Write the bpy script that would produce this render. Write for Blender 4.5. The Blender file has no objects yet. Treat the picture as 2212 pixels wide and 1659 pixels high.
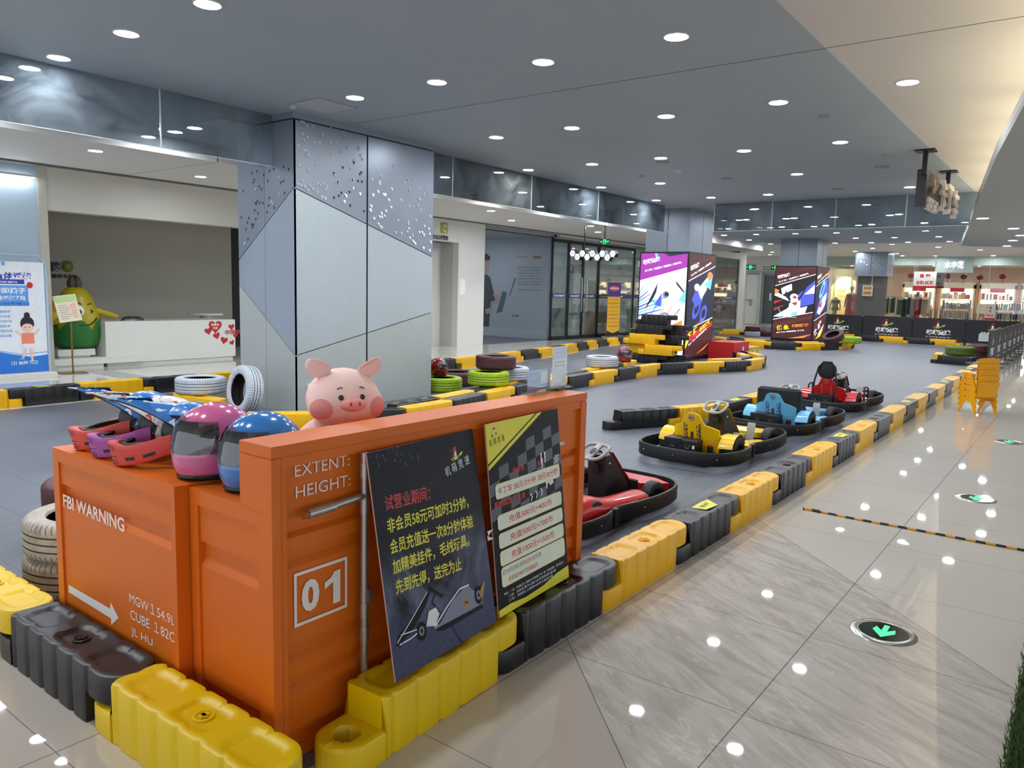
import bpy, math, random
from mathutils import Vector, Matrix, Euler
random.seed(7)
PI = math.pi
SC = bpy.context.scene
COL = SC.collection

# ---------------------------------------------------------------- camera
F_PX, CX, CY, EYE = 1650.0, 1106.0, 829.5, 1.6
RM = Matrix(((0.79728388, -0.09536253, 0.59602383),
             (0.60302204, 0.08247072, -0.79345006),
             (0.02651089, 0.99202045, 0.12325828)))
cam_data = bpy.data.cameras.new('camera')
cam_data.sensor_fit = 'HORIZONTAL'
cam_data.sensor_width = 36.0
cam_data.lens = 36.0 * F_PX / 2212.0
cam_data.clip_end = 200
cam_data.clip_start = 0.05
cam = bpy.data.objects.new('camera', cam_data)
COL.objects.link(cam)
cam.matrix_world = Matrix.Translation((0, 0, EYE)) @ RM.to_4x4()
SC.camera = cam

# ---------------------------------------------------------------- world, exposure
SC.view_settings.view_transform = 'Standard'
SC.view_settings.look = 'None'
SC.view_settings.gamma = 1.0
SC.view_settings.use_curve_mapping = False
SC.view_settings.exposure = 0.9
world = bpy.data.worlds.new('mall_ambient_fill')  # even ambient fill added all round to brighten the hall
SC.world = world
world.use_nodes = True
bg = world.node_tree.nodes['Background']
bg.inputs[0].default_value = (0.80, 0.86, 0.95, 1)
bg.inputs[1].default_value = 0.9
LAMP_W = 175.0       # emission of the recessed lamps
SC.cycles.max_bounces = 7
SC.cycles.diffuse_bounces = 4
SC.cycles.glossy_bounces = 4
SC.cycles.transparent_max_bounces = 12
SC.cycles.transmission_bounces = 4
SC.cycles.caustics_reflective = False
SC.cycles.caustics_refractive = False
SC.cycles.sample_clamp_indirect = 6.0

# ---------------------------------------------------------------- from the photograph's lens to places in the room
def _ray(px, py):
    return (RM @ Vector((px - CX, -(py - CY), -F_PX))).normalized()
def at_z(px, py, z=0.0):
    d = _ray(px, py); return Vector((0, 0, EYE)) + d * ((z - EYE) / d.z)
def at_x(px, py, x):
    d = _ray(px, py); return Vector((0, 0, EYE)) + d * (x / d.x)
def at_y(px, py, y):
    d = _ray(px, py); return Vector((0, 0, EYE)) + d * (y / d.y)

# ---------------------------------------------------------------- materials
MATS = {}
def srgb(h):
    def c(v):
        v /= 255.0
        return v / 12.92 if v <= 0.04045 else ((v + 0.055) / 1.055) ** 2.4
    return tuple(c(int(h[i:i + 2], 16)) for i in (0, 2, 4)) + (1.0,)
class NT:
    """small helper for node trees"""
    def __init__(s, m): s.t = m.node_tree; s.n = s.t.nodes; s.l = s.t.links
    def new(s, typ, **kw):
        nd = s.n.new(typ)
        for k, v in kw.items(): setattr(nd, k, v)
        return nd
    def put(s, sock, v):
        if isinstance(v, bpy.types.NodeSocket): s.l.new(v, sock)
        elif v is not None: sock.default_value = v
    def math(s, op, a, b=None, c=None):
        nd = s.new('ShaderNodeMath', operation=op)
        for i, v in enumerate((a, b, c)):
            if v is not None: s.put(nd.inputs[i], v)
        return nd.outputs[0]
    def mix(s, f, a, b):
        nd = s.new('ShaderNodeMix', data_type='RGBA')
        s.put(nd.inputs['Factor'], f); s.put(nd.inputs[6], a); s.put(nd.inputs[7], b)
        return nd.outputs[2]
    def xyz(s, kind='Object'):
        if kind == 'World':
            g = s.new('ShaderNodeNewGeometry'); v = g.outputs['Position']
        else:
            g = s.new('ShaderNodeTexCoord'); v = g.outputs[kind]
        sp = s.new('ShaderNodeSeparateXYZ'); s.l.new(v, sp.inputs[0])
        return sp.outputs[0], sp.outputs[1], sp.outputs[2], v
    def vec(s, x, y, z):
        nd = s.new('ShaderNodeCombineXYZ')
        for i, v in enumerate((x, y, z)): s.put(nd.inputs[i], v)
        return nd.outputs[0]
    def noise(s, v, scale, detail=3.0, rough=0.5, dist=0.0):
        nd = s.new('ShaderNodeTexNoise')
        s.put(nd.inputs['Vector'], v); nd.inputs['Scale'].default_value = scale
        nd.inputs['Detail'].default_value = detail; nd.inputs['Roughness'].default_value = rough
        nd.inputs['Distortion'].default_value = dist
        return nd.outputs[0]
    def ramp(s, f, a, b):
        nd = s.new('ShaderNodeMapRange'); nd.clamp = True
        s.put(nd.inputs[0], f); nd.inputs[1].default_value = a; nd.inputs[2].default_value = b
        return nd.outputs[0]
    def bump(s, h, strength=0.3, dist=0.01):
        nd = s.new('ShaderNodeBump'); nd.inputs['Strength'].default_value = strength
        nd.inputs['Distance'].default_value = dist; s.put(nd.inputs['Height'], h)
        return nd.outputs[0]
def base_mat(name, col, rough=0.5, metal=0.0, spec=0.5, coat=0.0):
    m = bpy.data.materials.new(name); m.use_nodes = True
    p = m.node_tree.nodes['Principled BSDF']
    p.inputs['Base Color'].default_value = col if len(col) == 4 else (*col, 1)
    p.inputs['Roughness'].default_value = rough
    p.inputs['Metallic'].default_value = metal
    p.inputs['Specular IOR Level'].default_value = spec
    p.inputs['Coat Weight'].default_value = coat
    p.inputs['Coat Roughness'].default_value = 0.08
    m.diffuse_color = p.inputs['Base Color'].default_value
    return m, p
def mat(name, hexcol='808080', rough=0.5, metal=0.0, spec=0.5, coat=0.0, emit=0.0, var=0.06, scale=9.0, bump=0.0, bscale=60.0):
    """procedural surface: base colour broken up by noise, optional fine bump and emission"""
    if name in MATS: return MATS[name]
    c = srgb(hexcol)
    m, p = base_mat(name, c, rough, metal, spec, coat)
    t = NT(m)
    if emit:
        p.inputs['Base Color'].default_value = (0.02, 0.02, 0.02, 1)
        p.inputs['Emission Color'].default_value = c
        p.inputs['Emission Strength'].default_value = emit
    else:
        x, y, z, v = t.xyz('Object')
        n = t.noise(v, scale, 4.0, 0.6)
        dk = tuple(k * (1 - var * 2) for k in c[:3]) + (1,)
        lt = tuple(min(1, k * (1 + var)) for k in c[:3]) + (1,)
        t.put(p.inputs['Base Color'], t.mix(n, dk, lt))
        if bump: t.put(p.inputs['Normal'], t.bump(t.noise(v, bscale, 3.0, 0.6), bump, 0.004))
    MATS[name] = m
    return m
def glass_mat(name, tint=(0.75, 0.82, 0.85), base=0.10, rough=0.02, film=0.0, filmcol=(0.5, 0.6, 0.7), fgain=0.9):
    """thin architectural pane: tinted see-through, mirror reflection growing at grazing angles, optional patchy film: smudges, and painted haze on the shop glass"""
    if name in MATS: return MATS[name]
    m = bpy.data.materials.new(name); m.use_nodes = True
    t = NT(m); n = t.n; n.remove(n['Principled BSDF']); out = n['Material Output']
    tr = t.new('ShaderNodeBsdfTransparent'); tr.inputs[0].default_value = (*tint, 1)
    gl = t.new('ShaderNodeBsdfGlossy'); gl.inputs['Roughness'].default_value = rough
    gl.inputs[0].default_value = (0.95, 0.98, 1, 1)
    fr = t.new('ShaderNodeFresnel'); fr.inputs[0].default_value = 1.5
    f = t.math('MULTIPLY_ADD', fr.outputs[0], fgain, base)
    mx = t.new('ShaderNodeMixShader'); t.put(mx.inputs[0], f)
    t.l.new(tr.outputs[0], mx.inputs[1]); t.l.new(gl.outputs[0], mx.inputs[2])
    last = mx.outputs[0]
    if film:
        df = t.new('ShaderNodeBsdfDiffuse'); df.inputs[0].default_value = (*filmcol, 1)
        x, y, z, v = t.xyz('Object')
        ff = t.math('MULTIPLY', t.ramp(t.noise(v, 1.6, 5.0, 0.7, 1.0), 0.35, 0.8), film)
        m2 = t.new('ShaderNodeMixShader'); t.put(m2.inputs[0], ff)
        t.l.new(last, m2.inputs[1]); t.l.new(df.outputs[0], m2.inputs[2]); last = m2.outputs[0]
    t.l.new(last, out.inputs[0])
    m.diffuse_color = (*tint, 0.3)
    MATS[name] = m
    return m

# ---------------------------------------------------------------- mesh builder
class MB:
    def __init__(s): s.v = []; s.f = []; s.mi = []
    def add(s, vs, fs, m=0, M=None):
        b = len(s.v)
        s.v += [tuple(M @ Vector(p)) if M is not None else tuple(p) for p in vs]
        s.f += [tuple(b + i for i in f) for f in fs]
        s.mi += [m] * len(fs)
        return s
    def box(s, x0, x1, y0, y1, z0, z1, m=0, M=None):
        vs = [(x, y, z) for z in (z0, z1) for y in (y0, y1) for x in (x0, x1)]
        return s.add(vs, [(0, 2, 3, 1), (4, 5, 7, 6), (0, 1, 5, 4), (2, 6, 7, 3), (1, 3, 7, 5), (0, 4, 6, 2)], m, M)
    def cbox(s, x0, x1, y0, y1, z0, z1, c=0.01, m=0, M=None):
        """box with chamfered vertical and top edges"""
        o = [(x0 + c, y0), (x1 - c, y0), (x1, y0 + c), (x1, y1 - c), (x1 - c, y1), (x0 + c, y1), (x0, y1 - c), (x0, y0 + c)]
        i = [(x0 + 2 * c, y0 + c), (x1 - 2 * c, y0 + c), (x1 - c, y0 + 2 * c), (x1 - c, y1 - 2 * c), (x1 - 2 * c, y1 - c), (x0 + 2 * c, y1 - c), (x0 + c, y1 - 2 * c), (x0 + c, y0 + 2 * c)]
        vs = [(*p, z0) for p in o] + [(*p, z1 - c) for p in o] + [(*p, z1) for p in i]
        fs = [tuple(range(7, -1, -1)), tuple(range(16, 24))]
        for k in range(8):
            j = (k + 1) % 8
            fs += [(k, j, 8 + j, 8 + k), (8 + k, 8 + j, 16 + j, 16 + k)]
        return s.add(vs, fs, m, M)
    def prism(s, poly, h0, h1, m=0, M=None):
        n = len(poly)
        vs = [(*p, h0) for p in poly] + [(*p, h1) for p in poly]
        fs = [tuple(range(n - 1, -1, -1)), tuple(range(n, 2 * n))] + [(k, (k + 1) % n, n + (k + 1) % n, n + k) for k in range(n)]
        return s.add(vs, fs, m, M)
    def lathe(s, prof, n=32, m=0, M=None, closed=False, mfun=None):
        vs = []
        for k in range(n):
            a = 2 * PI * k / n
            vs += [(r * math.cos(a), r * math.sin(a), z) for r, z in prof]
        q = len(prof); fs = []; ms = []
        for k in range(n):
            j = (k + 1) % n
            for i in range(q if closed else q - 1):
                i2 = (i + 1) % q
                fs.append((k * q + i, j * q + i, j * q + i2, k * q + i2)); ms.append(mfun(i) if mfun else m)
        b = len(s.v)
        s.v += [tuple(M @ Vector(p)) if M is not None else tuple(p) for p in vs]
        s.f += [tuple(b + i for i in f) for f in fs]; s.mi += ms
        return s
    def disc(s, r, z, n=24, m=0, M=None, flip=False):
        vs = [(r * math.cos(2 * PI * k / n), r * math.sin(2 * PI * k / n), z) for k in range(n)]
        f = tuple(range(n)); return s.add(vs, [f[::-1] if flip else f], m, M)
    def cyl(s, a, b, r, n=16, m=0, r2=None):
        a = Vector(a); b = Vector(b); d = b - a
        M = Matrix.Translation(a) @ d.to_track_quat('Z', 'Y').to_matrix().to_4x4()
        L = d.length; r2 = r if r2 is None else r2
        vs = [(r * math.cos(2 * PI * k / n), r * math.sin(2 * PI * k / n), 0) for k in range(n)] + \
             [(r2 * math.cos(2 * PI * k / n), r2 * math.sin(2 * PI * k / n), L) for k in range(n)]
        fs = [tuple(range(n - 1, -1, -1)), tuple(range(n, 2 * n))] + [(k, (k + 1) % n, n + (k + 1) % n, n + k) for k in range(n)]
        return s.add(vs, fs, m, M)
    def tube(s, pts, r, n=10, m=0, closed=False):
        pts = [Vector(p) for p in pts]; N = len(pts); vs = []; up = None
        for i, p in enumerate(pts):
            if closed: t = pts[(i + 1) % N] - pts[i - 1]
            else: t = pts[min(i + 1, N - 1)] - pts[max(i - 1, 0)]
            t.normalize()
            if up is None:
                up = Vector((0, 0, 1)) if abs(t.z) < 0.9 else Vector((1, 0, 0))
            u = up - t * up.dot(t)
            u.normalize(); up = u; w = t.cross(u)
            rr = r[i] if isinstance(r, (list, tuple)) else r
            vs += [p + (u * math.cos(2 * PI * k / n) + w * math.sin(2 * PI * k / n)) * rr for k in range(n)]
        fs = []
        for i in range(N if closed else N - 1):
            j = (i + 1) % N
            fs += [(i * n + k, i * n + (k + 1) % n, j * n + (k + 1) % n, j * n + k) for k in range(n)]
        if not closed: fs += [tuple(range(n - 1, -1, -1)), tuple((N - 1) * n + k for k in range(n))]
        return s.add(vs, fs, m)
    def grid(s, fn, nu, nv, m=0, closed_u=False, flip=False, M=None):
        vs = [fn(i / (nu if closed_u else nu - 1), j / (nv - 1)) for i in range(nu) for j in range(nv)]
        fs = []
        for i in range(nu if closed_u else nu - 1):
            i2 = (i + 1) % nu
            for j in range(nv - 1):
                f = (i * nv + j, i2 * nv + j, i2 * nv + j + 1, i * nv + j + 1)
                fs.append(f[::-1] if flip else f)
        return s.add(vs, fs, m, M)
    def ball(s, c, r, nu=24, nv=14, m=0, M=None, fn=None):
        rx, ry, rz = (r, r, r) if isinstance(r, (int, float)) else r
        def g(u, v):
            a = 2 * PI * u; b = PI * v
            d = Vector((math.sin(b) * math.cos(a), math.sin(b) * math.sin(a), -math.cos(b)))
            k = fn(d) if fn else 1.0
            return (c[0] + rx * d.x * k, c[1] + ry * d.y * k, c[2] + rz * d.z * k)
        return s.grid(g, nu, nv, m, closed_u=True, M=M)
    def patch(s, O, U, V, pts, m=0, lift=0.0):
        """flat polygon on a plane with origin O and axes U, V"""
        O = Vector(O); U = Vector(U); V = Vector(V); N = U.cross(V); N.normalize()
        return s.add([O + U * a + V * b + N * lift for a, b in pts], [tuple(range(len(pts)))], m)
    def obj(s, name, mats, parent=None, smooth=0, label=None, world=False):
        me = bpy.data.meshes.new(name)
        v = s.v
        if world and parent is not None:
            iv = parent.matrix_basis.inverted()
            v = [tuple(iv @ Vector(p)) for p in v]
        me.from_pydata(v, [], s.f); me.update()
        if not isinstance(mats, (list, tuple)): mats = [mats]
        for mm in mats: me.materials.append(mm)
        me.polygons.foreach_set('material_index', s.mi)
        if smooth:
            me.polygons.foreach_set('use_smooth', [True] * len(s.f))
            me.set_sharp_from_angle(angle=math.radians(smooth))
        me.update()
        o = bpy.data.objects.new(name, me); COL.objects.link(o)
        if parent is not None: o.parent = parent
        if label: o['label'] = label
        return o

def tag(o, label, cat, group=None, kind=None):
    if label: o['label'] = label
    if cat: o['category'] = cat
    if group: o['group'] = group
    if kind: o['kind'] = kind
    return o
def struct(o):
    o['kind'] = 'structure'; return o
def thing(name, label, cat, loc=(0, 0, 0), rz=0.0, group=None, rot=None):
    o = bpy.data.objects.new(name, None); COL.objects.link(o)
    o.location = loc; o.rotation_euler = rot if rot is not None else (0, 0, rz)
    o.empty_display_size = 0.1
    tag(o, label, cat, group)
    o.matrix_basis = Matrix.LocRotScale(Vector(loc), Euler(rot if rot is not None else (0, 0, rz)), Vector((1, 1, 1)))
    return o
def dup(root, loc, rz=0.0, label=None, group=None, rot=None, scale=None, mats=None):
    def cp(o, parent):
        c = o.copy(); COL.objects.link(c)
        if parent is not None: c.parent = parent
        if mats and c.type == 'MESH':
            for i, sl in enumerate(c.material_slots):
                if sl.material and sl.material.name in mats:
                    nm = mats[sl.material.name]; sl.link = 'OBJECT'; sl.material = nm
        for ch in [k for k in KIDS.get(o.name, [])]: cp(ch, c)
        return c
    KIDS = {}
    for k in root.children_recursive: KIDS.setdefault(k.parent.name, []).append(k)
    r = cp(root, None)
    r.location = loc; r.rotation_euler = rot if rot is not None else (0, 0, rz)
    if scale: r.scale = (scale, scale, scale) if isinstance(scale, (int, float)) else scale
    if label: r['label'] = label
    if group: r['group'] = group
    return r

# lettering: built-in font turned into flat mesh
_TXT = {}
def text_mesh(s, bold=0.0, extrude=0.0):
    key = (s, bold, extrude)
    if key in _TXT: return _TXT[key]
    cu = bpy.data.curves.new('t', 'FONT'); cu.body = s; cu.size = 1.0
    cu.resolution_u = 3; cu.offset = bold; cu.extrude = extrude
    cu.fill_mode = 'BOTH' if extrude else 'FRONT'
    o = bpy.data.objects.new('t', cu); COL.objects.link(o)
    dg = bpy.context.evaluated_depsgraph_get()
    me = bpy.data.meshes.new_from_object(o.evaluated_get(dg))
    vs = [tuple(v.co) for v in me.vertices]; fs = [tuple(p.vertices) for p in me.polygons]
    bpy.data.objects.remove(o); bpy.data.curves.remove(cu); bpy.data.meshes.remove(me)
    if not vs: vs = [(0, 0, 0)]
    xs = [v[0] for v in vs]; ys = [v[1] for v in vs]
    _TXT[key] = (vs, fs, min(xs), max(xs), min(ys), max(ys))
    return _TXT[key]
def put_text(mb, s, O, U, V, h, w=None, bold=0.0, m=0, lift=0.0, center=False, depth=0.0, slant=0.0):
    """writes s with its lower left corner at O, along U, upward V, letter height h (and total width w)"""
    vs, fs, x0, x1, y0, y1 = text_mesh(s, bold, 0.5 if depth else 0.0)
    U = Vector(U).normalized(); V = Vector(V).normalized(); N = U.cross(V)
    ky = h / max(y1 - y0, 1e-6); kx = (w / max(x1 - x0, 1e-6)) if w else ky
    O = Vector(O)
    if center: O = O - U * (kx * (x1 - x0) / 2) - V * (h / 2)
    mb.add([O + U * ((x - x0) * kx + slant * (y - y0) * ky) + V * ((y - y0) * ky) + N * (lift + z * depth) for x, y, z in vs], fs, m)
    return mb
def lettering(parent, rows, mats, world=True, name='lettering', label=None):
    mb = MB()
    for r in rows: put_text(mb, *r[0], **r[1])
    return mb.obj(name, mats, parent, world=world, label=label)
# ================================================================ SETTING
H = 3.6
def stone_floor():
    m, p = base_mat('polished_stone', (0.5, 0.46, 0.41, 1), 0.07, 0, 0.75)
    t = NT(m); x, y, z, v = t.xyz('World')
    # joints every 0.87 m
    def joint(c, off, w):
        fr = t.math('FRACT', t.math('DIVIDE', t.math('SUBTRACT', c, off), 0.87))
        d = t.math('ABSOLUTE', t.math('SUBTRACT', fr, 0.5))
        return t.math('GREATER_THAN', d, 0.5 - w)
    jx = joint(x, -0.92, 0.0028); jy = joint(y, 4.50, 0.0022)
    s = t.math('ADD', x, y)
    d1 = t.math('LESS_THAN', t.math('ABSOLUTE', t.math('SUBTRACT', s, 3.58)), 0.0032)
    d2 = t.math('LESS_THAN', t.math('ABSOLUTE', t.math('SUBTRACT', s, 1.07)), 0.0032)
    band = t.math('MULTIPLY', t.math('GREATER_THAN', s, 1.07), t.math('LESS_THAN', s, 3.58))
    # wavy sediment veins running across the band
    q = t.vec(t.math('MULTIPLY', t.math('SUBTRACT', x, t.math('MULTIPLY', y, 0.55)), 1.1), t.math('MULTIPLY', t.math('ADD', y, t.math('MULTIPLY', x, 0.55)), 4.6), 0.0)
    n1 = t.noise(q, 2.3, 7.0, 0.62, 0.9)
    n2 = t.noise(q, 0.9, 3.0, 0.5, 1.6)
    vein = t.ramp(t.math('ABSOLUTE', t.math('SUBTRACT', n2, 0.52)), 0.0, 0.012)
    wv = t.mix(t.ramp(n1, 0.36, 0.64), srgb('b9b1a8'), srgb('d6cfc6'))
    wv = t.mix(t.math('MULTIPLY', t.math('SUBTRACT', 1.0, vein), 0.45), wv, srgb('ece5da'))
    pl = t.mix(t.noise(v, 1.2, 4.0), srgb('d0cac0'), srgb('dad4ca'))
    pl = t.mix(t.math('LESS_THAN', s, 1.07), pl, srgb('c2b9ae'))
    far = t.mix(t.math('MULTIPLY', band, 1.0), pl, wv)
    left = t.math('LESS_THAN', x, -9.0)
    far = t.mix(left, far, srgb('d8d6cd'))
    # dark stone stripes in the far walkway
    stripe = t.math('LESS_THAN', t.math('ABSOLUTE', t.math('SUBTRACT', y, 6.2)), 0.22)
    far = t.mix(t.math('MULTIPLY', stripe, t.math('MULTIPLY', left, t.math('GREATER_THAN', x, -13.5))), far, srgb('7e8084'))
    j = t.math('MAXIMUM', t.math('MAXIMUM', jx, jy), t.math('MAXIMUM', d1, d2))
    t.put(p.inputs['Base Color'], t.mix(t.math('MULTIPLY', j, 0.75), far, srgb('56504a')))
    t.put(p.inputs['Roughness'], 0.02)
    return m
def track_mat():
    m, p = base_mat('ribbed_track_tile', (0.1, 0.105, 0.12, 1), 0.42, 0, 0.5)
    t = NT(m); x, y, z, v = t.xyz('World')
    u = t.math('MULTIPLY', t.math('ADD', x, t.math('MULTIPLY', y, 0.0)), 1.0)
    T = 0.4
    fx = t.math('FRACT', t.math('DIVIDE', x, T)); fy = t.math('FRACT', t.math('DIVIDE', y, T))
    seam = t.math('MAXIMUM', t.math('GREATER_THAN', t.math('ABSOLUTE', t.math('SUBTRACT', fx, 0.5)), 0.488),
                  t.math('GREATER_THAN', t.math('ABSOLUTE', t.math('SUBTRACT', fy, 0.5)), 0.488))
    # diagonal ribs, turned in a herringbone by half tiles
    side = t.math('GREATER_THAN', t.math('FRACT', t.math('DIVIDE', x, T * 0.5)), 0.5)
    dg = t.math('ADD', y, t.math('MULTIPLY', x, t.math('MULTIPLY_ADD', side, 2.0, -1.0)))
    rib = t.math('SINE', t.math('MULTIPLY', dg, 2 * PI / 0.018))
    big = t.noise(v, 0.55, 5.0, 0.6, 0.4); sm = t.noise(v, 9.0, 4.0, 0.7)
    c = t.mix(t.ramp(big, 0.3, 0.72), srgb('565b66'), srgb('6e7480'))
    c = t.mix(t.math('MULTIPLY', sm, 0.35), c, srgb('444851'))
    # faint skid marks along the driving line
    sk = t.noise(t.vec(t.math('MULTIPLY', x, 3.0), t.math('MULTIPLY', y, 0.35), 0.0), 1.3, 4.0, 0.6, 1.2)
    c = t.mix(t.math('MULTIPLY', t.ramp(sk, 0.60, 0.72), 0.4), c, srgb('3b3e45'))
    c = t.mix(t.math('MULTIPLY', seam, 0.55), c, srgb('2e3036'))
    t.put(p.inputs['Base Color'], c)
    t.put(p.inputs['Normal'], t.bump(t.math('MULTIPLY_ADD', rib, 0.5, t.math('MULTIPLY', seam, -1.2)), 0.28, 0.003))
    t.put(p.inputs['Roughness'], t.math('MULTIPLY_ADD', big, 0.25, 0.28))
    return m
def ceiling_mat(name, a, b, joints=True, rough=0.6):
    m, p = base_mat(name, srgb(a), rough, 0, 0.35)
    t = NT(m); x, y, z, v = t.xyz('World')
    c = t.mix(t.noise(v, 0.5, 4.0, 0.6), srgb(a), srgb(b))
    if joints:
        jj = t.math('LESS_THAN', t.math('ABSOLUTE', t.math('SUBTRACT', y, 6.66)), 0.007)
        c = t.mix(jj, c, (0.01, 0.01, 0.012, 1))
    t.put(p.inputs['Base Color'], c)
    return m
M_FLOOR = stone_floor(); M_TRACK = track_mat()
M_CEIL_D = ceiling_mat('grey_ceiling_paint', 'a9b7c2', 'b5c2cc')
M_CEIL_W = ceiling_mat('white_ceiling_paint', 'd9d6d3', 'e2dfdb')
M_CEIL_S = ceiling_mat('soffit_paint', 'a9adad', 'b4b8b6', False)
M_WHITE = mat('white_wall_paint', 'dcdbd6', 0.55, var=0.02, scale=2)
M_HEAD = mat('bulkhead_paint', 'd5d2c8', 0.6, var=0.02, scale=2)
M_BLUEW = mat('pale_blue_paint', 'b6c8d6', 0.5, var=0.02, scale=1.5)
M_GREYW = mat('warm_grey_paint', 'c2bfb4', 0.6, var=0.03, scale=1.5)
M_DARKW = mat('dark_recess_shade', '33363b', 0.6, var=0.05)  # shade of the opening and recess strip given as a dark colour
M_BROWNW = mat('taupe_paint', '76726a', 0.6, var=0.04)
M_BLK = mat('black_metal', '1b1c1f', 0.35, 0.3, var=0.05)
M_ALU = mat('brushed_aluminium', 'b9bcc0', 0.3, 0.9, var=0.03)

mb = MB(); mb.box(-30, 9, -6, 60, -0.2, 0.0); struct(mb.obj('floor', M_FLOOR))
trk = [(-1.93, 1.28), (-1.93, 31.5), (-12.6, 31.5), (-11.45, 22.8), (-11.2, 19.7), (-10.2, 15.1), (-9.75, 11.7), (-9.7, 10.5), (-10.33, 5.5), (-10.25, 3.6), (-10.2, 1.28)]
mb = MB(); mb.prism(trk, 0.0005, 0.006); struct(mb.obj('floor_track', M_TRACK))
mb = MB(); mb.box(-10.6, -1.92, -5, 30.4, H, H + 0.25); struct(mb.obj('ceiling', M_CEIL_D))
mb = MB(); mb.box(-1.92, 8, -5, 30.4, H + 0.002, H + 0.25); struct(mb.obj('ceiling', M_CEIL_W))
mb = MB(); mb.box(-20, 8, 30.4, 50, H + 0.12, H + 0.3).box(-20, 8, 30.4, 30.46, H - 0.0, H + 0.12); struct(mb.obj('ceiling', M_CEIL_W))
mb = MB(); mb.box(-20, -10.6, -5, 30.4, 3.36, H + 0.25); struct(mb.obj('ceiling', M_CEIL_W))
# lower soffit over the walkway with an upturned rim hiding the cove tubes
edge = [(1.15, -5), (0.55, 0.5), (0.0, 3.7), (-0.52, 6.66), (-0.89, 8.94), (-1.47, 13.0), (-2.1, 17.6), (-2.80, 22.5)]
tip = [(-2.6, 23.0), (3.0, 26.0), (8, 26.0), (8, -5)]
mb = MB(); mb.prism((edge + tip)[::-1], 3.0, 3.06)
rim = MB()
for (a, b) in zip(edge[:-1], edge[1:]):
    d = Vector((b[0] - a[0], b[1] - a[1], 0)).normalized(); n = Vector((d.y, -d.x, 0)) * 0.03
    rim.prism([(a[0], a[1]), (a[0] + n.x, a[1] + n.y), (b[0] + n.x, b[1] + n.y), (b[0], b[1])], 3.06, 3.14)
sof = struct(mb.obj('ceiling_soffit', M_CEIL_S))
rim.obj('soffit_rim', mat('rim_paint', 'c9c7c2', 0.5), sof)
# cove tubes lying on the soffit behind the rim
M_TUBE = mat('warm_tube_glow', 'ffedc8', emit=13.0)
def lerp(a, b, t): return a + (b - a) * t
k = 0
for (a, b) in zip(edge[1:-1], edge[2:]):
    L = math.hypot(b[0] - a[0], b[1] - a[1]); n = int(L // 1.35)
    for i in range(n):
        t0 = (i + 0.08) / n; t1 = (i + 0.92) / n; k += 1
        if b[1] < 6: continue
        off = 0.22
        p0 = (lerp(a[0], b[0], t0) + off, lerp(a[1], b[1], t0), 3.09); p1 = (lerp(a[0], b[0], t1) + off, lerp(a[1], b[1], t1), 3.09)
        mb = MB(); mb.cyl(p0, p1, 0.018, 8)
        tag(mb.obj('cove_tube', M_TUBE), 'warm fluorescent tube hidden on the ceiling soffit above the walkway', 'cove lamp', 'cove tubes on the walkway soffit')

# ---------------------------------------------------------------- smoke barrier glass under the ceiling
M_GLASS = glass_mat('smoke_barrier_glass', (0.50, 0.56, 0.60), 0.16, 0.015, 0.30, (0.42, 0.50, 0.56), 0.9)
M_GEDGE = mat('glass_edge', 'c6dcdc', 0.15, spec=0.8)
def pane(x0, y0, x1, y1, label):
    d = Vector((x1 - x0, y1 - y0, 0)); L = d.length; rz = math.atan2(d.y, d.x)
    t = thing('glass_smoke_barrier', label, 'glass panel', (x0, y0, 3.0), rz, 'glass smoke barrier panes hanging from the ceiling')
    mb = MB(); mb.box(0.008, L - 0.008, -0.005, 0.005, 0.0, 0.6); mb.obj('pane', M_GLASS, t)
    mb = MB(); mb.box(0.0, 0.012, -0.007, 0.007, 0.0, 0.6); mb.box(0, L, -0.006, 0.006, -0.004, 0.002); mb.obj('edge_strip', M_GEDGE, t)
ys = [-1.2, 1.3, 4.42, 6.85, 9.1, 11.2, 13.5, 16.5]
nm = ['beyond the white banner stand', 'over the white reception desk, nearest pane in view', 'beside the big clad column', 'behind the big clad column',
      'over the white lift lobby wall', 'over the grey piano mural', 'over the glass shop with the black frames']
for i in range(7):
    y0, y1 = ys[i], ys[i + 1]
    pane(-8.1, y0, -8.1, y1, 'hanging glass smoke barrier pane ' + nm[i])
nm = ['next to the purple light box column', 'over the closed fire doors', 'over the red and black light box column', 'ending at the hanging sign']
for i in range(4):
    pane(-6.95 + i * 1.3, 16.62 , -6.95 + (i + 1) * 1.3, 16.58, 'hanging glass smoke barrier pane across the track, ' + nm[i])

# ---------------------------------------------------------------- shop side (x = -13.75)
XW = -13.75
def wbox(name, b, m, **k):
    mb = MB(); mb.box(*b); o = mb.obj(name, m, **k); return struct(o)
wbox('wall_left', (XW - 0.3, XW, -5, 5.42, 0, 3.36), M_BLUEW)
wbox('trim_1', (XW - 0.02, XW + 0.02, 5.42, 5.55, 0, 3.36), mat('cream_trim', 'c9c3b4', 0.5))
wbox('wall_left_bulkhead', (XW - 0.3, XW, 5.55, 14.0, 2.68, 3.36), M_HEAD)
wbox('trim_2', (XW - 0.30, XW - 0.20, 5.4, 30, 3.26, 3.36), M_DARKW)  # dark recess strip below the ceiling, its shade put into the colour
wbox('trim_3', (-13.45, -13.35, -4, 30, 3.33, 3.36), mat('shadow_gap', '6f6c68', 0.6))
wbox('wall_recess_back', (-17.2, -17.0, 4.5, 11.0, 0, 3.3), M_GREYW)
wbox('wall_recess_side', (-17.0, XW - 0.3, 5.0, 5.25, 0, 3.3), M_GREYW)
wbox('opening_shade_sheet', (-17.15, -17.05, 11.0, 11.9, 0, 3.3), M_DARKW)  # flat sheet in place of the dark opening, its shade painted on
wbox('wall_recess_room', (-19.2, -19.0, 11.0, 15.2, 0, 3.3), M_BROWNW)
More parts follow.
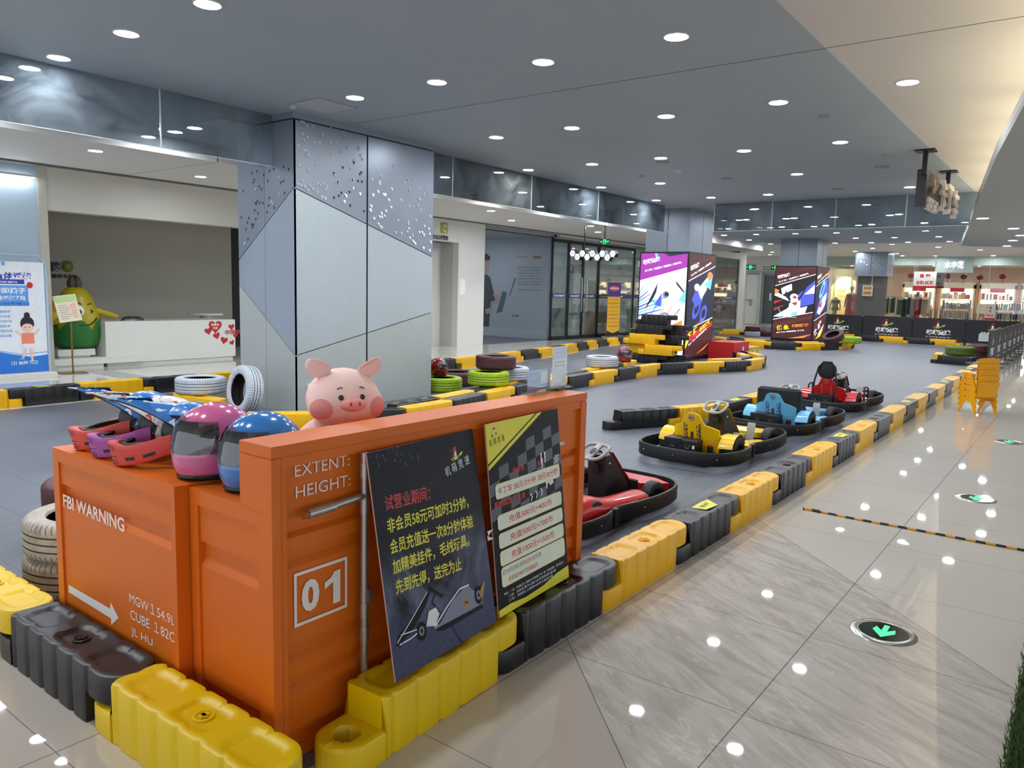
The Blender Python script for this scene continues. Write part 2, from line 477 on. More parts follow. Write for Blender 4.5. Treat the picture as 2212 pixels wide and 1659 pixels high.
wbox('wall_recess_end', (-19.0, XW, 13.8, 14.0, 0, 3.3), M_BROWNW)
wbox('ceiling_recess', (-19.2, XW - 0.3, 4.5, 14.0, 2.9, 3.0), M_GREYW)
dr = wbox('door_1', (-18.4, -18.34, 11.9, 13.2, 0, 2.4), mat('cream_door', 'b2ab9a', 0.4))
mb = MB(); mb.box(-18.33, -18.30, 12.2, 12.65, 0.3, 2.2); mb.obj('door_panel', mat('cream_door_light', 'cbc6b4', 0.4), dr)
# lift lobby wall right of the column
wbox('wall_left_lobby', (XW - 0.2, XW, 15.75, 16.87, 0, 3.36), M_WHITE)
wbox('wall_left_lobby', (XW - 0.2, XW, 13.9, 15.75, 2.80, 3.36), M_WHITE)
wbox('wall_left_lobby', (XW - 0.85, XW - 0.65, 13.5, 16.0, 0, 2.8), M_WHITE)
wbox('wall_left_lobby', (XW - 0.65, XW - 0.2, 15.75, 15.90, 0, 2.8), mat('lobby_reveal', 'c5c5c0', 0.5))
wbox('door_2', (XW - 0.64, XW - 0.60, 14.3, 15.38, 0, 2.68), mat('lift_door', 'cfcdc4', 0.35))
wbox('wall_left_lobby', (-18.2, XW - 0.2, 16.6, 16.85, 0, 3.36), M_WHITE)
# entrance recess with the printed mural
M_MURAL = mat('mural_grey_blue', '8c97a3', 0.5, var=0.02, scale=1)
wbox('wall_mural', (-18.5, -13.95, 20.4, 20.6, 0, 3.36), M_MURAL)
wbox('floor_recess', (-18.5, -13.8, 16.87, 20.4, 0.0005, 0.008), mat('recess_floor_grey', '5d6066', 0.5))  # thin floor slab, darker than the stone around it
wbox('baseboard_mural', (-18.5, -13.96, 20.36, 20.4, 0.0, 0.3), mat('mural_plinth', '98a2ac', 0.5))
wbox('ceiling_recess', (-18.5, -13.8, 16.87, 20.4, 3.28, 3.35), mat('recess_ceiling', '9a9fa3', 0.6))
# continuous wall beyond the glass shop and the fire door lobby
wbox('wall_left_far', (-13.95, XW, 36.3, 37.2, 0, 3.7), M_WHITE)
wbox('wall_shop_back', (-18.6, -18.4, 20.6, 36.4, 0, 3.7), mat('shop_back_wall', 'd9e2de', 0.6))
wbox('wall_shop_floor_end', (-18.4, XW, 36.25, 36.35, 0, 3.7), mat('shop_side_wall', 'b3bcc0', 0.6))
wbox('wall_back_lobby', (-20, -12.4, 42.0, 42.2, 0, 3.9), mat('lobby_wall', 'cfcbc4', 0.55))
# ---------------------------------------------------------------- clad columns
M_P_UP = mat('perforated_panel', '8d97a3', 0.34, 0.35, var=0.05, scale=2.5)
M_P_MID = mat('panel_light', 'b3bfc3', 0.36, 0.25, var=0.05, scale=2.5)
M_P_MIDB = mat('panel_blue_light', 'a3afbd', 0.34, 0.3, var=0.04, scale=2.5)
M_P_LOW = mat('panel_pale', 'b3bab9', 0.4, 0.15, var=0.04, scale=2.5)
M_SEAM = mat('panel_seam', '2a2d31', 0.5)
M_PIN = mat('punched_tab', 'dfe4ea', 0.25, 0.5)
M_PIND = mat('punched_hole', '191b1f', 0.6)
def yz(px, py): p = at_x(px, py, -7.7); return (p.y, p.z)
def xz(px, py): p = at_y(px, py, 5.83); return (p.x, p.z)
col1 = bpy.data.objects.new('column', None); COL.objects.link(col1); col1.location = (-8.27, 7.04, 0); col1.matrix_basis = Matrix.Translation((-8.27, 7.04, 0)); struct(col1)
col1['label'] = 'large clad column with angular grey panels behind the orange counter'
X0, X1, Y0, Y1 = -8.84, -7.70, 5.83, 8.25
zA, zB = 2.73, 0.72         # corner heights of the two zigzag lines
fa, fb = 2.03, 1.23         # far end of the right face
la, lb = 1.88, 1.57         # left end of the left face
mb = MB(); mb.box(X0 + 0.02, X1 - 0.02, Y0 + 0.02, Y1 - 0.02, 0, 3.6); mb.obj('core', M_SEAM, col1, world=True)
def faces(name, zs, m, m2=None):
    (a0, a1, a2), (b0, b1, b2) = zs      # bottom and top heights: left end, corner, right far end
    mb = MB(); g = 0.006
    ym = Y0 + 1.16
    def zi(z1, z2, y): return z1 + (z2 - z1) * (y - Y0) / (Y1 - Y0)
    for (ya, yb) in ((Y0 + g * 0, ym - 0.012), (ym + 0.012, Y1)):
        vs = [(X1, ya, zi(a1, a2, ya) + g), (X1, yb, zi(a1, a2, yb) + g), (X1, yb, zi(b1, b2, yb) - g), (X1, ya, zi(b1, b2, ya) - g)]
        mb.add(vs + [(v[0] - 0.03, v[1], v[2]) for v in vs], [(0, 1, 2, 3), (1, 0, 4, 5), (2, 1, 5, 6), (3, 2, 6, 7)], 0)
    xm = X0 + 0.56
    def zj(z0, z1, x): return z0 + (z1 - z0) * (x - X0) / (X1 - X0)
    for (xa, xb) in ((X0, xm - 0.003), (xm + 0.003, X1)):
        vs = [(xa, Y0, zj(a0, a1, xa) + g), (xb, Y0, zj(a0, a1, xb) + g), (xb, Y0, zj(b0, b1, xb) - g), (xa, Y0, zj(b0, b1, xa) - g)]
        mb.add(vs + [(v[0], v[1] + 0.03, v[2]) for v in vs], [(0, 1, 2, 3), (1, 0, 4, 5), (2, 1, 5, 6), (3, 2, 6, 7), (0, 3, 7, 4)], 1)
    mb.obj(name, [m, m2 or m], col1, world=True)
faces('upper_panel', ((la, zA, fa), (3.52, 3.52, 3.52)), M_P_UP, M_P_UP)
faces('middle_panel', ((lb, zB, fb), (la, zA, fa)), M_P_MID, M_P_MIDB)
faces('lower_panel', ((0.0, 0.0, 0.0), (lb, zB, fb)), M_P_LOW, M_P_LOW)
mb = MB(); mb.box(X0 - 0.01, X1 + 0.012, Y0 - 0.012, Y1 + 0.01, 3.53, 3.6); mb.obj('top_channel', mat('channel_grey', '8c98a2', 0.4, 0.3), col1, world=True)
mb = MB(); rnd = random.Random(3)
for k in range(150):
    y = rnd.uniform(Y0 + 0.05, Y1 - 0.04); base = zA + (fa - zA) * (y - Y0) / (Y1 - Y0); z = base + 0.05 + rnd.random() ** 1.6 * 0.95
    if abs(y - Y0 - 1.16) < 0.04: continue
    s = 0.022; dk = 1 if (Y0 + 0.55 < y < Y0 + 1.16 and z - base < 0.7 and rnd.random() < 0.55) else 0
    mb.add([(X1 + 0.0, y - s, z + s), (X1 + 0.0, y + s, z + s), (X1 + (0.001 if dk else 0.014), y, z - s), (X1 + 0.001, y, z + s)], [(0, 2, 1), (0, 2, 3), (1, 2, 3)], dk)
for k in range(62):
    x = rnd.uniform(X0 + 0.05, X1 - 0.04); base = la + (zA - la) * (x - X0) / (X1 - X0); z = base + 0.05 + rnd.random() ** 1.3 * 1.1
    if z > 3.05: continue
    s = 0.02; dk = rnd.random() < 0.8
    mb.add([(x - s, Y0, z + s), (x + s, Y0, z + s), (x - s * .3, Y0 - (0.002 if dk else 0.012), z - s)], [(0, 1, 2)], 1 if dk else 0)
mb.obj('punched_pattern', [M_PIN, M_PIND], col1, world=True)
mb = MB(); mb.box(-7.698, -7.665, 6.0, 6.07, 0.28, 0.36); mb.obj('wall_socket', mat('socket_white', 'e8e8e6', 0.4), col1, world=True)

def upper_column(x0, x1, y0, y1, z0, label, zt=3.6):
    c = bpy.data.objects.new('column', None); COL.objects.link(c); P = ((x0 + x1) / 2, (y0 + y1) / 2, 0)
    c.location = P; c.matrix_basis = Matrix.Translation(P); struct(c); c['label'] = label
    mb = MB(); mb.box(x0, x1, y0, y1, z0, zt); mb.obj('cladding', M_P_UP if True else M_P_MID, c, world=True)
    mb = MB(); xm = x0 + (x1 - x0) * 0.5
    mb.box(xm - 0.008, xm + 0.008, y0 - 0.002, y0 + 0.01, z0 + 0.1, zt - 0.02); mb.box(x1 - 0.01, x1 + 0.002, y0 + (y1 - y0) * .55, y0 + (y1 - y0) * .55 + .015, z0, zt)
    mb.obj('panel_seam', M_SEAM, c, world=True)
    mb = MB(); r = random.Random(int(y0))
    for k in range(40):
        x = r.uniform(x0 + .05, x1 - .05); z = r.uniform(zt - .75, zt - .1); s = 0.02
        mb.add([(x - s, y0 - .001, z + s), (x + s, y0 - .001, z + s), (x, y0 - .014, z - s)], [(0, 1, 2)], 0)
    mb.obj('punched_pattern', M_PIN, c, world=True)
    return c
upper_column(-8.84, -7.70, 17.05, 18.4, 0.0, 'clad grey column rising above the purple light box')
upper_column(-8.97, -7.72, 27.55, 28.8, 0.0, 'clad grey column rising above the red and black kart light box')
c4 = upper_column(-8.92, -7.55, 38.0, 39.3, 2.62, 'short grey clad box around the top of the bare concrete column', 3.72)
mb = MB(); mb.box(-8.78, -7.72, 38.15, 39.2, 0, 2.62); mb.obj('concrete_shaft', mat('raw_concrete', '6a6a68', 0.9, var=0.22, scale=3.0), c4, world=True)
mb = MB(); a = at_y(1864, 616, 38.1); b = at_y(1884, 640, 38.1); mb.box(a.x, b.x, 38.08, 38.15, b.z, a.z)
bx = mb.obj('switch_box', mat('switch_box_white', 'd8d8d4', 0.4), c4, world=True)
mb = MB()
for zz in (0.62, 0.17):
    z0 = b.z + (a.z - b.z) * zz; mb.box(a.x + .05, b.x - .05, 38.07, 38.09, z0, z0 + .13)
mb.obj('breaker_window', mat('amber_window', 'c98a3a', 0.3), bx) if False else mb.obj('breaker_window', mat('amber_window', 'c98a3a', 0.3), c4, world=True)
mb = MB(); mb.cyl((b.x - .06, 38.12, a.z), (b.x - .06, 38.12, 2.62), 0.018, 8); mb.obj('conduit', M_WHITE, c4, world=True)

# ---------------------------------------------------------------- recessed lamps
M_LENS = mat('lamp_lens_cool', 'f2f8ff', emit=LAMP_W)
M_LENSW = mat('lamp_lens_warm', 'fff0e0', emit=LAMP_W * 0.8)
M_RING = mat('lamp_ring', 'd8d8d8', 0.4)
M_OFF = mat('speaker_grille', '9a9fa6', 0.6)
def make_lamp(m):
    t = thing('recessed_lamp', 'lamp', 'ceiling lamp', (0, 0, 0))
    mb = MB(); mb.lathe([(0.105, 0.0), (0.105, -0.008), (0.094, -0.010), (0.083, 0.004)], 24); mb.obj('trim_ring', M_RING, t, 40)
    mb = MB(); mb.disc(0.084, -0.004, 24, flip=True); mb.obj('lens', m, t)
    return t
LAMP = make_lamp(M_LENS); used = [False]
ORD = ['first', 'second', 'third', 'fourth', 'fifth', 'sixth', 'seventh', 'eighth', 'ninth', 'tenth', 'eleventh', 'twelfth', 'thirteenth', 'fourteenth', 'fifteenth', 'sixteenth', 'seventeenth', 'eighteenth']
def ordn(i): return ORD[i] if i < len(ORD) else str(i + 1) + 'th'
def lamp(x, y, z, label, group, warm=False):
    if not used[0]:
        used[0] = True; o = LAMP; o.location = (x, y, z); o['label'] = label; o['group'] = group
    else: o = dup(LAMP, (x, y, z), 0, label, group, mats={'lamp_lens_cool': M_LENSW} if warm else None)
    return o
def in_col(x, y): return -9.1 < x < -7.5 and (5.6 < y < 8.5 or 16.8 < y < 18.6 or 27.3 < y < 29)
rows = [0.85, 3.3, 5.75, 8.2, 10.65, 13.05, 15.4, 17.9, 20.3, 22.8, 25.2, 27.6, 29.9]
colsx = [-2.80, -4.07, -5.34, -6.58, -7.83, -9.05, -10.15]
for i, y in enumerate(rows):
    for j, x in enumerate(colsx):
        if in_col(x, y): continue
        if (i, j) in ((5, 0), (5, 2), (6, 1), (2, 4), (9, 1), (7, 2)): continue
        lamp(x + (0.05 if j in (3, 4) else 0), y, H, 'round recessed lamp in the dark ceiling, %s row from the counter, %s from the walkway' % (ordn(i), ordn(j)),
             'round lamps in the dark grey ceiling', warm=(i * 3 + j) % 5 == 1)
lamp(-1.56, 8.05, H, 'single round recessed lamp in the white walkway ceiling', 'lamps in the white ceilings')
for i, (px, py) in enumerate([(206, 325), (433, 381), (1061, 455), (1105, 476), (1276, 488), (1292, 501)]):
    p = at_z(px, py, 3.36)
    lamp(p.x, p.y, 3.36, 'round recessed lamp in the white shop ceiling ' + ['over the reception desk entrance', 'just before the big clad column', 'over the lift lobby', 'before the grey piano mural',
         'over the glass shop door', 'beyond the hexagon sign'][i], 'lamps in the white ceilings')
for i, (px, py) in enumerate([(2123, 471), (2189, 493), (2205, 508), (2188, 519), (2175, 531)]):
    p = at_z(px, py, 3.0)
    lamp(p.x, p.y, 3.0, 'round recessed lamp in the lowered walkway soffit, %s along it' % ordn(i), 'lamps in the lowered soffit')
for i, (px, py) in enumerate([(948, 217), (803, 243), (1112, 184), (1496, 207), (1152, 261), (1196, 280), (1472, 280), (1551, 289), (1955, 278), (1895, 300), (1846, 230), (1215, 307), (110, 250), (90, 270)]):
    p = at_z(1640 + px * .2586, 480 + py * .2586, H + 0.12)
    if p.y < 30.6 or p.y > 49: p.y = min(max(p.y, 30.9), 48)
    lamp(p.x, p.y, H + 0.12, 'small distant recessed lamp in the white ceiling before the clothes shop, %s of its scatter' % ordn(i), 'lamps before the clothes shop')
# lamps inside the shops; extra fill ones added to brighten the music shop
for (x, y, z, l) in [(-15.5, 22.5, 3.2, 'first'), (-15.5, 25.2, 3.2, 'second'), (-15.5, 30.0, 3.2, 'third'), (-15.5, 34.0, 3.2, 'fourth'), (-16.8, 27.5, 3.2, 'fifth'), (-17.2, 22.5, 3.2, 'sixth'), (-17.2, 25.0, 3.2, 'seventh'), (-14.8, 27.6, 3.2, 'eighth'), (-14.5, 32.0, 3.2, 'ninth'), (-15.9, 18.8, 3.27, 'recess')]:
    lamp(x, y, z, 'recessed lamp inside the glass music shop, %s going in' % l if l != 'recess' else 'recessed lamp over the piano mural recess', 'lamps inside the music shop')
wbox('ceiling_shop', (-18.4, -13.8, 20.6, 36.25, 3.2, 3.3), mat('shop_ceiling', 'c2c9c6', 0.6))
# unlit round fittings and small detectors
for i, (px, py, r) in enumerate([(1432, 350, .10), (1571, 385, .10), (1781, 250, .06), (1905, 360, .11), (1913, 334, .055), (1810, 408, .1), (1386, 380, .05)]):
    p = at_z(px, py, H)
    mb = MB(); mb.lathe([(r, 0), (r, -0.012), (r * 0.9, -0.016), (0.001, -0.017)], 20, 0, Matrix.Translation(p))
    tag(mb.obj('ceiling_speaker', M_OFF), 'flat grey unlit ceiling disc, %s of the unlit ones counted from the counter' % ordn(i), 'ceiling fitting', 'unlit discs in the dark ceiling')
p = at_z(1465, 367, H); mb = MB(); mb.lathe([(0.055, 0), (0.055, -0.03), (0.035, -0.05), (0.001, -0.055)], 16, 0, Matrix.Translation(p))
tag(mb.obj('smoke_detector', M_WHITE, smooth=40), 'small white smoke detector on the dark ceiling', 'smoke detector')
p = at_z(633, 230, H); mb = MB(); mb.lathe([(0.035, 0), (0.04, -0.02), (0.001, -0.03)], 16, 0, Matrix.Translation(p))
tag(mb.obj('smoke_detector', M_WHITE, smooth=40), 'small white sensor by the top corner of the big column', 'smoke detector')
t = thing('access_hatch', 'pale square access hatch in the ceiling beside the big column', 'ceiling hatch', (-7.15, 5.82, H))
mb = MB(); mb.box(-0.28, 0.28, -0.28, 0.28, -0.006, 0); mb.obj('hatch_frame', mat('hatch_edge', '9aa2aa', 0.5), t)
mb = MB(); mb.box(-0.25, 0.25, -0.25, 0.25, -0.012, -0.006); mb.obj('hatch_panel', mat('hatch_panel', 'c5c9cd', 0.5), t)
# strip light over the banner stand
t = thing('strip_light', 'bright white strip lamp above the pale blue wall', 'strip lamp', (XW + 0.1, 4.6, 3.2))
mb = MB(); mb.box(-0.03, 0.03, -1.5, 0.78, -0.04, 0.0); mb.obj('housing', M_WHITE, t)
mb = MB(); mb.box(-0.025, 0.025, -1.5, 0.74, -0.055, -0.04); mb.obj('tube', mat('strip_glow', 'eef6ff', emit=14.0), t)
# ================================================================ TRACK BARRIER BLOCKS
M_YEL = mat('yellow_plastic', 'efb600', 0.38, spec=0.5, var=0.05, scale=5, bump=0.12, bscale=40)
M_YELN = mat('lemon_plastic', 'e6c200', 0.38, spec=0.5, var=0.05, scale=5, bump=0.12, bscale=40)
M_BLKP = mat('black_plastic', '1d1c1f', 0.36, spec=0.5, var=0.10, scale=5, bump=0.12, bscale=40)
M_STK = mat('yellow_sticker', 'e6e11c', 0.35, var=0.02)
M_INK = mat('black_ink', '151515', 0.5)
M_RED = mat('red_ink', 'c8242c', 0.45)
M_WINK = mat('white_ink', 'f0f0ee', 0.45, var=0.01)
BW, BH, PIT = 0.1, 0.222, 0.85
def barrier_mesh(name, m, hole=False, fine=True):
    mb = MB(); r = BW
    ds = 0.0125 if fine else 0.025
    S = []
    def rng(a, b):
        n = max(2, int(round((b - a) / ds)) + 1)
        return [a + (b - a) * i / (n - 1) for i in range(n)]
    S += [(s, 0.0, 0.105) for s in [-r + 0.0005, -r + 0.003] + rng(-r + 0.008, 0.09)]
    S += [(s, 0.0, BH) for s in rng(0.09, 0.752)]
    S += [(s, 0.117, BH) for s in rng(0.752, 0.94)] + [(s, 0.117, BH) for s in (0.945, 0.948, 0.9495)]
    grooves = [0.135 + 0.126 * k for k in range(6)]
    K = 15
    for (s, lo, hi) in S:
        if s < 0: hw = math.sqrt(max(r * r - s * s, 1e-8))
        elif s > PIT: hw = math.sqrt(max(r * r - (s - PIT) ** 2, 1e-8))
        else: hw = r
        if hi > 0.2 and abs(s - 0.09) < 0.02: hw -= 0.02 * (1 - abs(s - 0.09) / 0.02) ** 2
        for g in grooves:
            hw -= 0.011 * math.exp(-((s - g) / 0.012) ** 2) if 0.1 < s < 0.92 else 0
        hw = max(hw, 0.001); c = min(0.014, hw * 0.45)
        ring = [(s, -hw + 0.002, lo), (s, hw - 0.002, lo), (s, hw, lo + 0.006), (s, hw, hi - c), (s, hw - c * 0.3, hi - c * 0.3)]
        for k in range(K):
            t = (hw - c) * (1 - 2 * k / (K - 1)); z = hi
            if hi > 0.2:
                for cc, cap in ((0.235, 0), (0.515, 1), (0.795, 0)):
                    qx = abs(s - cc) - 0.060; qy = abs(t) - 0.028
                    d = math.hypot(max(qx, 0), max(qy, 0)) + min(max(qx, qy), 0) - 0.034
                    f = min(1, max(0, (0.005 - d) / 0.012)); z -= 0.013 * f * f * (3 - 2 * f)
            elif hole:
                d = math.hypot(s, t) - 0.040
                f = min(1, max(0, (0.004 - d) / 0.010)); z -= 0.085 * f
                for ax, ay in ((s, t), (t, s)):
                    if abs(ax) < 0.006 and 0.055 < abs(ay) < 0.082: z += 0.004
            ring.append((s, t, z))
        ring += [(s, -hw + c * 0.3, hi - c * 0.3), (s, -hw, hi - c), (s, -hw, lo + 0.006)]
        mb.v += ring
    q = len(ring) if False else K + 8
    n = len(S)
    for i in range(n - 1):
        for k in range(q):
            mb.f.append((i * q + k, i * q + (k + 1) % q, (i + 1) * q + (k + 1) % q, (i + 1) * q + k)); mb.mi.append(0)
    mb.f.append(tuple(range(q))[::-1]); mb.mi.append(0)
    mb.f.append(tuple((n - 1) * q + k for k in range(q))); mb.mi.append(0)
    mb.f = [f[::-1] for f in mb.f]
    return mb
def barrier_proto(kind, m, hole=False, fine=True):
    t = thing('track_barrier_block', kind, 'track barrier', (0, 0, 0))
    barrier_mesh(kind, m, hole, fine).obj('block_body', m, t, 38)
    if fine:
        mb = MB(); M = Matrix.Translation((0.515, 0, BH - 0.0135))
        mb.lathe([(0.034, 0.0), (0.034, 0.006), (0.031, 0.008), (0.026, 0.008), (0.025, 0.004), (0.0005, 0.004)], 28, 0, M)
        mb.box(0.505, 0.525, -0.018, 0.018, BH - 0.012, BH - 0.003); mb.box(0.499, 0.531, -0.006, 0.006, BH - 0.012, BH - 0.003)
        mb.obj('filler_cap', m, t, 30)
    return t
PROTO = {('y', 1): barrier_proto('y', M_YEL), ('k', 1): barrier_proto('k', M_BLKP), ('y', 0): barrier_proto('y', M_YEL, fine=False), ('k', 0): barrier_proto('k', M_BLKP, fine=False)}
PROTO_USED = set()
CN = {'y': 'yellow', 'k': 'black'}
def block(x, y, rz, c, label, group, fine=1, z=0.0, rot=None, sticker=False):
    key = (c, fine); loc = (x, y, z)
    if key not in PROTO_USED:
        PROTO_USED.add(key); o = PROTO[key]; o.location = loc; o.rotation_euler = rot or (0, 0, rz); o['label'] = label; o['group'] = group
    else: o = dup(PROTO[key], loc, rz, label, group, rot)
    if sticker:
        s = thing('sticker_base', '', '') if False else None
        mb = MB(); r = random.Random(int(y * 10))
        mb.add([(0.44, -0.045, BH + 0.001), (0.60, -0.06, BH + 0.002), (0.64, 0.03, BH + 0.012), (0.58, 0.055, BH + 0.001), (0.42, 0.05, BH + 0.001)], [(0, 1, 2, 3, 4)], 0)
        put_text(mb, '禁止踩踏', (0.585, 0.045, BH + 0.004), (0, -1, 0), (1, 0, 0), 0.018, 0.075, 0.02, 1) if False else put_text(mb, '禁止踩踏', (0.47, -0.012, BH + 0.006), (1, 0.04, 0.02), (0, 1, 0), 0.028, 0.11, 0.02, 1)
        mb.obj('warning_sticker', [M_STK, M_INK], o, label='bright yellow curled warning sticker')
    return o
def chain(pts, first, desc, group, rev=False, fine=0, stick=(), start=0, skip=(), z=0.0):
    """blocks hinged tab to tab along a polyline (pts are the hinge places); rev: lower tabs at the far ends"""
    P = [Vector(p) for p in pts]; out = []; cur = P[0]; i = 0; seg = 1
    order = []
    while seg < len(P):
        # next hinge at distance PIT along the polyline
        c = None; k = seg
        while k < len(P):
            a = cur if k == seg else P[k - 1]; b = P[k]
            # solve |a + t(b-a) - cur| = PIT
            d = b - a; e = a - cur; A = d.dot(d); B = 2 * d.dot(e); Cc = e.dot(e) - PIT * PIT; D = B * B - 4 * A * Cc
            if A > 1e-9 and D >= 0:
                t = (-B + math.sqrt(D)) / (2 * A)
                if 0 <= t <= 1.0001: c = a + d * t; break
            k += 1
        if c is None: break
        order.append((cur.copy(), c.copy())); cur = c; seg = k
    col = first; j = 0
    for (a, b) in order:
        if j not in skip:
            s, e = (b, a) if rev else (a, b)
            d = e - s; lab = desc(col, j)
            block(s.x, s.y, math.atan2(d.y, d.x), col, lab, group, fine if isinstance(fine, int) else int(fine(a)), z, sticker=j in stick)
        col = 'k' if col == 'y' else 'y'; j += 1
    return cur
# walkway row
_h = [2.455 + PIT * k for k in range(30)]
chain([(-1.905, 2.455), (-1.905, 22.0)], 'k', lambda c, j: '%s barrier block of the walkway row, %s beyond the yellow end block' % (CN[c], ordn(j)) if j < 18 else '%s barrier block of the walkway row beside the black fence, number %d' % (CN[c], j),
      'barrier blocks along the walkway', fine=lambda a: a.y < 9, stick=(2, 6, 10, 14, 18))
e0 = thing('track_barrier_block', 'yellow barrier block with open round socket under the two poster boards', 'track barrier', (-1.862, 1.60, 0), math.atan2(0.855, -0.043), 'barrier blocks along the walkway')
barrier_mesh('y', M_YEL, True).obj('block_body', M_YELN, e0, 38)
mb = MB(); mb.lathe([(0.034, 0.0), (0.034, 0.006), (0.031, 0.008), (0.026, 0.008), (0.025, 0.004), (0.0005, 0.004)], 28, 0, Matrix.Translation((0.515, 0, BH - 0.0135))); mb.obj('filler_cap', M_BLKP, e0, 30, label='black round filler plug')
# row in front of the orange cabinets, lower tab away from the walkway
for k, c in enumerate('ykykyk'):
    _o = block(-2.665 - PIT * k, 1.262, 0, c, '%s barrier block before the orange cabinets, %s from the counter corner' % (CN[c], ordn(k)), 'barrier blocks before the orange cabinets', 1)
    if c == 'y':
        for ch in _o.children:
            for sl in ch.material_slots: sl.link = 'OBJECT'; sl.material = M_YELN
# long row on the shop side
chain([(-10.36, 1.2), (-10.42, 2.40), (-10.47, 3.28), (-10.55, 4.9), (-10.53, 6.2), (-10.2, 8.4), (-9.92, 10.2), (-9.95, 11.6), (-10.4, 15.1), (-11.35, 19.3), (-11.75, 22.9)], 'y',
      lambda c, j: '%s barrier block of the shop-side row, %s from the banner stand end' % (CN[c], ordn(j)) if j < 18 else '%s barrier block of the shop-side row far away, number %d' % (CN[c], j), 'barrier blocks on the shop side', rev=True, stick=(3,))
# island round the big clad column, running on to the purple light box
isl = [(-7.95, 4.50), (-7.06, 4.66), (-6.62, 5.2), (-6.2, 5.95), (-6.15, 6.5), (-6.36, 7.7), (-6.52, 8.6), (-6.68, 9.6), (-6.76, 10.9), (-6.75, 12.2), (-6.78, 13.6), (-6.3, 14.75), (-5.82, 15.7), (-5.75, 16.7), (-5.95, 17.6), (-6.6, 18.5), (-7.3, 19.5)]
chain(isl, 'k', lambda c, j: '%s barrier block on the column island edge, %s counted from the leaning white tyre' % (CN[c], ordn(j)) if j < 18 else '%s barrier block on the column island edge beyond the podium, number %d' % (CN[c], j), 'barrier blocks round the column island', rev=False, fine=0)
chain([(-6.94, 9.75), (-7.02, 10.9), (-7.12, 12.2), (-7.45, 14.1)], 'y', lambda c, j: '%s block of the inner barrier line behind the white flat tyre, %s away' % (CN[c], ordn(j)), 'inner barrier line of the island', fine=0)
chain([(-6.42, 6.15), (-6.60, 7.6), (-6.78, 8.7), (-6.95, 9.6)], 'k', lambda c, j: '%s inner barrier block under the coloured tyres, %s away' % (CN[c], ordn(j)), 'inner barrier line of the island', fine=0)
chain([(-9.0, 5.0), (-8.1, 5.06)], 'y', lambda c, j: '%s barrier block under the flat white tyre by the column' % CN[c], 'inner barrier line of the island', fine=0)
chain([(-6.5, 15.6), (-6.1, 16.4), (-6.2, 17.3), (-6.8, 18.2), (-7.4, 19.0), (-7.8, 19.9)], 'y', lambda c, j: '%s inner barrier block round the red podium, %s away' % (CN[c], ordn(j)), 'inner barrier line of the island', fine=0)
# second island
chain([(-9.9, 24.4), (-9.0, 23.55), (-8.2, 23.2), (-7.5, 23.2), (-6.9, 23.55), (-6.4, 24.3), (-6.1, 25.3), (-6.0, 26.2), (-6.5, 27.6), (-7.2, 28.9)], 'y',
      lambda c, j: '%s barrier block round the far light box island, %s from its shop side' % (CN[c], ordn(j)), 'barrier blocks round the far island', fine=0)
chain([(-9.6, 24.9), (-8.6, 24.1), (-7.7, 23.9), (-7.0, 24.3), (-6.6, 25.2)], 'k', lambda c, j: '%s inner barrier block at the far light box, %s along' % (CN[c], ordn(j)), 'inner line of the far island', fine=0)
chain([(-12.0, 30.0), (-10.9, 30.6), (-9.9, 31.2)], 'y', lambda c, j: '%s barrier block by the piled far tyres, %s along' % (CN[c], ordn(j)), 'barrier blocks under the far fence', fine=0)
chain([(-7.9, 31.25), (-3.6, 31.25)], 'y', lambda c, j: '%s barrier block below the black banner fence, %s from the light box' % (CN[c], ordn(j)), 'barrier blocks under the far fence', fine=0, rev=True)
chain([(-3.1, 22.2), (-2.1, 22.0)], 'k', lambda c, j: '%s barrier block under the dark green tyre' % CN[c], 'barrier blocks by the fence corner', fine=0)
chain([(-3.05, 22.3), (-3.15, 23.3)], 'y', lambda c, j: '%s barrier block turned inward at the dark green tyre' % CN[c], 'barrier blocks by the fence corner', fine=0)
# blocks lying behind the parked karts
chain([(-4.36, 7.75), (-3.96, 8.55), (-3.68, 9.33), (-3.66, 10.18), (-3.66, 11.05)], 'k', lambda c, j: '%s barrier block behind the parked karts, %s from the walkway end' % (CN[c], ordn(j)), 'barrier blocks behind the karts', fine=1, stick=(2,))

# pile of blocks in front of the purple light box
def pile(px, py, Y, rz, c, lab, rx=0.0, swap=False):
    p = at_y(px, py, Y)
    block(p.x, p.y, rz, c, lab, 'loose barrier blocks piled before the purple light box', 0, z=max(p.z, 0.0))
pz = [(1345, 776, 15.75, 0.02, 'k', 'bottom black block of the piled barriers, wide one'), (1400, 779, 15.5, 0.05, 'k', 'bottom black block of the piled barriers, under the yellow pair')]
LAY = [('k', -8.45, 15.75, 0.02, 0.0), ('k', -7.98, 15.98, 0.04, 0.0), ('y', -8.60, 15.86, -0.05, 0.223), ('k', -8.22, 16.10, 0.02, 0.223), ('y', -8.06, 15.62, 0.05, 0.223),
       ('y', -8.50, 15.72, -0.03, 0.446), ('k', -8.10, 16.05, 0.03, 0.446), ('k', -8.40, 15.85, 0.0, 0.669), ('k', -8.02, 16.10, -0.02, 0.669), ('k', -8.28, 15.85, -0.04, 0.892)]
for i, (c, x, y, rz, z) in enumerate(LAY):
    block(x, y, rz, c, '%s block in the barrier pile before the purple light box, %s from the floor' % (CN[c], ordn(i)), 'loose barrier blocks piled before the purple light box', 0, z=z)

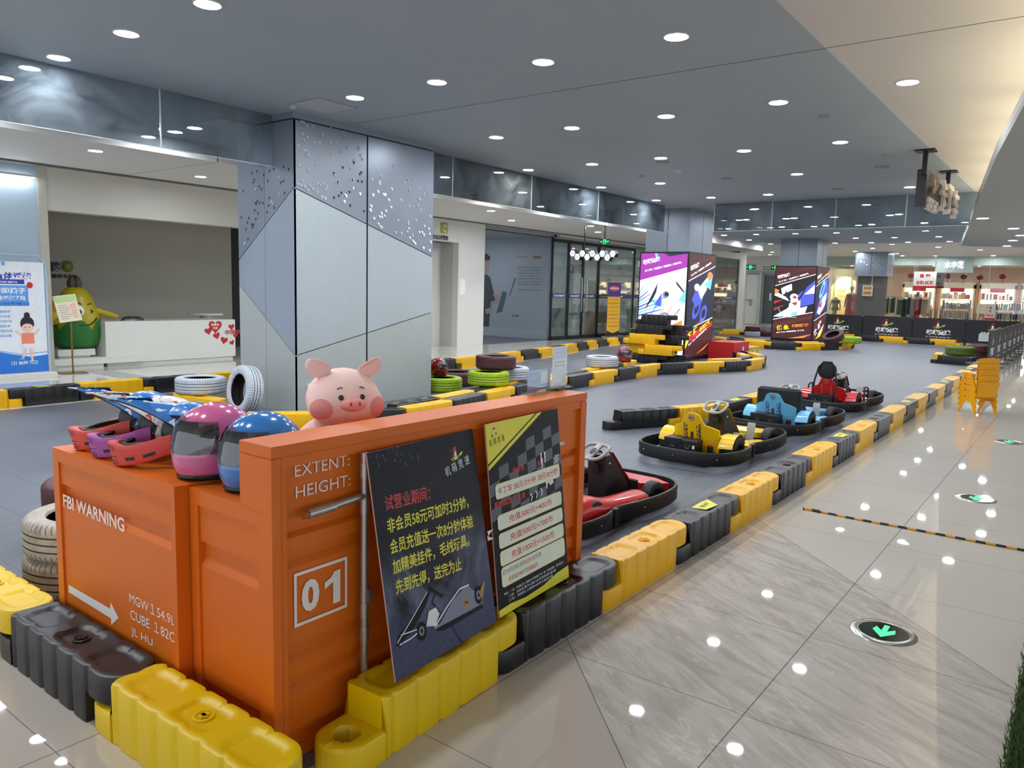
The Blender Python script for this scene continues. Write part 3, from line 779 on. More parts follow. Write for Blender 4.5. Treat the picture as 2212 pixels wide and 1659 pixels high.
# ================================================================ ORANGE COUNTER
M_OR = mat('orange_paint', 'da6a10', 0.42, spec=0.45, var=0.04, scale=4, bump=0.06, bscale=260)
M_SIGNW = mat('sign_white', 'e9e2dc', 0.5, var=0.01)
def groove_face(mb, horiz0, horiz1, z0, z1, face, out, grooves, axis, m=0, dep=0.018):
    """corrugated sheet: profile of outward offset against height, swept sideways"""
    prof = [(0.0, z0)]
    for (a, b) in sorted(grooves):
        prof += [(0.0, a), (-dep, a + (b - a) * 0.38), (-dep, b - 0.004), (0.0, b)]
    prof.append((0.0, z1))
    vs = []
    for h in (horiz0, horiz1):
        for (o, z) in prof:
            vs.append((face + out * o, h, z) if axis == 'x' else (h, face + out * o, z))
    n = len(prof); fs = [(i, n + i, n + i + 1, i + 1) for i in range(n - 1)]
    mb.add(vs, fs, m)
XP = -2.0
ct = thing('service_counter', 'long orange container-style counter wall marked 01 carrying the poster boards', 'counter', (-2.09, 2.36, 0))
mb = MB()
y0, y1, zt = 1.42, 3.30, 1.09
mb.box(-2.17, XP, y0, y1, zt - 0.035, zt); mb.box(-2.165, XP - 0.006, y0 + 0.004, y1 - 0.004, zt - 0.042, zt - 0.035)
mb.obj('top_rail', M_OR, ct, world=True)
mb = MB()
mb.box(-2.17, XP, y0, y0 + 0.035, 0.875, zt - 0.042); mb.box(-2.165, XP - 0.004, y0 + 0.039, y0 + 0.06, 0.0, zt - 0.042)
mb.box(-2.05, XP, y0, y0 + 0.035, 0.0, 0.875)
mb.box(-2.17, XP, y1 - 0.05, y1, 0.0, zt - 0.042)
mb.box(-2.165, XP - 0.004, y0 + 0.06, y1 - 0.05, zt - 0.075, zt - 0.042)
mb.box(-2.165, XP, y0 + 0.0, y1, 0.0, 0.045)
mb.obj('frame', M_OR, ct, world=True)
def zx(px, py): return at_x(px, py, XP).z
gz = [(zx(604, 1176), zx(604, 1150)), (zx(604, 1243), zx(604, 1206)), (zx(607, 1452), zx(607, 1413)), (zx(609, 1520), zx(609, 1482))]
mb = MB()
groove_face(mb, y0 + 0.06, y1 - 0.05, 0.045, zt - 0.075, XP - 0.022, 1, gz, 'x')
mb.box(-2.15, -2.145, 2.02, y1 - 0.03, 0.03, zt - 0.05); mb.box(-2.15, -2.145, y0 + 0.04, 2.02, 0.88, zt - 0.05)
mb.obj('corrugated_panel', M_OR, ct, world=True)
mb = MB(); mb.box(-2.66, -2.17, 2.0, 3.28, 0.74, 0.78); mb.box(-2.64, -2.62, 2.0, 3.26, 0.0, 0.74); mb.box(-2.66, -2.17, 3.25, 3.28, 0.0, 0.74); mb.obj('inner_desk', M_OR, ct, world=True)
def on_x(px0, py0, px1, py1, htop, s, x=XP - 0.0215 + 0.004, bold=0.0):
    """text on a plane x = const: lower left pixel, lower right pixel, height in px at the left"""
    a = at_x(px0, py0, x); b = at_x(px1, py1, x); c = at_x(px0, py0 - htop, x)
    return ((s,), dict(O=a, U=(0, 1, 0), V=(0, 0, 1), h=c.z - a.z, w=b.y - a.y, bold=bold))
rows_ = [on_x(637, 1031, 755, 1011, 26, 'EXTENT:'), on_x(639, 1077, 757, 1057, 26, 'HEIGHT:'), on_x(652, 1327, 690, 1314, 70, '0', bold=0.045)]
mb = MB()
for a_, k_ in rows_: put_text(mb, *a_, **k_)
_y0 = at_x(700, 1311, XP - 0.0175).y; _y1 = at_x(737, 1298, XP - 0.0175).y; _z0 = at_x(715, 1306, XP - .0175).z; _z1 = at_x(715, 1236, XP - .0175).z; _w = _y1 - _y0; _h = _z1 - _z0
mb.add([(XP - 0.0175, _y0 + a * _w, _z0 + b * _h) for a, b in ((.52, 0), (.95, 0), (.95, 1), (.60, 1), (.40, .84), (.04, .74), (.04, .54), (.52, .68))], [tuple(range(8))])
mb.obj('lettering', M_SIGNW, ct, world=True); mb = MB()
q0 = at_x(636, 1357, XP - 0.0175); q1 = at_x(750, 1313, XP - 0.0175); q2 = at_x(636, 1240, XP - 0.0175)
ya, yb, za, zb = q0.y, q1.y, q0.z, q2.z; w = 0.011; X = XP - 0.0175
for (a, b, c, d) in ((ya, yb, za, za + w), (ya, yb, zb - w, zb), (ya, ya + w, za + w, zb - w), (yb - w, yb, za + w, zb - w)):
    mb.add([(X, a, c), (X, b, c), (X, b, d), (X, a, d)], [(0, 1, 2, 3)])
mb.obj('number_frame', M_SIGNW, ct, world=True)
# galvanised lock bar and handle
M_GALV = mat('galvanised_pipe', 'b5b2ab', 0.33, 0.85, var=0.10, scale=25)
def lockbar(yb_, parent):
    mb = MB(); x = XP + 0.022
    mb.cyl((x, yb_, 0.06), (x, yb_, 1.02), 0.0135, 14)
    for z in (0.93, 0.80, 0.42, 0.33): mb.cyl((x, yb_, z), (x, yb_, z + 0.055), 0.0165, 14)
    mb.box(x - 0.03, x + 0.016, yb_ + 0.006, yb_ + 0.03, 0.47, 0.52)
    o = mb.obj('lock_bar', M_GALV, parent, 40, world=True)
    mb = MB(); z = 0.857; L = 0.245
    mb.cyl((x, yb_, z + 0.01), (x, yb_ - L * 0.62, z), 0.0125, 14); mb.cyl((x, yb_ - L * 0.55, z), (x, yb_ - L, z - 0.004), 0.0165, 14)
    mb.cyl((x, yb_ - L, z - 0.004), (x, yb_ - L - 0.018, z - 0.0045), 0.0135, 12, 1)
    h = mb.obj('handle', [M_GALV, mat('rusty_cap', 'a7552a', 0.5)], parent, 40, world=True)
lockbar(1.787, ct); lockbar(2.93 + 0.02, ct) if False else None
mb = MB(); mb.cyl((XP + 0.016, 2.90, 0.87), (XP + 0.016, 3.06, 0.865), 0.0135, 12)
mb.obj('lock_bar', M_GALV, ct, 40, world=True)

def cabinet(name, label, x0, x1, yf, yb_, zt, grooves, stile, px):
    t = thing('container_cabinet', label, 'cabinet', ((x0 + x1) / 2, (yf + yb_) / 2, 0), 0, 'orange container-style cabinets')
    mb = MB(); f = 0.035; rail = 0.055
    mb.box(x0, x1, yf, yb_, zt - 0.012, zt); mb.box(x0, x1, yf, yf + f, zt - rail, zt - 0.012); mb.obj('worktop', M_OR, t, world=True)
    mb = MB(); mb.box(x0, x0 + 0.02, yf + f, yb_, 0, zt - 0.012); mb.box(x1 - 0.02, x1, yf + f, yb_, 0, zt - 0.012); mb.box(x0, x1, yb_ - 0.01, yb_, 0, zt - 0.012)
    mb.box(x0, x0 + stile, yf, yf + f, 0, zt - rail); mb.box(x1 - stile * .55, x1, yf, yf + f, 0, zt - rail); mb.box(x0 + stile, x1 - stile * .55, yf, yf + f, 0, 0.05)
    mb.obj('carcass', M_OR, t, world=True)
    mb = MB(); groove_face(mb, x0 + stile, x1 - stile * .55, 0.05, zt - rail, yf + 0.008, -1, grooves, 'y'); d = mb.obj('corrugated_door', M_OR, t, world=True)
    for v in d.data.polygons: pass
    return t
gA = [(0.645, 0.735), (0.10, 0.175)]
cA = cabinet('container_cabinet', 'wide orange cabinet lettered FBI WARNING with a white arrow', -3.455, -2.487, 1.37, 1.98, 0.885, gA, 0.052, None)
gB = [(0.60, 0.69), (0.10, 0.175)]
cB = cabinet('container_cabinet', 'narrow unlettered orange cabinet between the lettered one and the counter wall', -2.480, -2.052, 1.422, 2.0, 0.876, gB, 0.05, None)
YD = 1.37 + 0.008 - 0.001
def on_y(px0, py0, px1, py1, htop, s, y=YD, bold=0.0):
    a = at_y(px0, py0, y); b = at_y(px1, py1, y); c = at_y(px0, py0 - htop, y)
    return ((s,), dict(O=a, U=(1, 0, 0), V=(0, 0, 1), h=c.z - a.z, w=b.x - a.x, bold=bold))
mb = MB()
for (a_, k_) in [on_y(137, 1094, 269, 1149, 27, 'FBI WARNING', bold=0.02), on_y(280, 1301, 378, 1349, 21, 'MGW１54.9L'), on_y(282, 1336, 378, 1388, 21, 'CUBE １82C'), on_y(284, 1375, 330, 1398, 21, 'JL HU')]: put_text(mb, *a_, **k_)
ar = [(148, 1263), (238, 1315), (239, 1301), (256, 1335), (240, 1350), (240, 1336), (148, 1279)]
mb.obj('lettering', M_SIGNW, cA, world=True)
mb = MB(); pa = [at_y(x, y, YD) for x, y in ar]; mb.add(pa[::-1], [tuple(range(7))]); mb.obj('arrow_mark', M_SIGNW, cA, world=True)

# ================================================================ POSTER BOARDS
class Board:
    def __init__(s, bl, br, tl, zb, xt, label, name='poster_board', cat='poster', thick=0.006, core='d9a79a', group=None):
        a = at_z(*bl, zb); b = at_z(*br, zb); c = at_x(*tl, xt)
        s.O = a; s.U = (b - a); s.W = s.U.length; s.U.normalize()
        v = c - a; v -= s.U * v.dot(s.U); s.Hh = v.length; s.V = v.normalized(); s.N = s.U.cross(s.V)
        s.t = thing(name, label, cat, tuple(a + s.U * s.W / 2), 0, group)
        mb = MB(); Mx = Matrix((s.U, s.V, s.N)).transposed().to_4x4(); Mx.translation = s.O
        mb.box(0, s.W, 0, s.Hh, -thick, -0.0002, 0, Mx); mb.obj('foam_board', mat('foam_edge_' + core, core, 0.6), s.t, world=True)
        s.mb = MB(); s.L = 0.0003; s.dl = 0.00003
    def uv(s, px, py):
        d = _ray(px, py); e = Vector((0, 0, EYE)); t = (s.O - e).dot(s.N) / d.dot(s.N); p = e + d * t - s.O
        return p.dot(s.U), p.dot(s.V)
    def P(s, u, v, l=None): return s.O + s.U * u + s.V * v + s.N * (s.L if l is None else l)
    def poly(s, pts, m, up=None):
        s.L += s.dl if up is None else 0
        s.mb.add([s.P(u, v, up) for u, v in pts], [tuple(range(len(pts)))], m)
    def rect(s, u0, u1, v0, v1, m): s.poly([(u0, v0), (u1, v0), (u1, v1), (u0, v1)], m)
    def rrect(s, u0, u1, v0, v1, r, m):
        pts = []
        for cx, cy, a0 in ((u1 - r, v0 + r, -90), (u1 - r, v1 - r, 0), (u0 + r, v1 - r, 90), (u0 + r, v0 + r, 180)):
            pts += [(cx + r * math.cos(math.radians(a0 + k * 18)), cy + r * math.sin(math.radians(a0 + k * 18))) for k in range(6)]
        s.poly(pts, m)
    def ell(s, u, v, a, b, m, n=20, rot=0.0):
        c, d = math.cos(rot), math.sin(rot)
        s.poly([(u + a * math.cos(2 * PI * k / n) * c - b * math.sin(2 * PI * k / n) * d, v + a * math.cos(2 * PI * k / n) * d + b * math.sin(2 * PI * k / n) * c) for k in range(n)], m)
    def line(s, pts, w, m):
        for (a, b) in zip(pts[:-1], pts[1:]):
            d = Vector((b[0] - a[0], b[1] - a[1])); 
            if d.length < 1e-9: continue
            n = Vector((-d.y, d.x)).normalized() * w / 2
            s.poly([(a[0] - n.x, a[1] - n.y), (b[0] - n.x, b[1] - n.y), (b[0] + n.x, b[1] + n.y), (a[0] + n.x, a[1] + n.y)], m)
    def text(s, st, u, v, h, w=None, m=0, bold=0.0, rot=0.0, slant=0.0, center=False):
        s.L += s.dl
        U = s.U * math.cos(rot) + s.V * math.sin(rot); V = s.V * math.cos(rot) - s.U * math.sin(rot)
        put_text(s.mb, st, s.P(u, v), U, V, h, w, bold, m, 0, center=center, slant=slant)
    def tpx(s, st, p0, p1, hp, m=0, bold=0.0):
        """text whose lower left / lower right corners and height are read off the photograph"""
        u0, v0 = s.uv(*p0); u1, v1 = s.uv(*p1); u2, v2 = s.uv(p0[0], p0[1] - hp)
        s.text(st, u0, v0, abs(v2 - v0), u1 - u0, m, bold, math.atan2(v1 - v0, u1 - u0))
    def done(s, mats, name='printed_face'): return s.mb.obj(name, mats, s.t, world=True)
def kart_logo(b, u, v, k, mw, my, mr, mk, txt=None):
    """small racing-kart emblem: driver with streaming red lines in a yellow kart"""
    b.poly([(u - .9 * k, v - .1 * k), (u + .2 * k, v + .05 * k), (u + .95 * k, v + .35 * k), (u + .9 * k, v + .1 * k), (u + .3 * k, v - .25 * k), (u - .7 * k, v - .4 * k)], my)
    b.ell(u - .62 * k, v - .3 * k, .22 * k, .2 * k, mk, 12); b.ell(u - .62 * k, v - .3 * k, .1 * k, .09 * k, my, 10)
    b.ell(u + .32 * k, v - .05 * k, .2 * k, .2 * k, mk, 12); b.ell(u + .32 * k, v - .05 * k, .09 * k, .09 * k, mw, 10)
    b.poly([(u - .35 * k, v + .0 * k), (u + .05 * k, v + .05 * k), (u + .0 * k, v + .45 * k), (u - .25 * k, v + .5 * k)], mw)
    b.ell(u - .12 * k, v + .68 * k, .24 * k, .22 * k, mr, 14)
    b.poly([(u - .02 * k, v + .58 * k), (u + .15 * k, v + .6 * k), (u + .15 * k, v + .72 * k), (u - .02 * k, v + .74 * k)], mk)
    for q in range(5): b.poly([(u - .4 * k, v + (.7 - .17 * q) * k), (u - .95 * k, v + (.62 - .19 * q) * k), (u - .42 * k, v + (.64 - .17 * q) * k)], mr)
def print_mat(name, bot='3c4660', mid='77809a', top='15161b', Hh=0.8):
    m, p = base_mat(name, srgb(bot), 0.4, 0, 0.2)
    t = NT(m); x, y, z, v = t.xyz('World')
    zz = t.math('DIVIDE', t.math('SUBTRACT', z, 0.22), Hh)
    n = t.noise(v, 6.0, 6.0, 0.65, 0.8); g = t.noise(v, 60.0, 4.0, 0.7); cl = t.noise(v, 3.2, 5.0, 0.6, 1.0)
    road = t.mix(g, srgb('262c40'), srgb('586080'))
    smoke = t.mix(t.ramp(cl, 0.38, 0.66), srgb('1b1d27'), srgb(mid))
    c = t.mix(t.ramp(zz, 0.16, 0.30), road, smoke)
    sp = t.math('GREATER_THAN', t.noise(v, 95.0, 2.0, 0.6), 0.70)
    up = t.mix(t.math('MULTIPLY', sp, t.ramp(n, 0.45, 0.7)), srgb(top), srgb('8a8fc4'))
    c = t.mix(t.ramp(t.math('MULTIPLY_ADD', n, 0.25, zz), 0.50, 0.72), c, up)
    t.put(p.inputs['Base Color'], c)
    return m
b1 = Board((855, 1475), (1072, 1343), (792, 979), 0.226, XP + 0.044, 'poster board with yellow Chinese lines above a racing kart, leaning on the counter')
PM = [print_mat('smoky_night_print'), mat('print_yellow', 'e9e23a', 0.4), mat('print_red', 'd5332f', 0.4), mat('print_white', 'e6e8ee', 0.4), mat('print_black', '101115', 0.45, spec=0.2), mat('print_blue', '2c2f74', 0.4), mat('print_grey', '7d8496', 0.4), mat('print_gold', 'b08a3c', 0.4)]
b1.rect(0, b1.W, 0, b1.Hh, 0)
b1.tpx('试营业期间：', (833, 1105), (930, 1080), 34, 2, 0.01)
b1.tpx('非会员58元可加时3分钟，', (838, 1154), (1013, 1098), 34, 1, 0.015)
b1.tpx('会员充值送一次8分钟体验', (844, 1199), (1023, 1139), 34, 1, 0.015)
b1.tpx('加精美挂件，毛绒玩具。', (850, 1243), (1015, 1180), 34, 1, 0.015)
b1.tpx('先到先得，送完为止', (856, 1286), (998, 1232), 34, 1, 0.015)
u, v = b1.uv(986, 985); kart_logo(b1, u, v, 0.042, 3, 1, 2, 4)
b1.tpx('机 萌 竞 速', (964, 1031), (1016, 1000), 22, 3, 0.0)
# purple neon sketch in the top corner
rr = random.Random(5)
for k in range(46):
    u0, v0 = b1.uv(rr.uniform(800, 905), rr.uniform(960, 1000)); 
    if v0 > b1.Hh - 0.004: v0 = b1.Hh - rr.uniform(0.004, 0.05)
    b1.line([(max(0.004, u0), v0), (max(0.004, u0 + rr.uniform(-.015, .015)), min(b1.Hh - .002, v0 + rr.uniform(-.03, .02)))], 0.0016, 5 if k % 3 else 6)
# racing kart drawing
def pj(pts): return [b1.uv(x, y) for x, y in pts]
b1.poly(pj([(855, 1393), (862, 1372), (887, 1340), (915, 1290), (925, 1276), (927, 1284), (918, 1310), (900, 1345), (880, 1375), (862, 1398)])[::-1], 4)
b1.line(pj([(857, 1390), (890, 1335), (922, 1278)]), 0.004, 3); b1.line(pj([(865, 1372), (922, 1352), (948, 1350)]), 0.004, 3)
b1.poly(pj([(935, 1362), (950, 1345), (975, 1300), (1000, 1270), (1010, 1265), (1040, 1290), (1042, 1302), (1000, 1330), (960, 1352)])[::-1], 6)
b1.poly(pj([(936, 1362), (952, 1352), (1040, 1305), (1043, 1312), (958, 1362)])[::-1], 4)
b1.line(pj([(938, 1355), (965, 1310), (992, 1272), (1012, 1263)]), 0.007, 3)
for (x, y, r) in ((910, 1363, .034), (1033, 1285, .036), (927, 1340, .016)):
    u, v = b1.uv(x, y); b1.ell(u, v, r * .8, r, 4, 24); b1.ell(u, v, r * .42, r * .52, 6, 20); b1.ell(u, v, r * .2, r * .26, 4, 14)
b1.line(pj([(929, 1272), (955, 1288)]), 0.012, 4); b1.line(pj([(940, 1282), (932, 1300), (950, 1325)]), 0.005, 4)
b1.poly(pj([(920, 1350), (925, 1320), (940, 1312), (948, 1325), (940, 1350)])[::-1], 3)
b1.line(pj([(862, 1393), (885, 1380), (900, 1368)]), 0.005, 3); b1.line(pj([(866, 1398), (872, 1378), (902, 1362)]), 0.003, 5)
u, v = b1.uv(1006, 1302); b1.rect(u - .013, u + .013, v - .02, v + .02, 7); b1.text('74', u - .011, v - .009, 0.018, 0.022, 4, 0.03)
b1.line(pj([(975, 1350), (985, 1372), (1000, 1388)]), 0.003, 4); b1.poly(pj([(1040, 1300), (1046, 1258), (1043, 1256), (1036, 1275)])[::-1], 7)
b1.done(PM)

b2 = Board((1078, 1335), (1228, 1246), (1031, 921), 0.226, XP + 0.044, 'poster board with a yellow corner, grey chequers and pale price boxes')
PN = [mat('print_black'), mat('print_yellow'), mat('print_red'), mat('print_white'), mat('check_grey', '4d505c', 0.4), mat('box_cream', 'e4ecd8', 0.4), mat('box_line', 'd8c23a', 0.4)]
b2.rect(0, b2.W, 0, b2.Hh, 0)
def q2(pts): return [b2.uv(x, y) for x, y in pts]
W2, H2 = b2.W, b2.Hh
# chequered flag area
n = 8; cw = W2 / n
for i in range(n):
    for j in range(9):
        if (i + j) % 2: continue
        v1 = H2 - j * 0.052; sk = 0.0
        vtop = v1 + (i * 0.012) - 0.05
        lim = H2 - 0.03 - (1 - i / n) * 0.18
        if vtop > min(lim, H2 - 0.001) + 0.03 or vtop < H2 * 0.48: continue
        b2.poly([(i * cw, vtop - 0.052), ((i + 1) * cw, vtop - 0.040), ((i + 1) * cw, min(vtop + 0.012, H2)), (i * cw, min(vtop, H2))], 4)
b2.poly([(0, H2 - 0.205), (W2 * 0.80, H2), (0, H2)], 0); b2.poly([(0, H2 - 0.195), (W2 * 0.76, H2), (0, H2)], 1)
b2.poly([(0, H2 - 0.168), (W2 * 0.66, H2), (W2 * 0.685, H2), (0, H2 - 0.177)], 0)
u, v = b2.uv(1068, 936); kart_logo(b2, u, v, 0.030, 3, 1, 2, 0)
b2.tpx('机 萌 竞 速', (1057, 966), (1090, 951), 15, 0, 0.0)
b2.tpx('非会员', (1107, 1024), (1132, 1015), 14, 2, 0.015); b2.tpx('会员', (1160, 1008), (1175, 1003), 14, 2, 0.015)
# white sports car sketch and arrows
u, v = b2.uv(1190, 1038); b2.poly([(u - .045, v - .03), (u + .03, v - .01), (u + .045, v + .03), (u + .02, v + .045), (u - .02, v + .03), (u - .05, v + .005)], 3); b2.ell(u - .025, v - .02, .012, .014, 0); b2.ell(u + .03, v + .0, .012, .014, 0)
u, v = b2.uv(1201, 991)
for i in range(4):
    for j in range(4):
        if (i + j) % 2 == 0: b2.rect(u - .02 + i * .01, u - .01 + i * .01, v - .02 + j * .01, v - .01 + j * .01, 3)
for k, (x, y) in enumerate([(1168, 992), (1176, 990), (1170, 1004)]): 
    u, v = b2.uv(x, y); b2.poly([(u - .004, v - .02), (u + .004, v - .02), (u + .009, v + .03), (u - .004, v + .03)], 3)
for k in range(3):
    u, v = b2.uv(1146 + k * 11, 1083 - k * 6); b2.poly([(u, v), (u + .008, v), (u + .018, v + .018), (u + .006, v + .036), (u - .003, v + .036), (u + .009, v + .018)], 3)
u, v = b2.uv(1049, 1165); b2.poly([(max(u, .002), v - .01), (u + .012, v - .01), (u + .02, v + .01), (u + .012, v + .03), (max(u, .002), v + .03), (u + .01, v + .01)], 3)
for (bl_, tr_, tx, cl, f) in [((1057, 1079), (1197, 1010), '卡丁车 58元/5分钟 38元/8分钟', 2, 0.015), ((1062, 1145), (1204, 1070), '充值300元=400币', 2, 0.015), ((1065, 1187), (1208, 1103), '充值500元=700币', 2, 0.015), ((1068, 1224), (1210, 1138), '充值1000元=1500币', 2, 0.015)]:
    u0, v0 = b2.uv(*bl_); u1, v1 = b2.uv(*tr_)
    vm0 = min(v0, v1); vm1 = max(v0, v1); hh = 0.062
    vc = (v0 + v1) / 2
    b2.rrect(0.035, W2 - 0.02, vc - hh / 2 - .002, vc + hh / 2 + .002, 0.016, 6); b2.rrect(0.037, W2 - 0.022, vc - hh / 2, vc + hh / 2, 0.015, 5)
    wd = (W2 - 0.09) * (1.0 if '卡' in tx else 0.72)
    b2.text(tx, W2 / 2 + 0.004, vc, 0.032, wd, cl, f, center=True)
u0, v0 = b2.uv(1072, 1262); u1, v1 = b2.uv(1214, 1175); vc = (v0 + v1) / 2
b2.rrect(0.035, W2 - 0.02, vc - .044, vc + .044, 0.018, 6); b2.rrect(0.037, W2 - 0.022, vc - .042, vc + .042, 0.017, 5)
b2.text('成为会员后单次按照', 0.045, vc + .008, 0.022, 0.17, 0); b2.text('会员价', 0.217, vc + .008, 0.022, 0.058, 2, .015); b2.text('进行扣费', 0.278, vc + .008, 0.022, 0.075, 0)
b2.text('充值', 0.085, vc - .03, 0.022, 0.038, 2, .015); b2.text('相应', 0.126, vc - .03, 0.022, 0.036, 0); b2.text('金额', 0.165, vc - .03, 0.022, 0.038, 2, .015); b2.text('可在', 0.206, vc - .03, 0.022, 0.036, 0); b2.text('系统显示', 0.245, vc - .03, 0.022, 0.075, 2, .015)
b2.tpx('即刻起加入会员', (1067, 1100), (1134, 1075), 14, 2, 0.015)
b2.text('地址：一店：西湖区文二西路551号西城广场一楼（场地调整，暂停营业）', 0.045, vc - .078, 0.012, W2 - 0.09, 3)
b2.text('二店：余杭区葛平山路1509号西银城A座7楼', 0.075, vc - .096, 0.012, W2 - 0.19, 3)
b2.text('三店：拱墅区上塘路458号水晶城3楼', 0.075, vc - .114, 0.012, W2 - 0.22, 3)
b2.poly([(0, 0), (W2, 0), (W2, 0.058), (W2 * .82, 0.052), (W2 * .6, 0.03), (W2 * .35, 0.024), (W2 * .15, 0.034), (0, 0.03)], 1)
b2.done(PN)
# ================================================================ TYRES
def tyre_mat(name, col, wear=0.3, dirt='2a2a2a'):
    m, p = base_mat(name, srgb(col), 0.5, 0, 0.4)
    t = NT(m); x, y, z, v = t.xyz('Object')
    ang = t.math('ARCTAN2', y, x); r = t.math('SQRT', t.math('ADD', t.math('MULTIPLY', x, x), t.math('MULTIPLY', y, y)))
    sh = t.math('GREATER_THAN', t.math('ABSOLUTE', t.math('SUBTRACT', z, 0.1)), 0.055)
    tread = t.math('GREATER_THAN', r, 0.275)
    sip = t.math('GREATER_THAN', t.math('FRACT', t.math('MULTIPLY_ADD', z, 6.0, t.math('MULTIPLY', ang, 60 / (2 * PI)))), 0.82)
    cut = t.math('MULTIPLY', t.math('MULTIPLY', sip, tread), sh)
    n = t.noise(v, 7.0, 5.0, 0.7); n2 = t.noise(v, 26.0, 4.0, 0.7)
    c = t.mix(t.math('MULTIPLY', t.ramp(t.math('MULTIPLY_ADD', n2, 0.4, t.math('MULTIPLY', n, 0.6)), 0.46, 0.66), wear), srgb(col), srgb(dirt))
    c = t.mix(t.math('MULTIPLY', cut, 0.75), c, srgb('1a1a1a'))
    t.put(p.inputs['Base Color'], c)
    t.put(p.inputs['Normal'], t.bump(t.math('MULTIPLY', cut, -1.0), 0.5, 0.004))
    MATS[name] = m
    return m
TM = {'white': tyre_mat('tyre_white', 'c6ced8', 0.35, '6a7482'), 'maroon': tyre_mat('tyre_maroon', '54272b', 0.4, '2c1a1c'), 'lime': tyre_mat('tyre_lime', 'a3c41a', 0.45, '4c6a12'),
      'old': tyre_mat('tyre_dirty_white', 'b9b0a4', 0.6, '6b6259'), 'black': tyre_mat('tyre_black', '232325', 0.3), 'green': tyre_mat('tyre_dark_green', '5d7420', 0.6, '2f3a18')}
M_INNER = mat('rubber_inside', '141415', 0.7); M_GRV = mat('tread_groove', '55585d', 0.7)
def tyre_mesh(R=0.30, w=0.2):
    P = [(R - .045, 0.0), (R - .018, .008), (R - .003, .024), (R, .04), (R, .060), (R - .007, .061), (R - .007, .067), (R, .068), (R, .096), (R - .007, .097), (R - .007, .103), (R, .104), (R, .132), (R - .007, .133), (R - .007, .139), (R, .140), (R, w - .04), (R - .003, w - .024), (R - .018, w - .008), (R - .045, w),
         (.74 * R, w - .002), (.66 * R, w - .008), (.64 * R, w - .022), (.66 * R, w - .03), (R - .04, w - .05), (R - .022, w * .5), (R - .04, .05), (.66 * R, .03), (.64 * R, .022), (.66 * R, .008), (.74 * R, .002)]
    mb = MB(); mb.lathe([(r, z) for r, z in P], 56, closed=True, mfun=lambda i: 1 if 22 <= i <= 27 else (2 if i in (4, 5, 6, 8, 9, 10, 12, 13, 14) else 0)); return mb
_tyre = tyre_mesh()
TY0 = []
def tyre(x, y, z, colr, label, group='coloured track tyres', rot=None, s=1.0):
    if not TY0:
        t = _tyre.obj('tyre', [TM['white'], M_INNER, M_GRV], None, 40); TY0.append(t)
        o = t
    else:
        o = TY0[0].copy(); COL.objects.link(o)
    o.location = (x, y, z); o.rotation_euler = rot or (0, 0, random.uniform(0, 6)); o.scale = (s, s, s)
    o.material_slots[0].link = 'OBJECT'; o.material_slots[0].material = TM[colr]
    tag(o, label, 'tyre', group); return o
def tp(px, py, z, colr, label, rot=None, s=1.0, group='coloured track tyres'):
    p = at_z(px, py, z); return tyre(p.x, p.y, z, colr, label, group, rot, s)
# left of the cabinets
tyre(-4.10, 1.78, 0.0, 'old', 'worn dirty tyre at the bottom of the pile beside the lettered cabinet', 'tyres beside the lettered cabinet')
tyre(-4.08, 1.78, 0.2, 'old', 'off-white flat tyre on top of the worn one beside the lettered cabinet', 'tyres beside the lettered cabinet')
tyre(-4.75, 2.12, 0.0, 'black', 'black tyre under the dull maroon tyre beyond the off-white pile', 'tyres beside the lettered cabinet')
tyre(-4.72, 2.12, 0.2, 'maroon', 'dull maroon flat tyre behind the off-white pile by the cabinet', 'tyres beside the lettered cabinet')
tyre(-8.74, 5.20, BH, 'white', 'white tyre lying flat on barrier blocks before the big column')
o = tyre(-6.80, 5.28, 0.0, 'white', 'white tyre standing upright against the big column'); 
o.rotation_euler = Vector((-.12, -.98, .14)).to_track_quat('Z', 'Y').to_euler(); o.location = (-7.98, 5.42, 0.30)
p = at_y(508, 800, 6.1); o = tyre(p.x, 5.9, 0.3, 'black', 'black tyre standing behind the flat white tyre at the column'); o.rotation_euler = (math.radians(84), 0, math.radians(60)); o.location = (-9.75, 6.75, 0.30)
z1 = BH
tyre(-7.98, 8.78, 0.0, 'lime', 'lime green flat tyre at the far corner of the big column', s=1.1)
tyre(-8.30, 9.50, 0.0, 'maroon', 'maroon flat tyre next to the lime green one by the column', s=1.15)
tyre(-6.85, 8.55, z1, 'lime', 'lime green flat tyre supporting the topmost maroon tyre')
tyre(-7.02, 9.28, z1, 'white', 'white flat tyre supporting the topmost maroon tyre')
tyre(-6.98, 8.88, z1 + 0.2, 'maroon', 'topmost maroon tyre resting on a lime and a white tyre')
tp(1300, 792, BH, 'white', 'white flat tyre alone on the striped barrier near the block pile')
tyre(-8.10, 19.95, 0.0, 'maroon', 'lower maroon tyre beside the purple light box column'); tyre(-8.10, 19.95, 0.2, 'maroon', 'x')
bpy.data.objects[-1] if False else None
for o in COL.objects:
    if o.get('label') == 'x': o['label'] = 'upper maroon tyre stacked beside the purple light box column'
for (px, c, z, l) in [(1621, 'white', 0, 'white far tyre under the small maroon one by the fire doors'), (1621, 'maroon', 0.2, 'small maroon far tyre on top of the white one by the fire doors'), (1653, 'maroon', 0, 'maroon far tyre between the white and lime ones'), (1675, 'lime', 0, 'lime far tyre half hidden by the red and black light box')]:
    q = at_z(px, 727, 0.0); tyre(q.x + (0.0), q.y + 0.2, z, c, l, s=0.95 if z else 1.0)
q = at_z(1838, 741, BH); tyre(q.x, q.y, BH, 'lime', 'lime tyre carrying a tilted maroon tyre on the far island')
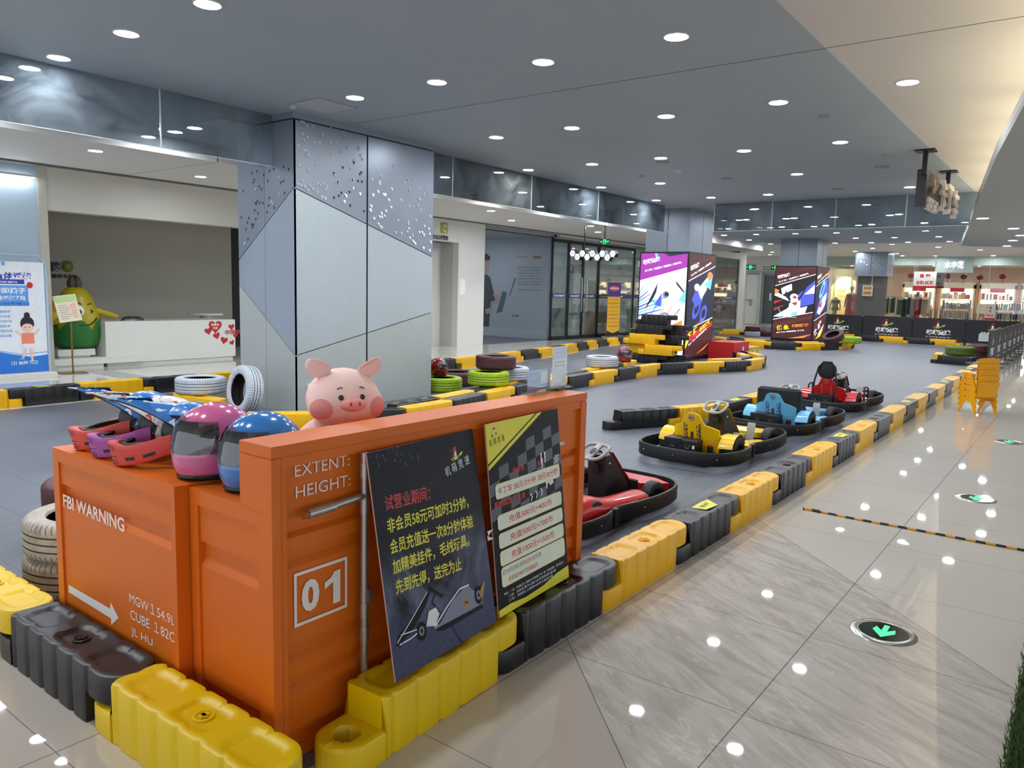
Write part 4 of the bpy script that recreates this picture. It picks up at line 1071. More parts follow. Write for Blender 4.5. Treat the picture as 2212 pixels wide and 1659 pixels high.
q = at_z(1803, 745, BH); o = tyre(q.x, q.y - 0.1, BH, 'maroon', 'maroon tyre tilted against a lime tyre on the far island'); o.rotation_euler = (math.radians(20), math.radians(-24), 0.4); o.location.z = BH + 0.15
tyre(-2.62, 22.62, 0.0, 'white', 'white tyre under the dark green tyre at the fence corner', s=1.1)
tyre(-2.60, 22.6, 0.215, 'green', 'dark green tyre on the small barrier corner by the fence', s=1.15)
tyre(-2.9, 29.9, 0.0, 'maroon', 'maroon tyre at the end of the far barrier row'); tyre(-2.42, 25.0, 0.0, 'maroon', 'maroon tyre against the side fence'); tyre(-2.42, 24.9, 0.2, 'maroon', 'rusty maroon tyre on top against the side fence', s=0.98)

# ================================================================ HELMETS
M_HBLK = mat('helmet_black', '17161a', 0.45); M_HRED = mat('helmet_coral', 'd8483c', 0.4, var=0.03); M_HPUR = mat('helmet_purple', 'a64d9c', 0.4, var=0.03)
M_LINER = mat('helmet_liner', '59402f', 0.8)
def gloss(n, c): return mat(n, c, 0.16, spec=0.6, coat=0.8, var=0.02)
M_VIS = glass_mat('visor', (0.50, 0.46, 0.42), 0.08, 0.02, fgain=0.9)
def full_helmet(label, col, loc, rz):
    t = thing('full_face_helmet', label, 'helmet', loc, rz, 'full-face helmets on the cabinets')
    def rad(d):
        a = math.atan2(d.x, -d.y); r = 1.0 + (0.30 * min(1, -d.z) ** 2.2 if d.z < 0 else 0)
        f = max(0, math.cos(a)) ** 2
        low = max(0.0, min(1.0, (0.1 - d.z) / 0.6))
        r += 0.13 * f * low + 0.02 * f
        
        return r
    C = Vector((0, 0.01, 0.135)); R = (0.128, 0.148, 0.135)
    def pt(d, k=1.0):
        q = rad(d) * k; p = Vector((C.x + R[0] * d.x * q, C.y + R[1] * d.y * q, C.z + R[2] * d.z * q)); p.z = max(p.z, 0.012); return p
    nu, nv = 56, 34; mb = MB(); vs = []
    for i in range(nu):
        for j in range(nv):
            a = 2 * PI * i / nu; b = PI * j / (nv - 1)
            d = Vector((math.sin(b) * math.sin(a), -math.sin(b) * math.cos(a), -math.cos(b)))
            az = math.atan2(d.x, -d.y); el = d.z
            ins = (abs(az) / 1.12) ** 4 + (abs(el - 0.17) / 0.36) ** 4 < 1.0
            vs.append(tuple(pt(d, 0.93 if ins else 1.0)))
    fs = []; ms = []
    for i in range(nu):
        i2 = (i + 1) % nu
        for j in range(nv - 1):
            fs.append((i * nv + j, i2 * nv + j, i2 * nv + j + 1, i * nv + j + 1))
            a = 2 * PI * (i + .5) / nu; b = PI * (j + .5) / (nv - 1); d = Vector((math.sin(b) * math.sin(a), -math.sin(b) * math.cos(a), -math.cos(b)))
            az = math.atan2(d.x, -d.y); q = (abs(az) / 1.12) ** 4 + (abs(d.z - 0.17) / 0.36) ** 4
            ms.append(1 if q < 0.75 else (2 if q < 1.25 else 0))
    mb.v = vs; mb.f = fs; mb.mi = ms
    mb.obj('shell', [gloss('helmet_' + col[0], col[1]), M_LINER, M_HBLK], t, 50)
    mb = MB()
    def vf(u, v_):
        az = (u - .5) * 2.5; el = -0.22 + v_ * 0.80; s = math.sqrt(max(0, 1 - el * el)); return tuple(pt(Vector((s * math.sin(az), -s * math.cos(az), el)), 1.035))
    mb.grid(vf, 28, 12); mb.obj('visor', M_VIS, t, 60)
    mb = MB()
    for s in (-1, 1): mb.ball((s * 0.131, -0.02, 0.155), (0.012, 0.022, 0.022), 14, 8)
    mb.obj('visor_hinge', gloss('helmet_' + col[0], col[1]), t, 50)
    mb = MB(); mb.lathe([(0.070, 0.002), (0.100, 0.002), (0.108, 0.012), (0.106, 0.024)], 36, 0, Matrix.Translation((0, -0.006, 0)) @ Matrix.Diagonal((0.95, 1.18, 1, 1))); mb.obj('neck_trim', M_HBLK, t, 50)
    # lettering on the brow
    mb = MB()
    for k, (ch, mi) in enumerate((('Z', 0), ('D', 0), ('K', 1))):
        az = (-0.16 + 0.16 * k); el = 0.62; s = math.sqrt(1 - el * el); d = Vector((s * math.sin(az), -s * math.cos(az), el)); p_ = pt(d, 1.008)
        U = Vector((math.cos(az), math.sin(az), 0)); N = Vector((s * math.sin(az), -s * math.cos(az), el)).normalized(); V = N.cross(U)
        put_text(mb, ch, p_, U, V, 0.022, None, 0.02, mi, 0.001, center=True, slant=0.2)
    mb.obj('lettering', [M_INK, M_RED], t)
    return t
full_helmet('glossy pink full-face helmet with smoky visor on the lettered cabinet', ('pink', 'd4659a'), (-2.555, 1.565, 0.885), math.radians(-6))
full_helmet('glossy blue full-face helmet with smoky visor on the narrow cabinet', ('blue', '2779c6'), (-2.315, 1.60, 0.876), math.radians(-4))
def print_peak(name, base, a, b):
    m, p = base_mat(name, srgb(base), 0.3, 0, 0.5, 0.4); t = NT(m); x, y, z, v = t.xyz('Object')
    n = t.noise(v, 16.0, 2.0, 0.5, 1.4)
    c = t.mix(t.math('GREATER_THAN', n, 0.60), srgb(base), srgb(a)); c = t.mix(t.math('LESS_THAN', n, 0.36), c, srgb(b)); t.put(p.inputs['Base Color'], c); return m
def moto_helmet(label, cm, pm, loc, rz):
    t = thing('motocross_helmet', label, 'helmet', loc, rz, 'peaked motocross helmets on the lettered cabinet')
    C = (0, 0.05, 0.125); mb = MB(); nu, nv = 44, 26
    def ins(d): return -d.y > 0.28 and d.z < 0.62
    def fn(d): return (0.80 if ins(d) else 1.0)
    mb.ball(C, (0.105, 0.135, 0.118), nu, nv, fn=fn)
    k = 0
    for i in range(nu):
        for j in range(nv - 1):
            a = 2 * PI * (i + .5) / nu; b = PI * (j + .5) / (nv - 1); d = Vector((math.sin(b) * math.cos(a), math.sin(b) * math.sin(a), -math.cos(b)))
            mb.mi[k] = 1 if (-d.y > 0.22 and d.z < 0.66) else 0; k += 1
    mb.v = [(x, y, max(z, 0.012)) for x, y, z in mb.v]
    mb.obj('shell', [pm, M_HBLK], t, 50)
    # chin bar
    mb = MB()
    def path(a):   # a in -1..1
        s = math.sin(a * PI / 2); c = math.cos(a * PI / 2)
        return Vector((0.105 * s, 0.0 - 0.205 * c ** 0.75, 0))
    def cross(u, v_):
        a = (u - .5) * 2; q = path(a); f = math.cos(a * PI / 2)
        zc = 0.048 + 0.05 * (1 - f) ** 2; hh = 0.038 + 0.012 * f ** 8; th = 0.011
        n_ = Vector((q.x * 2.0, q.y, 0)).normalized(); w = 2 * PI * v_
        cx = math.copysign(abs(math.cos(w)) ** 0.5, math.cos(w)); cz = math.copysign(abs(math.sin(w)) ** 0.6, math.sin(w))
        fw = 1 + 0.10 * f ** 10 * (1 if cx > 0 else 0)
        return (q.x * fw + n_.x * th * cx, q.y * fw + n_.y * th * cx - 0.012 * cz * f, zc + hh * cz)
    mb.grid(cross, 41, 17); mb.obj('chin_bar', cm, t, 45)
    mb = MB()   # mouth vent grid of small dark dots and side slots
    for sd in (1, -1):
        for i in range(5):
            for j in range(7): mb.ball(cross(.5 + sd * (.035 + i * .020 + (j % 2) * .010), -.115 + j * .036), .0023, 6, 4)
        for (ua, ub) in ((.72, .80), (.86, .93)):
            q = [Vector(cross(.5 + sd * (u_ - .5), v_)) for u_, v_ in ((ua, -.055), (ub, -.055), (ub, -.01), (ua, -.01))]
            n_ = (q[1] - q[0]).cross(q[3] - q[0]).normalized() * (.0015 if sd > 0 else .0015)
            if n_.dot(Vector((sd, -.5, 0))) < 0: n_ = -n_
            mb.add([p_ + n_ for p_ in q], [(0, 1, 2, 3)])
    mb.obj('vents', M_HBLK, t)
    mb = MB(); mb.tube([path(a / 10) * 0.93 + Vector((0, 0.0, 0.083 + 0.028 * (abs(a) / 10) ** 2)) for a in range(-10, 11)], 0.009, 8); mb.obj('lip_padding', M_HBLK, t, 50)
    # peak: arched sheet with side wings
    def peak(u, v_, off=0.0):
        x = (u - .5) * 2; w = 0.112 * (1 - v_) ** 0.7 + 0.040 * v_ ** 0.5
        y = 0.12 - 0.365 * v_; zt = 0.222 + 0.040 * v_
        drop = (0.165 * (1 - v_) ** 0.62 + 0.006)
        return (x * w, y + 0.05 * x * x * (1 - v_) + (0.15 * abs(x) ** 2) * v_, zt - drop * abs(x) ** 1.8 - off)
    mb = MB(); mb.grid(lambda u, v_: peak(u, v_), 17, 18, 0, flip=True); mb.grid(lambda u, v_: peak(u, v_, 0.005), 17, 18, 1)
    mb.obj('peak', [pm, M_HBLK], t, 60)
    return t
K1 = print_peak('peak_blue_print', '2a7cc9', 'e8eaf0', 'c23b52'); K2 = print_peak('peak_white_print', 'e6e3e3', 'e0503a', 'e8e6e6')
moto_helmet('motocross helmet with coral chin bar and blue peak, farthest from the pink helmet', M_HRED, K1, (-3.215, 1.60, 0.885), math.radians(-34))
moto_helmet('motocross helmet with purple chin bar and white and red peak', M_HPUR, K2, (-3.02, 1.585, 0.885), math.radians(-34))
moto_helmet('motocross helmet with coral chin bar and blue peak, beside the pink helmet', M_HRED, K1, (-2.825, 1.575, 0.885), math.radians(-34))
# two more helmets lying on the track island
def lying(label, px, py, z, rz, s):
    q = at_z(px, py, z); t = full_helmet(label, ('red', '8e1a1e'), (q.x, q.y, z), rz); t['group'] = 'red helmets left on the track island'; t.scale = (s, s, s); return t
lying('dark red glossy helmet left on the barrier beside the lone white tyre', 1349, 781, BH, math.radians(60), 1.15)
t = full_helmet('red helmet on the lime green tyre at the big column', ('red', '8e1a1e'), (-8.16, 8.92, 0.22), 2.0); t['group'] = 'red helmets left on the track island'

# ================================================================ PLUSH PIG
M_PINK = mat('plush_pink', 'f6d3c8', 0.95, spec=0.15, var=0.02, bump=0.25, bscale=300); M_PINKD = mat('plush_blush', 'e79a90', 0.95, spec=0.15, var=0.02, bump=0.2, bscale=300)
M_EYE = mat('bead_eye', '181012', 0.1, spec=0.8)
pg = thing('plush_pig', 'pink plush pig toy looking over the orange counter wall', 'plush toy', (-2.46, 2.10, 0.78), math.radians(66))
def head(d):
    r = 1.0; low = max(0, -d.z + 0.15)
    r += 0.24 * math.exp(-((abs(d.x) - 0.72) ** 2 + (d.z + 0.30) ** 2 + (d.y + 0.55) ** 2) / 0.16)
    r += 0.05 * math.exp(-((d.x) ** 2 + (d.z + 0.35) ** 2) / 0.12) * (1 if d.y < 0 else 0)
    if d.z > 0: r *= 1 - 0.05 * d.z
    return r
HC = Vector((0, 0, 0.355)); HR = (0.150, 0.135, 0.128)
def hp(az, el, k=1.0):
    d = Vector((math.cos(el) * math.sin(az), -math.cos(el) * math.cos(az), math.sin(el))); q = head(d) * k
    return Vector((HC.x + HR[0] * d.x * q, HC.y + HR[1] * d.y * q, HC.z + HR[2] * d.z * q)), d
mb = MB(); mb.ball(HC, HR, 48, 32, fn=head); mb.obj('head', M_PINK, pg, 80)
mb = MB(); mb.ball((0, 0.03, 0.15), (0.205, 0.14, 0.165), 32, 20, fn=lambda d: 1 - 0.18 * max(0, d.z)); mb.v = [(x, y, max(z, 0.0)) for x, y, z in mb.v]
for s in (-1, 1): mb.ball((s * 0.12, -0.075, 0.17), (0.045, 0.06, 0.045), 16, 10)
mb.obj('body', M_PINK, pg, 80)
for s in (-1, 1):
    def ear(u, v_):
        a = 2 * PI * u; b = PI * v_; q = Vector((math.sin(b) * math.cos(a) * 0.050, math.sin(b) * math.sin(a) * 0.014, -math.cos(b) * 0.045))
        if q.z > 0.01: q.y -= (q.z - 0.01) * 0.9; q.z -= (q.z - 0.01) * 0.5
        R_ = Matrix.Rotation(s * -0.55, 3, 'Y'); q = R_ @ q
        return (s * 0.095 + q.x * 1.1 + s * 0.012, -0.02 + q.y, 0.485 + q.z)
    mb = MB(); mb.grid(ear, 22, 16, closed_u=True); mb.obj('ear', M_PINK, pg, 80)
    mb = MB()
    def blush(u, v_):
        a = 2 * PI * u; r_ = v_; p_, d = hp(s * (0.80 + 0.30 * r_ * math.cos(a)), -0.22 + 0.30 * r_ * math.sin(a), 1.010); return tuple(p_)
    mb.grid(blush, 26, 6, closed_u=True, flip=(s > 0)); mb.obj('cheek', M_PINKD, pg, 80)
    p_, d = hp(s * 0.30, 0.12, 0.985); mb = MB(); mb.ball(p_, 0.0115, 14, 10); mb.obj('eye', M_EYE, pg, 80)
    mb = MB(); mb.tube([hp(s * (0.26 + 0.04 * k), 0.43 - 0.012 * k + 0.035 * math.sin(k / 4 * PI), 1.008)[0] for k in range(5)], 0.002, 6); mb.obj('eyebrow', M_EYE, pg, 80)
p_, d = hp(0, -0.10, 1.0)
mb = MB(); mb.ball(p_ + Vector((0, -0.006, 0)), (0.052, 0.034, 0.028), 28, 16); sn = mb.obj('snout', M_PINKD, pg, 80)
mb = MB()
for s in (-1, 1): mb.ball(p_ + Vector((s * 0.018, -0.036, 0.007)), (0.0045, 0.006, 0.009), 10, 8)
mb.obj('nostrils', mat('nostril', 'a8403e', 0.9), pg, 80)
p_, d = hp(0, -0.36, 1.0); mb = MB(); mb.ball(p_ + Vector((0, 0.0, 0.006)), (0.022, 0.012, 0.008), 14, 8); mb.obj('mouth', M_PINK, pg, 80)

# ================================================================ ACRYLIC CARD STANDS ON THE COUNTER
M_ACR = glass_mat('acrylic', (0.95, 0.97, 0.98), 0.01, 0.03, fgain=0.35)
def card(label, bl, br, tlp, face, rows, base='acr'):
    a = at_z(*bl, 1.10); b = at_z(*br, 1.10); U = (b - a); W = U.length; U.normalize(); V = Vector((0, 0, 1)); N = U.cross(V)
    hgt = (at_y(tlp[0], tlp[1], a.y).z - a.z)
    t = thing('card_stand', label, 'counter sign', (*(a + U * W / 2)[:2], 1.09)); Mx = Matrix((U, V, N)).transposed().to_4x4(); Mx.translation = a
    mb = MB(); mb.box(-0.004, W + 0.004, -0.002, hgt, 0.001, 0.004, 0, Mx); mb.obj('acrylic_sheet', M_ACR, t, world=True)
    mb = MB(); mb.box(-0.01, W + 0.01, -0.0098, -0.003, -0.03, 0.04, 0, Mx); mb.obj('foot', M_ACR if base == 'acr' else M_HBLK, t, world=True)
    mb = MB(); mb.box(0.002, W - 0.002, 0.004, hgt - 0.004, -0.002, -0.0005, 0, Mx)
    for (u0, u1, v0, v1, mi) in rows['rects']: mb.box(u0 * W, u1 * W, v0 * hgt, v1 * hgt, -0.0005, 0.0, mi, Mx)
    for (s, u, v, h, w, mi) in rows['text']: put_text(mb, s, a + U * u * W + V * v * hgt + N * 0.0004, U, V, h * hgt, w * W, 0.01, mi)
    mb.obj('printed_card', face, t, world=True)
M_CB = mat('card_blue', '3f93d6', 0.4); M_CW = mat('card_white', 'ecebdf', 0.4); M_CP = mat('card_lilac', 'b4b2d8', 0.4)
card('small blue acrylic card stand on the far end of the counter wall', (1139, 849), (1189, 838), (1140, 803), [M_CB, M_CW, M_INK], dict(rects=[(0.56, 0.93, 0.30, 0.90, 1)], text=[('关注公众号', .08, .28, .08, .4, 1), ('购买优惠套票', .08, .14, .09, .45, 1), ('机萌竞速', .12, .60, .08, .25, 1)]))
card('tall narrow acrylic notice for member registration beside the blue card', (1192, 839), (1222, 832), (1190, 749), [M_CW, M_CP, M_INK], dict(rects=[(0.02, 0.98, 0.70, 0.98, 1)], text=[('注 册 会 员', .14, .58, .06, .72, 2), ('尊享停车优惠', .16, .50, .045, .68, 2), ('机萌竞速', .2, .86, .05, .5, 0), ('卡丁车会员', .2, .76, .05, .5, 0), ('扫码注册 立享优惠', .12, .07, .03, .7, 2)]), 'blk')

# ================================================================ FLOOR EXIT LAMPS, CORD, TURF
M_STEEL = mat('polished_steel', 'c9c9c6', 0.15, 0.95, var=0.03); M_DKG = mat('dark_green_glass', '0d2318', 0.08, spec=0.8); M_GRN = mat('green_arrow_glow', '23e06a', emit=1.6)
def exit_lamp(label, x, y):
    t = thing('floor_exit_lamp', label, 'floor lamp', (x, y, 0), 0, 'floor exit lamps')
    mb = MB(); mb.lathe([(0.150, 0.0), (0.146, 0.004), (0.125, 0.006), (0.112, 0.004)], 48); mb.obj('steel_ring', M_STEEL, t, 50)
    mb = MB(); mb.disc(0.114, 0.004, 40); mb.obj('glass_plate', M_DKG, t)
    mb = MB(); s = 0.060; pts = [(-.22, 1.0), (.25, 1.0), (.25, 0.05), (.85, 0.55), (1.0, 0.0), (0.02, -.95), (-.98, 0.0), (-.8, .55), (-.22, .05)]
    mb.add([(a * s * 0.85, b * s * 1.35, 0.0045) for a, b in pts], [tuple(range(9))[::-1]]); mb.obj('arrow', M_GRN, t)
exit_lamp('round steel floor lamp with green arrow, nearest the counter', -0.655, 3.92); exit_lamp('round steel floor lamp with green arrow, second along the walkway', -0.61, 7.17); exit_lamp('round steel floor lamp, third and farthest along the walkway', -0.62, 10.40)
m, p = base_mat('striped_cord', (0.05, 0.05, 0.05, 1), 0.5); t = NT(m); x, y, z, v = t.xyz('World')
t.put(p.inputs['Base Color'], t.mix(t.math('GREATER_THAN', t.math('FRACT', t.math('MULTIPLY_ADD', y, 6.0, t.math('MULTIPLY', x, 8.5))), 0.5), srgb('1d1c1a'), srgb('d39a2e')))
mb = MB(); rnd = random.Random(2); pts = [(-1.60 + 2.2 * k / 14, 5.845 + rnd.uniform(-.006, .006), 0.008) for k in range(15)]; mb.tube(pts, 0.008, 8); mb.tube([(-1.60, 5.845, .008), (-1.54, 5.85, .010), (-1.47, 5.845, .009)], 0.012, 8)
tag(mb.obj('striped_cord', m, None, 40), 'thin black and yellow twisted cord lying across the polished floor', 'cord')
mb = MB(); mb.box(-0.09, 0.85, 0.0, 4.25, 0.0, 0.02); tf = mb.obj('turf_mat', mat('turf_base', '2c3a1c', 0.9)); tag(tf, 'edge of a green artificial turf mat beside the walkway', 'turf mat')
mb = MB(); rnd = random.Random(4)
for k in range(9000):
    x = -0.10 + abs(rnd.gauss(0, 0.16)) if k % 2 else rnd.uniform(-0.09, 0.5); y = rnd.uniform(2.2, 4.27); h = rnd.uniform(.02, .045); a = rnd.uniform(0, 6.28); dx, dy = .003 * math.cos(a), .003 * math.sin(a); lx, ly = rnd.uniform(-.02, .012), rnd.uniform(-.015, .015)
    mb.add([(x - dx, y - dy, 0.015), (x + dx, y + dy, 0.015), (x + lx, y + ly, 0.015 + h)], [(0, 1, 2)])
g = mb.obj('turf_blades', mat('turf_green', '4d6630', 0.8, var=0.2, scale=30), tf); g['kind'] = 'stuff'

# ================================================================ KARTS
M_BUMP = mat('bumper_black', '202124', 0.45, spec=0.4, var=0.10, bump=0.1); M_TIRE = mat('kart_rubber', '26262a', 0.6, bump=0.15, bscale=150); M_STW = mat('wheel_grey', 'a9aba6', 0.4)
M_PED = mat('pedal_plate', 'b9bcbd', 0.35, 0.3); M_CHR = mat('chrome', 'd0d0d0', 0.12, 1.0); M_PAN = mat('floor_tray', '2a2b2f', 0.5)
def cr_loop(pts, n=6):
    out = []; N = len(pts)
    for i in range(N):
        p0, p1, p2, p3 = (Vector(pts[(i + k) % N]) for k in (-1, 0, 1, 2))
        for j in range(n):
            t = j / n; out.append(0.5 * ((2 * p1) + (-p0 + p2) * t + (2 * p0 - 5 * p1 + 4 * p2 - p3) * t * t + (-p0 + 3 * p1 - 3 * p2 + p3) * t ** 3))
    return out
def kart(name, label, body, dark, loc, rz, kind):
    t = thing('go_kart', label, 'go-kart', loc, rz, 'go-karts parked beside the walkway')
    ol = [(0, -1.02), (.26, -1.0), (.44, -.90), (.52, -.68), (.52, -.40), (.47, -.22), (.46, -.12), (.50, .10), (.52, .45), (.47, .78), (.33, .97), (.12, 1.02)]
    ol = ol + [(-x, y) for x, y in ol[1:]][::-1]
    loop = cr_loop(ol, 5); L = len(loop)
    mb = MB(); vs = []
    for i, p_ in enumerate(loop):
        tg = loop[(i + 1) % L] - loop[i - 1]; n_ = Vector((tg.y, -tg.x)).normalized()
        for (o, z) in ((0, .055), (.012, .07), (.008, .12), (.013, .165), (.004, .185), (-.014, .185), (-.016, .17), (-.010, .055)): vs.append((p_.x + n_.x * o, p_.y + n_.y * o, z))
    fs = [(i * 8 + k, ((i + 1) % L) * 8 + k, ((i + 1) % L) * 8 + (k + 1) % 8, i * 8 + (k + 1) % 8) for i in range(L) for k in range(8)]
    mb.add(vs, fs)
    for s in (-1, 1): mb.box(s * .485 - .02, s * .485 + .02, -.26, -.20, .055, .19)
    bp = mb.obj('bumper', M_BUMP, t, 50)
    mb = MB()
    for i in range(0, L, 9):
        p_ = loop[i]; tg = loop[(i + 1) % L] - loop[i - 1]; n_ = Vector((tg.y, -tg.x)).normalized(); mb.ball((p_.x + n_.x * .014, p_.y + n_.y * .014, .125), .008, 8, 6)
    mb.obj('bolts', M_CHR, bp, 60)
    mb = MB(); mb.prism([(-.27, -.85), (.27, -.85), (.27, -.2), (.25, .85), (-.25, .85), (-.27, -.2)], .05, .085)
    mb.box(-.46, .46, -.07, -.03, .07, .10); mb.box(-.40, .40, .50, .54, .07, .10); mb.box(-.42, .42, -.46, -.42, .10, .14)
    for k in range(6): mb.box(-.2, .2, .12 + k * .045, .14 + k * .045, .085, .092)
    mb.obj('floor_tray', M_PAN, t)
    for (x, y, r, w, stn) in ((.36, -.40, .135, .13, 0), (-.36, -.40, .135, .13, 0), (.37, .55, .125, .10, .12), (-.37, .55, .125, .10, .12)):
        Mx = Matrix.Translation((x, y, r)) @ Matrix.Rotation(-stn, 4, 'Z') @ Matrix.Rotation(PI / 2, 4, 'Y')
        mb = MB(); mb.lathe([(r * .52, -w / 2 + .004), (r * .75, -w / 2), (r * .93, -w / 2 + .004), (r, -w / 2 + .02), (r, w / 2 - .02), (r * .93, w / 2 - .004), (r * .75, w / 2), (r * .52, w / 2 - .004), (r * .50, 0)], 28, 0, Mx, closed=True)
        for k in range(28):
            if kind == 'near': pass
        wh = mb.obj('wheel', M_TIRE, t, 45)
        mb = MB(); mb.lathe([(.0005, w * .22), (.02, w * .30), (.022, w * .22), (r * .40, w * .16), (r * .52, w * .40), (r * .54, w * .40)], 20, 0, Mx); mb.lathe([(.0005, -w * .22), (.02, -w * .30), (.022, -w * .22), (r * .40, -w * .16), (r * .52, -w * .40), (r * .54, -w * .40)], 20, 0, Mx)
        hb = mb.obj('rim', M_PAN, wh, 45)
    # steering tower
    M_B = mat('kart_' + body[0], body[1], 0.3, coat=0.4, var=0.03)
    mb = MB(); T = [(.02, .40), (.07, .40), (.27, .10)]
    prof = [(-.03, .09), (.42, .09), (.30, .20), (.04, .47), (-.05, .47), (-.05, .38)]
    mb.prism(prof, -.09, .09, 0, Matrix(((0, 0, 1, 0), (1, 0, 0, 0), (0, 1, 0, 0), (0, 0, 0, 1)))); tw = mb.obj('steering_tower', dark, t, 30)
    mb = MB(); d0 = Vector((0, .045, .475)); d1 = Vector((0, .425, .095))
    for s in (-1, 1):
        mb.add([(s * .035, .06, .47), (s * .095, .05, .475), (s * .10, .20, .315), (s * .075, .22, .30), (s * .10, .26, .26), (s * .095, .44, .09), (s * .04, .44, .095), (s * .035, .25, .275)], [tuple(range(8)) if s > 0 else tuple(range(8))[::-1]])
    mb.v = [(x, y + .012, z + .012) for x, y, z in mb.v]; mb.obj('tower_stripe', M_B, t)
    mb = MB(); mb.ball((.095, -.0, .40), .014, 12, 8); mb.ball((-.095, 0, .40), .014, 12, 8); mb.obj('key_switch', M_CHR, t, 60)
    # steering wheel
    c = Vector((0, -.10, .505)); nrm = Vector((0, -.42, .91)).normalized(); U = Vector((1, 0, 0)); V = nrm.cross(U)
    mb = MB(); pts = []
    for k in range(36):
        a = 2 * PI * k / 36; ca, sa = math.cos(a), math.sin(a); rr = .115 / (abs(ca) ** 3.4 + abs(sa) ** 3.4) ** (1 / 3.4)
        pts.append(c + U * (rr * ca * (1.0 + .08 * sa)) + V * (rr * sa * .95))
    mb.tube(pts, .0145, 10, closed=True); sw = mb.obj('steering_wheel', M_STW, t, 60)
    Mx = Matrix((U, V, nrm)).transposed().to_4x4(); Mx.translation = c
    mb = MB(); mb.cbox(-.028, .028, -.105, .11, -.012, .012, .006, 0, Mx); mb.obj('spoke', M_STW, sw, 40)
    mb = MB(); mb.lathe([(.021, .0), (.021, .006), (.0005, .007)], 16, 0, Mx @ Matrix.Translation((0, -.01, .012)) @ Matrix.Diagonal((1, 2.1, 1, 1))); mb.obj('horn_pad', M_HBLK, sw, 40)
    mb = MB(); mb.cyl(c - nrm * .005, c - nrm * .16, .014, 10); mb.box(-.035, .035, -.09, -.03, .34, .40); mb.cyl((.03, -.06, .37), (.03, -.02, .24), .008, 8); mb.cyl((-.03, -.06, .37), (-.03, -.02, .24), .008, 8); mb.obj('steering_column', M_BUMP, t, 40)
    # seat shell
    if kind != 'near':
        sil = [(-.25, .10), (-.25, .33), (-.20, .36), (-.13, .385), (-.105, .43), (-.08, .485), (-.04, .505), (.04, .505), (.08, .485), (.105, .43), (.13, .385), (.20, .36), (.25, .33), (.25, .10)]
        mb = MB(); lean = 0.22
        def sp(x, z, o): return (x, -.56 - (z - .1) * lean + .10 * (abs(x) / .25) ** 2.2 + o, z)
        n = len(sil); fr = [sp(x, z, 0.0) for x, z in sil]; bk = [sp(x, z, -.03) for x, z in sil]
        K = 12; vs = []; 
        def row(z):    # half width at height z
            for (xa, za), (xb, zb) in zip(sil[7:-1], sil[8:]):
                if zb <= z <= za: return xa + (xb - xa) * (za - z) / max(za - zb, 1e-6)
            return sil[7][0] if z > .5 else .25
        zs = [.10, .16, .22, .28, .33, .36, .385, .41, .43, .46, .485, .498, .505]
        def face(o, flip):
            b = len(mb.v); 
            for z in zs:
                w = row(z)
                for k in range(K + 1): mb.v.append(sp(-w + 2 * w * k / K, z, o))
            for i in range(len(zs) - 1):
                for k in range(K):
                    f = (b + i * (K + 1) + k, b + i * (K + 1) + k + 1, b + (i + 1) * (K + 1) + k + 1, b + (i + 1) * (K + 1) + k); mb.f.append(f[::-1] if flip else f); mb.mi.append(0)
        face(-.028, False); face(0.0, True)
        b = len(mb.v); R_ = [(row(z), z) for z in zs]; ring = [(-w, z) for w, z in R_] + [(w, z) for w, z in R_[::-1]]
        mb.v += [sp(x, z, -.028) for x, z in ring] + [sp(x, z, 0) for x, z in ring]; q = len(ring)
        for k in range(q): mb.f.append((b + k, b + (k + 1) % q, b + q + (k + 1) % q, b + q + k)); mb.mi.append(0)
        mb.box(-.2, .2, -.50, -.20, .10, .15); mb.box(-.25, -.2, -.52, -.2, .10, .26); mb.box(.2, .25, -.52, -.2, .10, .26)
        st = mb.obj('seat_shell', M_B, t, 40)
        mb = MB(); yb = lambda z, x=0: -.56 - (z - .1) * lean + .10 * (abs(x) / .25) ** 2.2 - .030
        for (s, word) in ((-1, 'SPEED'), (1, 'SPORT')):
            for k, ch in enumerate(word):
                z = .375 - k * .040; x = s * .07; y_ = yb(z, x) - .0015
                mb.box(x - .021, x + .021, y_ + .0005, y_ + .0016, z - .021, z + .021, 0)
                put_text(mb, ch, (x, y_ - .0006, z), (1, 0, 0), (0, 0, 1), .032, .026, .03, 1, center=True)
        mb.add([(x, yb(.1) - .0018 - (z - .1) * lean + (0), z) for x, z in ((-.035, .475), (0, .487), (.035, .475), (.03, .435), (0, .412), (-.03, .435))], [tuple(range(6))[::-1]], 2)
        put_text(mb, 'KARTING', (0, yb(.455) - .003, .452), (1, 0, 0), (0, 0, 1), .012, .052, .02, 0, center=True)
        mb.obj('lettering', [mat('decal_' + body[0], {'yellow': '2b211c', 'blue': '173a78', 'red': '7b1418'}[body[0]], 0.4), mat('decal_orange_' + body[0], {'yellow': 'f0a040', 'blue': '6fa8e0', 'red': 'd04a40'}[body[0]], 0.4), mat('decal_badge_' + body[0], {'yellow': 'b8996a', 'blue': '7d93b8', 'red': 'b06058'}[body[0]], 0.4)], t)
        mb = MB(); mb.lathe([(.016, 0), (.0005, .001)], 16, 0, Matrix.Translation((0, yb(.29) - .0012, .29)) @ Matrix.Rotation(PI / 2, 4, 'X') @ Matrix.Diagonal((1, 5.0, 1, 1))); mb.obj('red_reflector', mat('deep_red', '5a1216', 0.3), t)
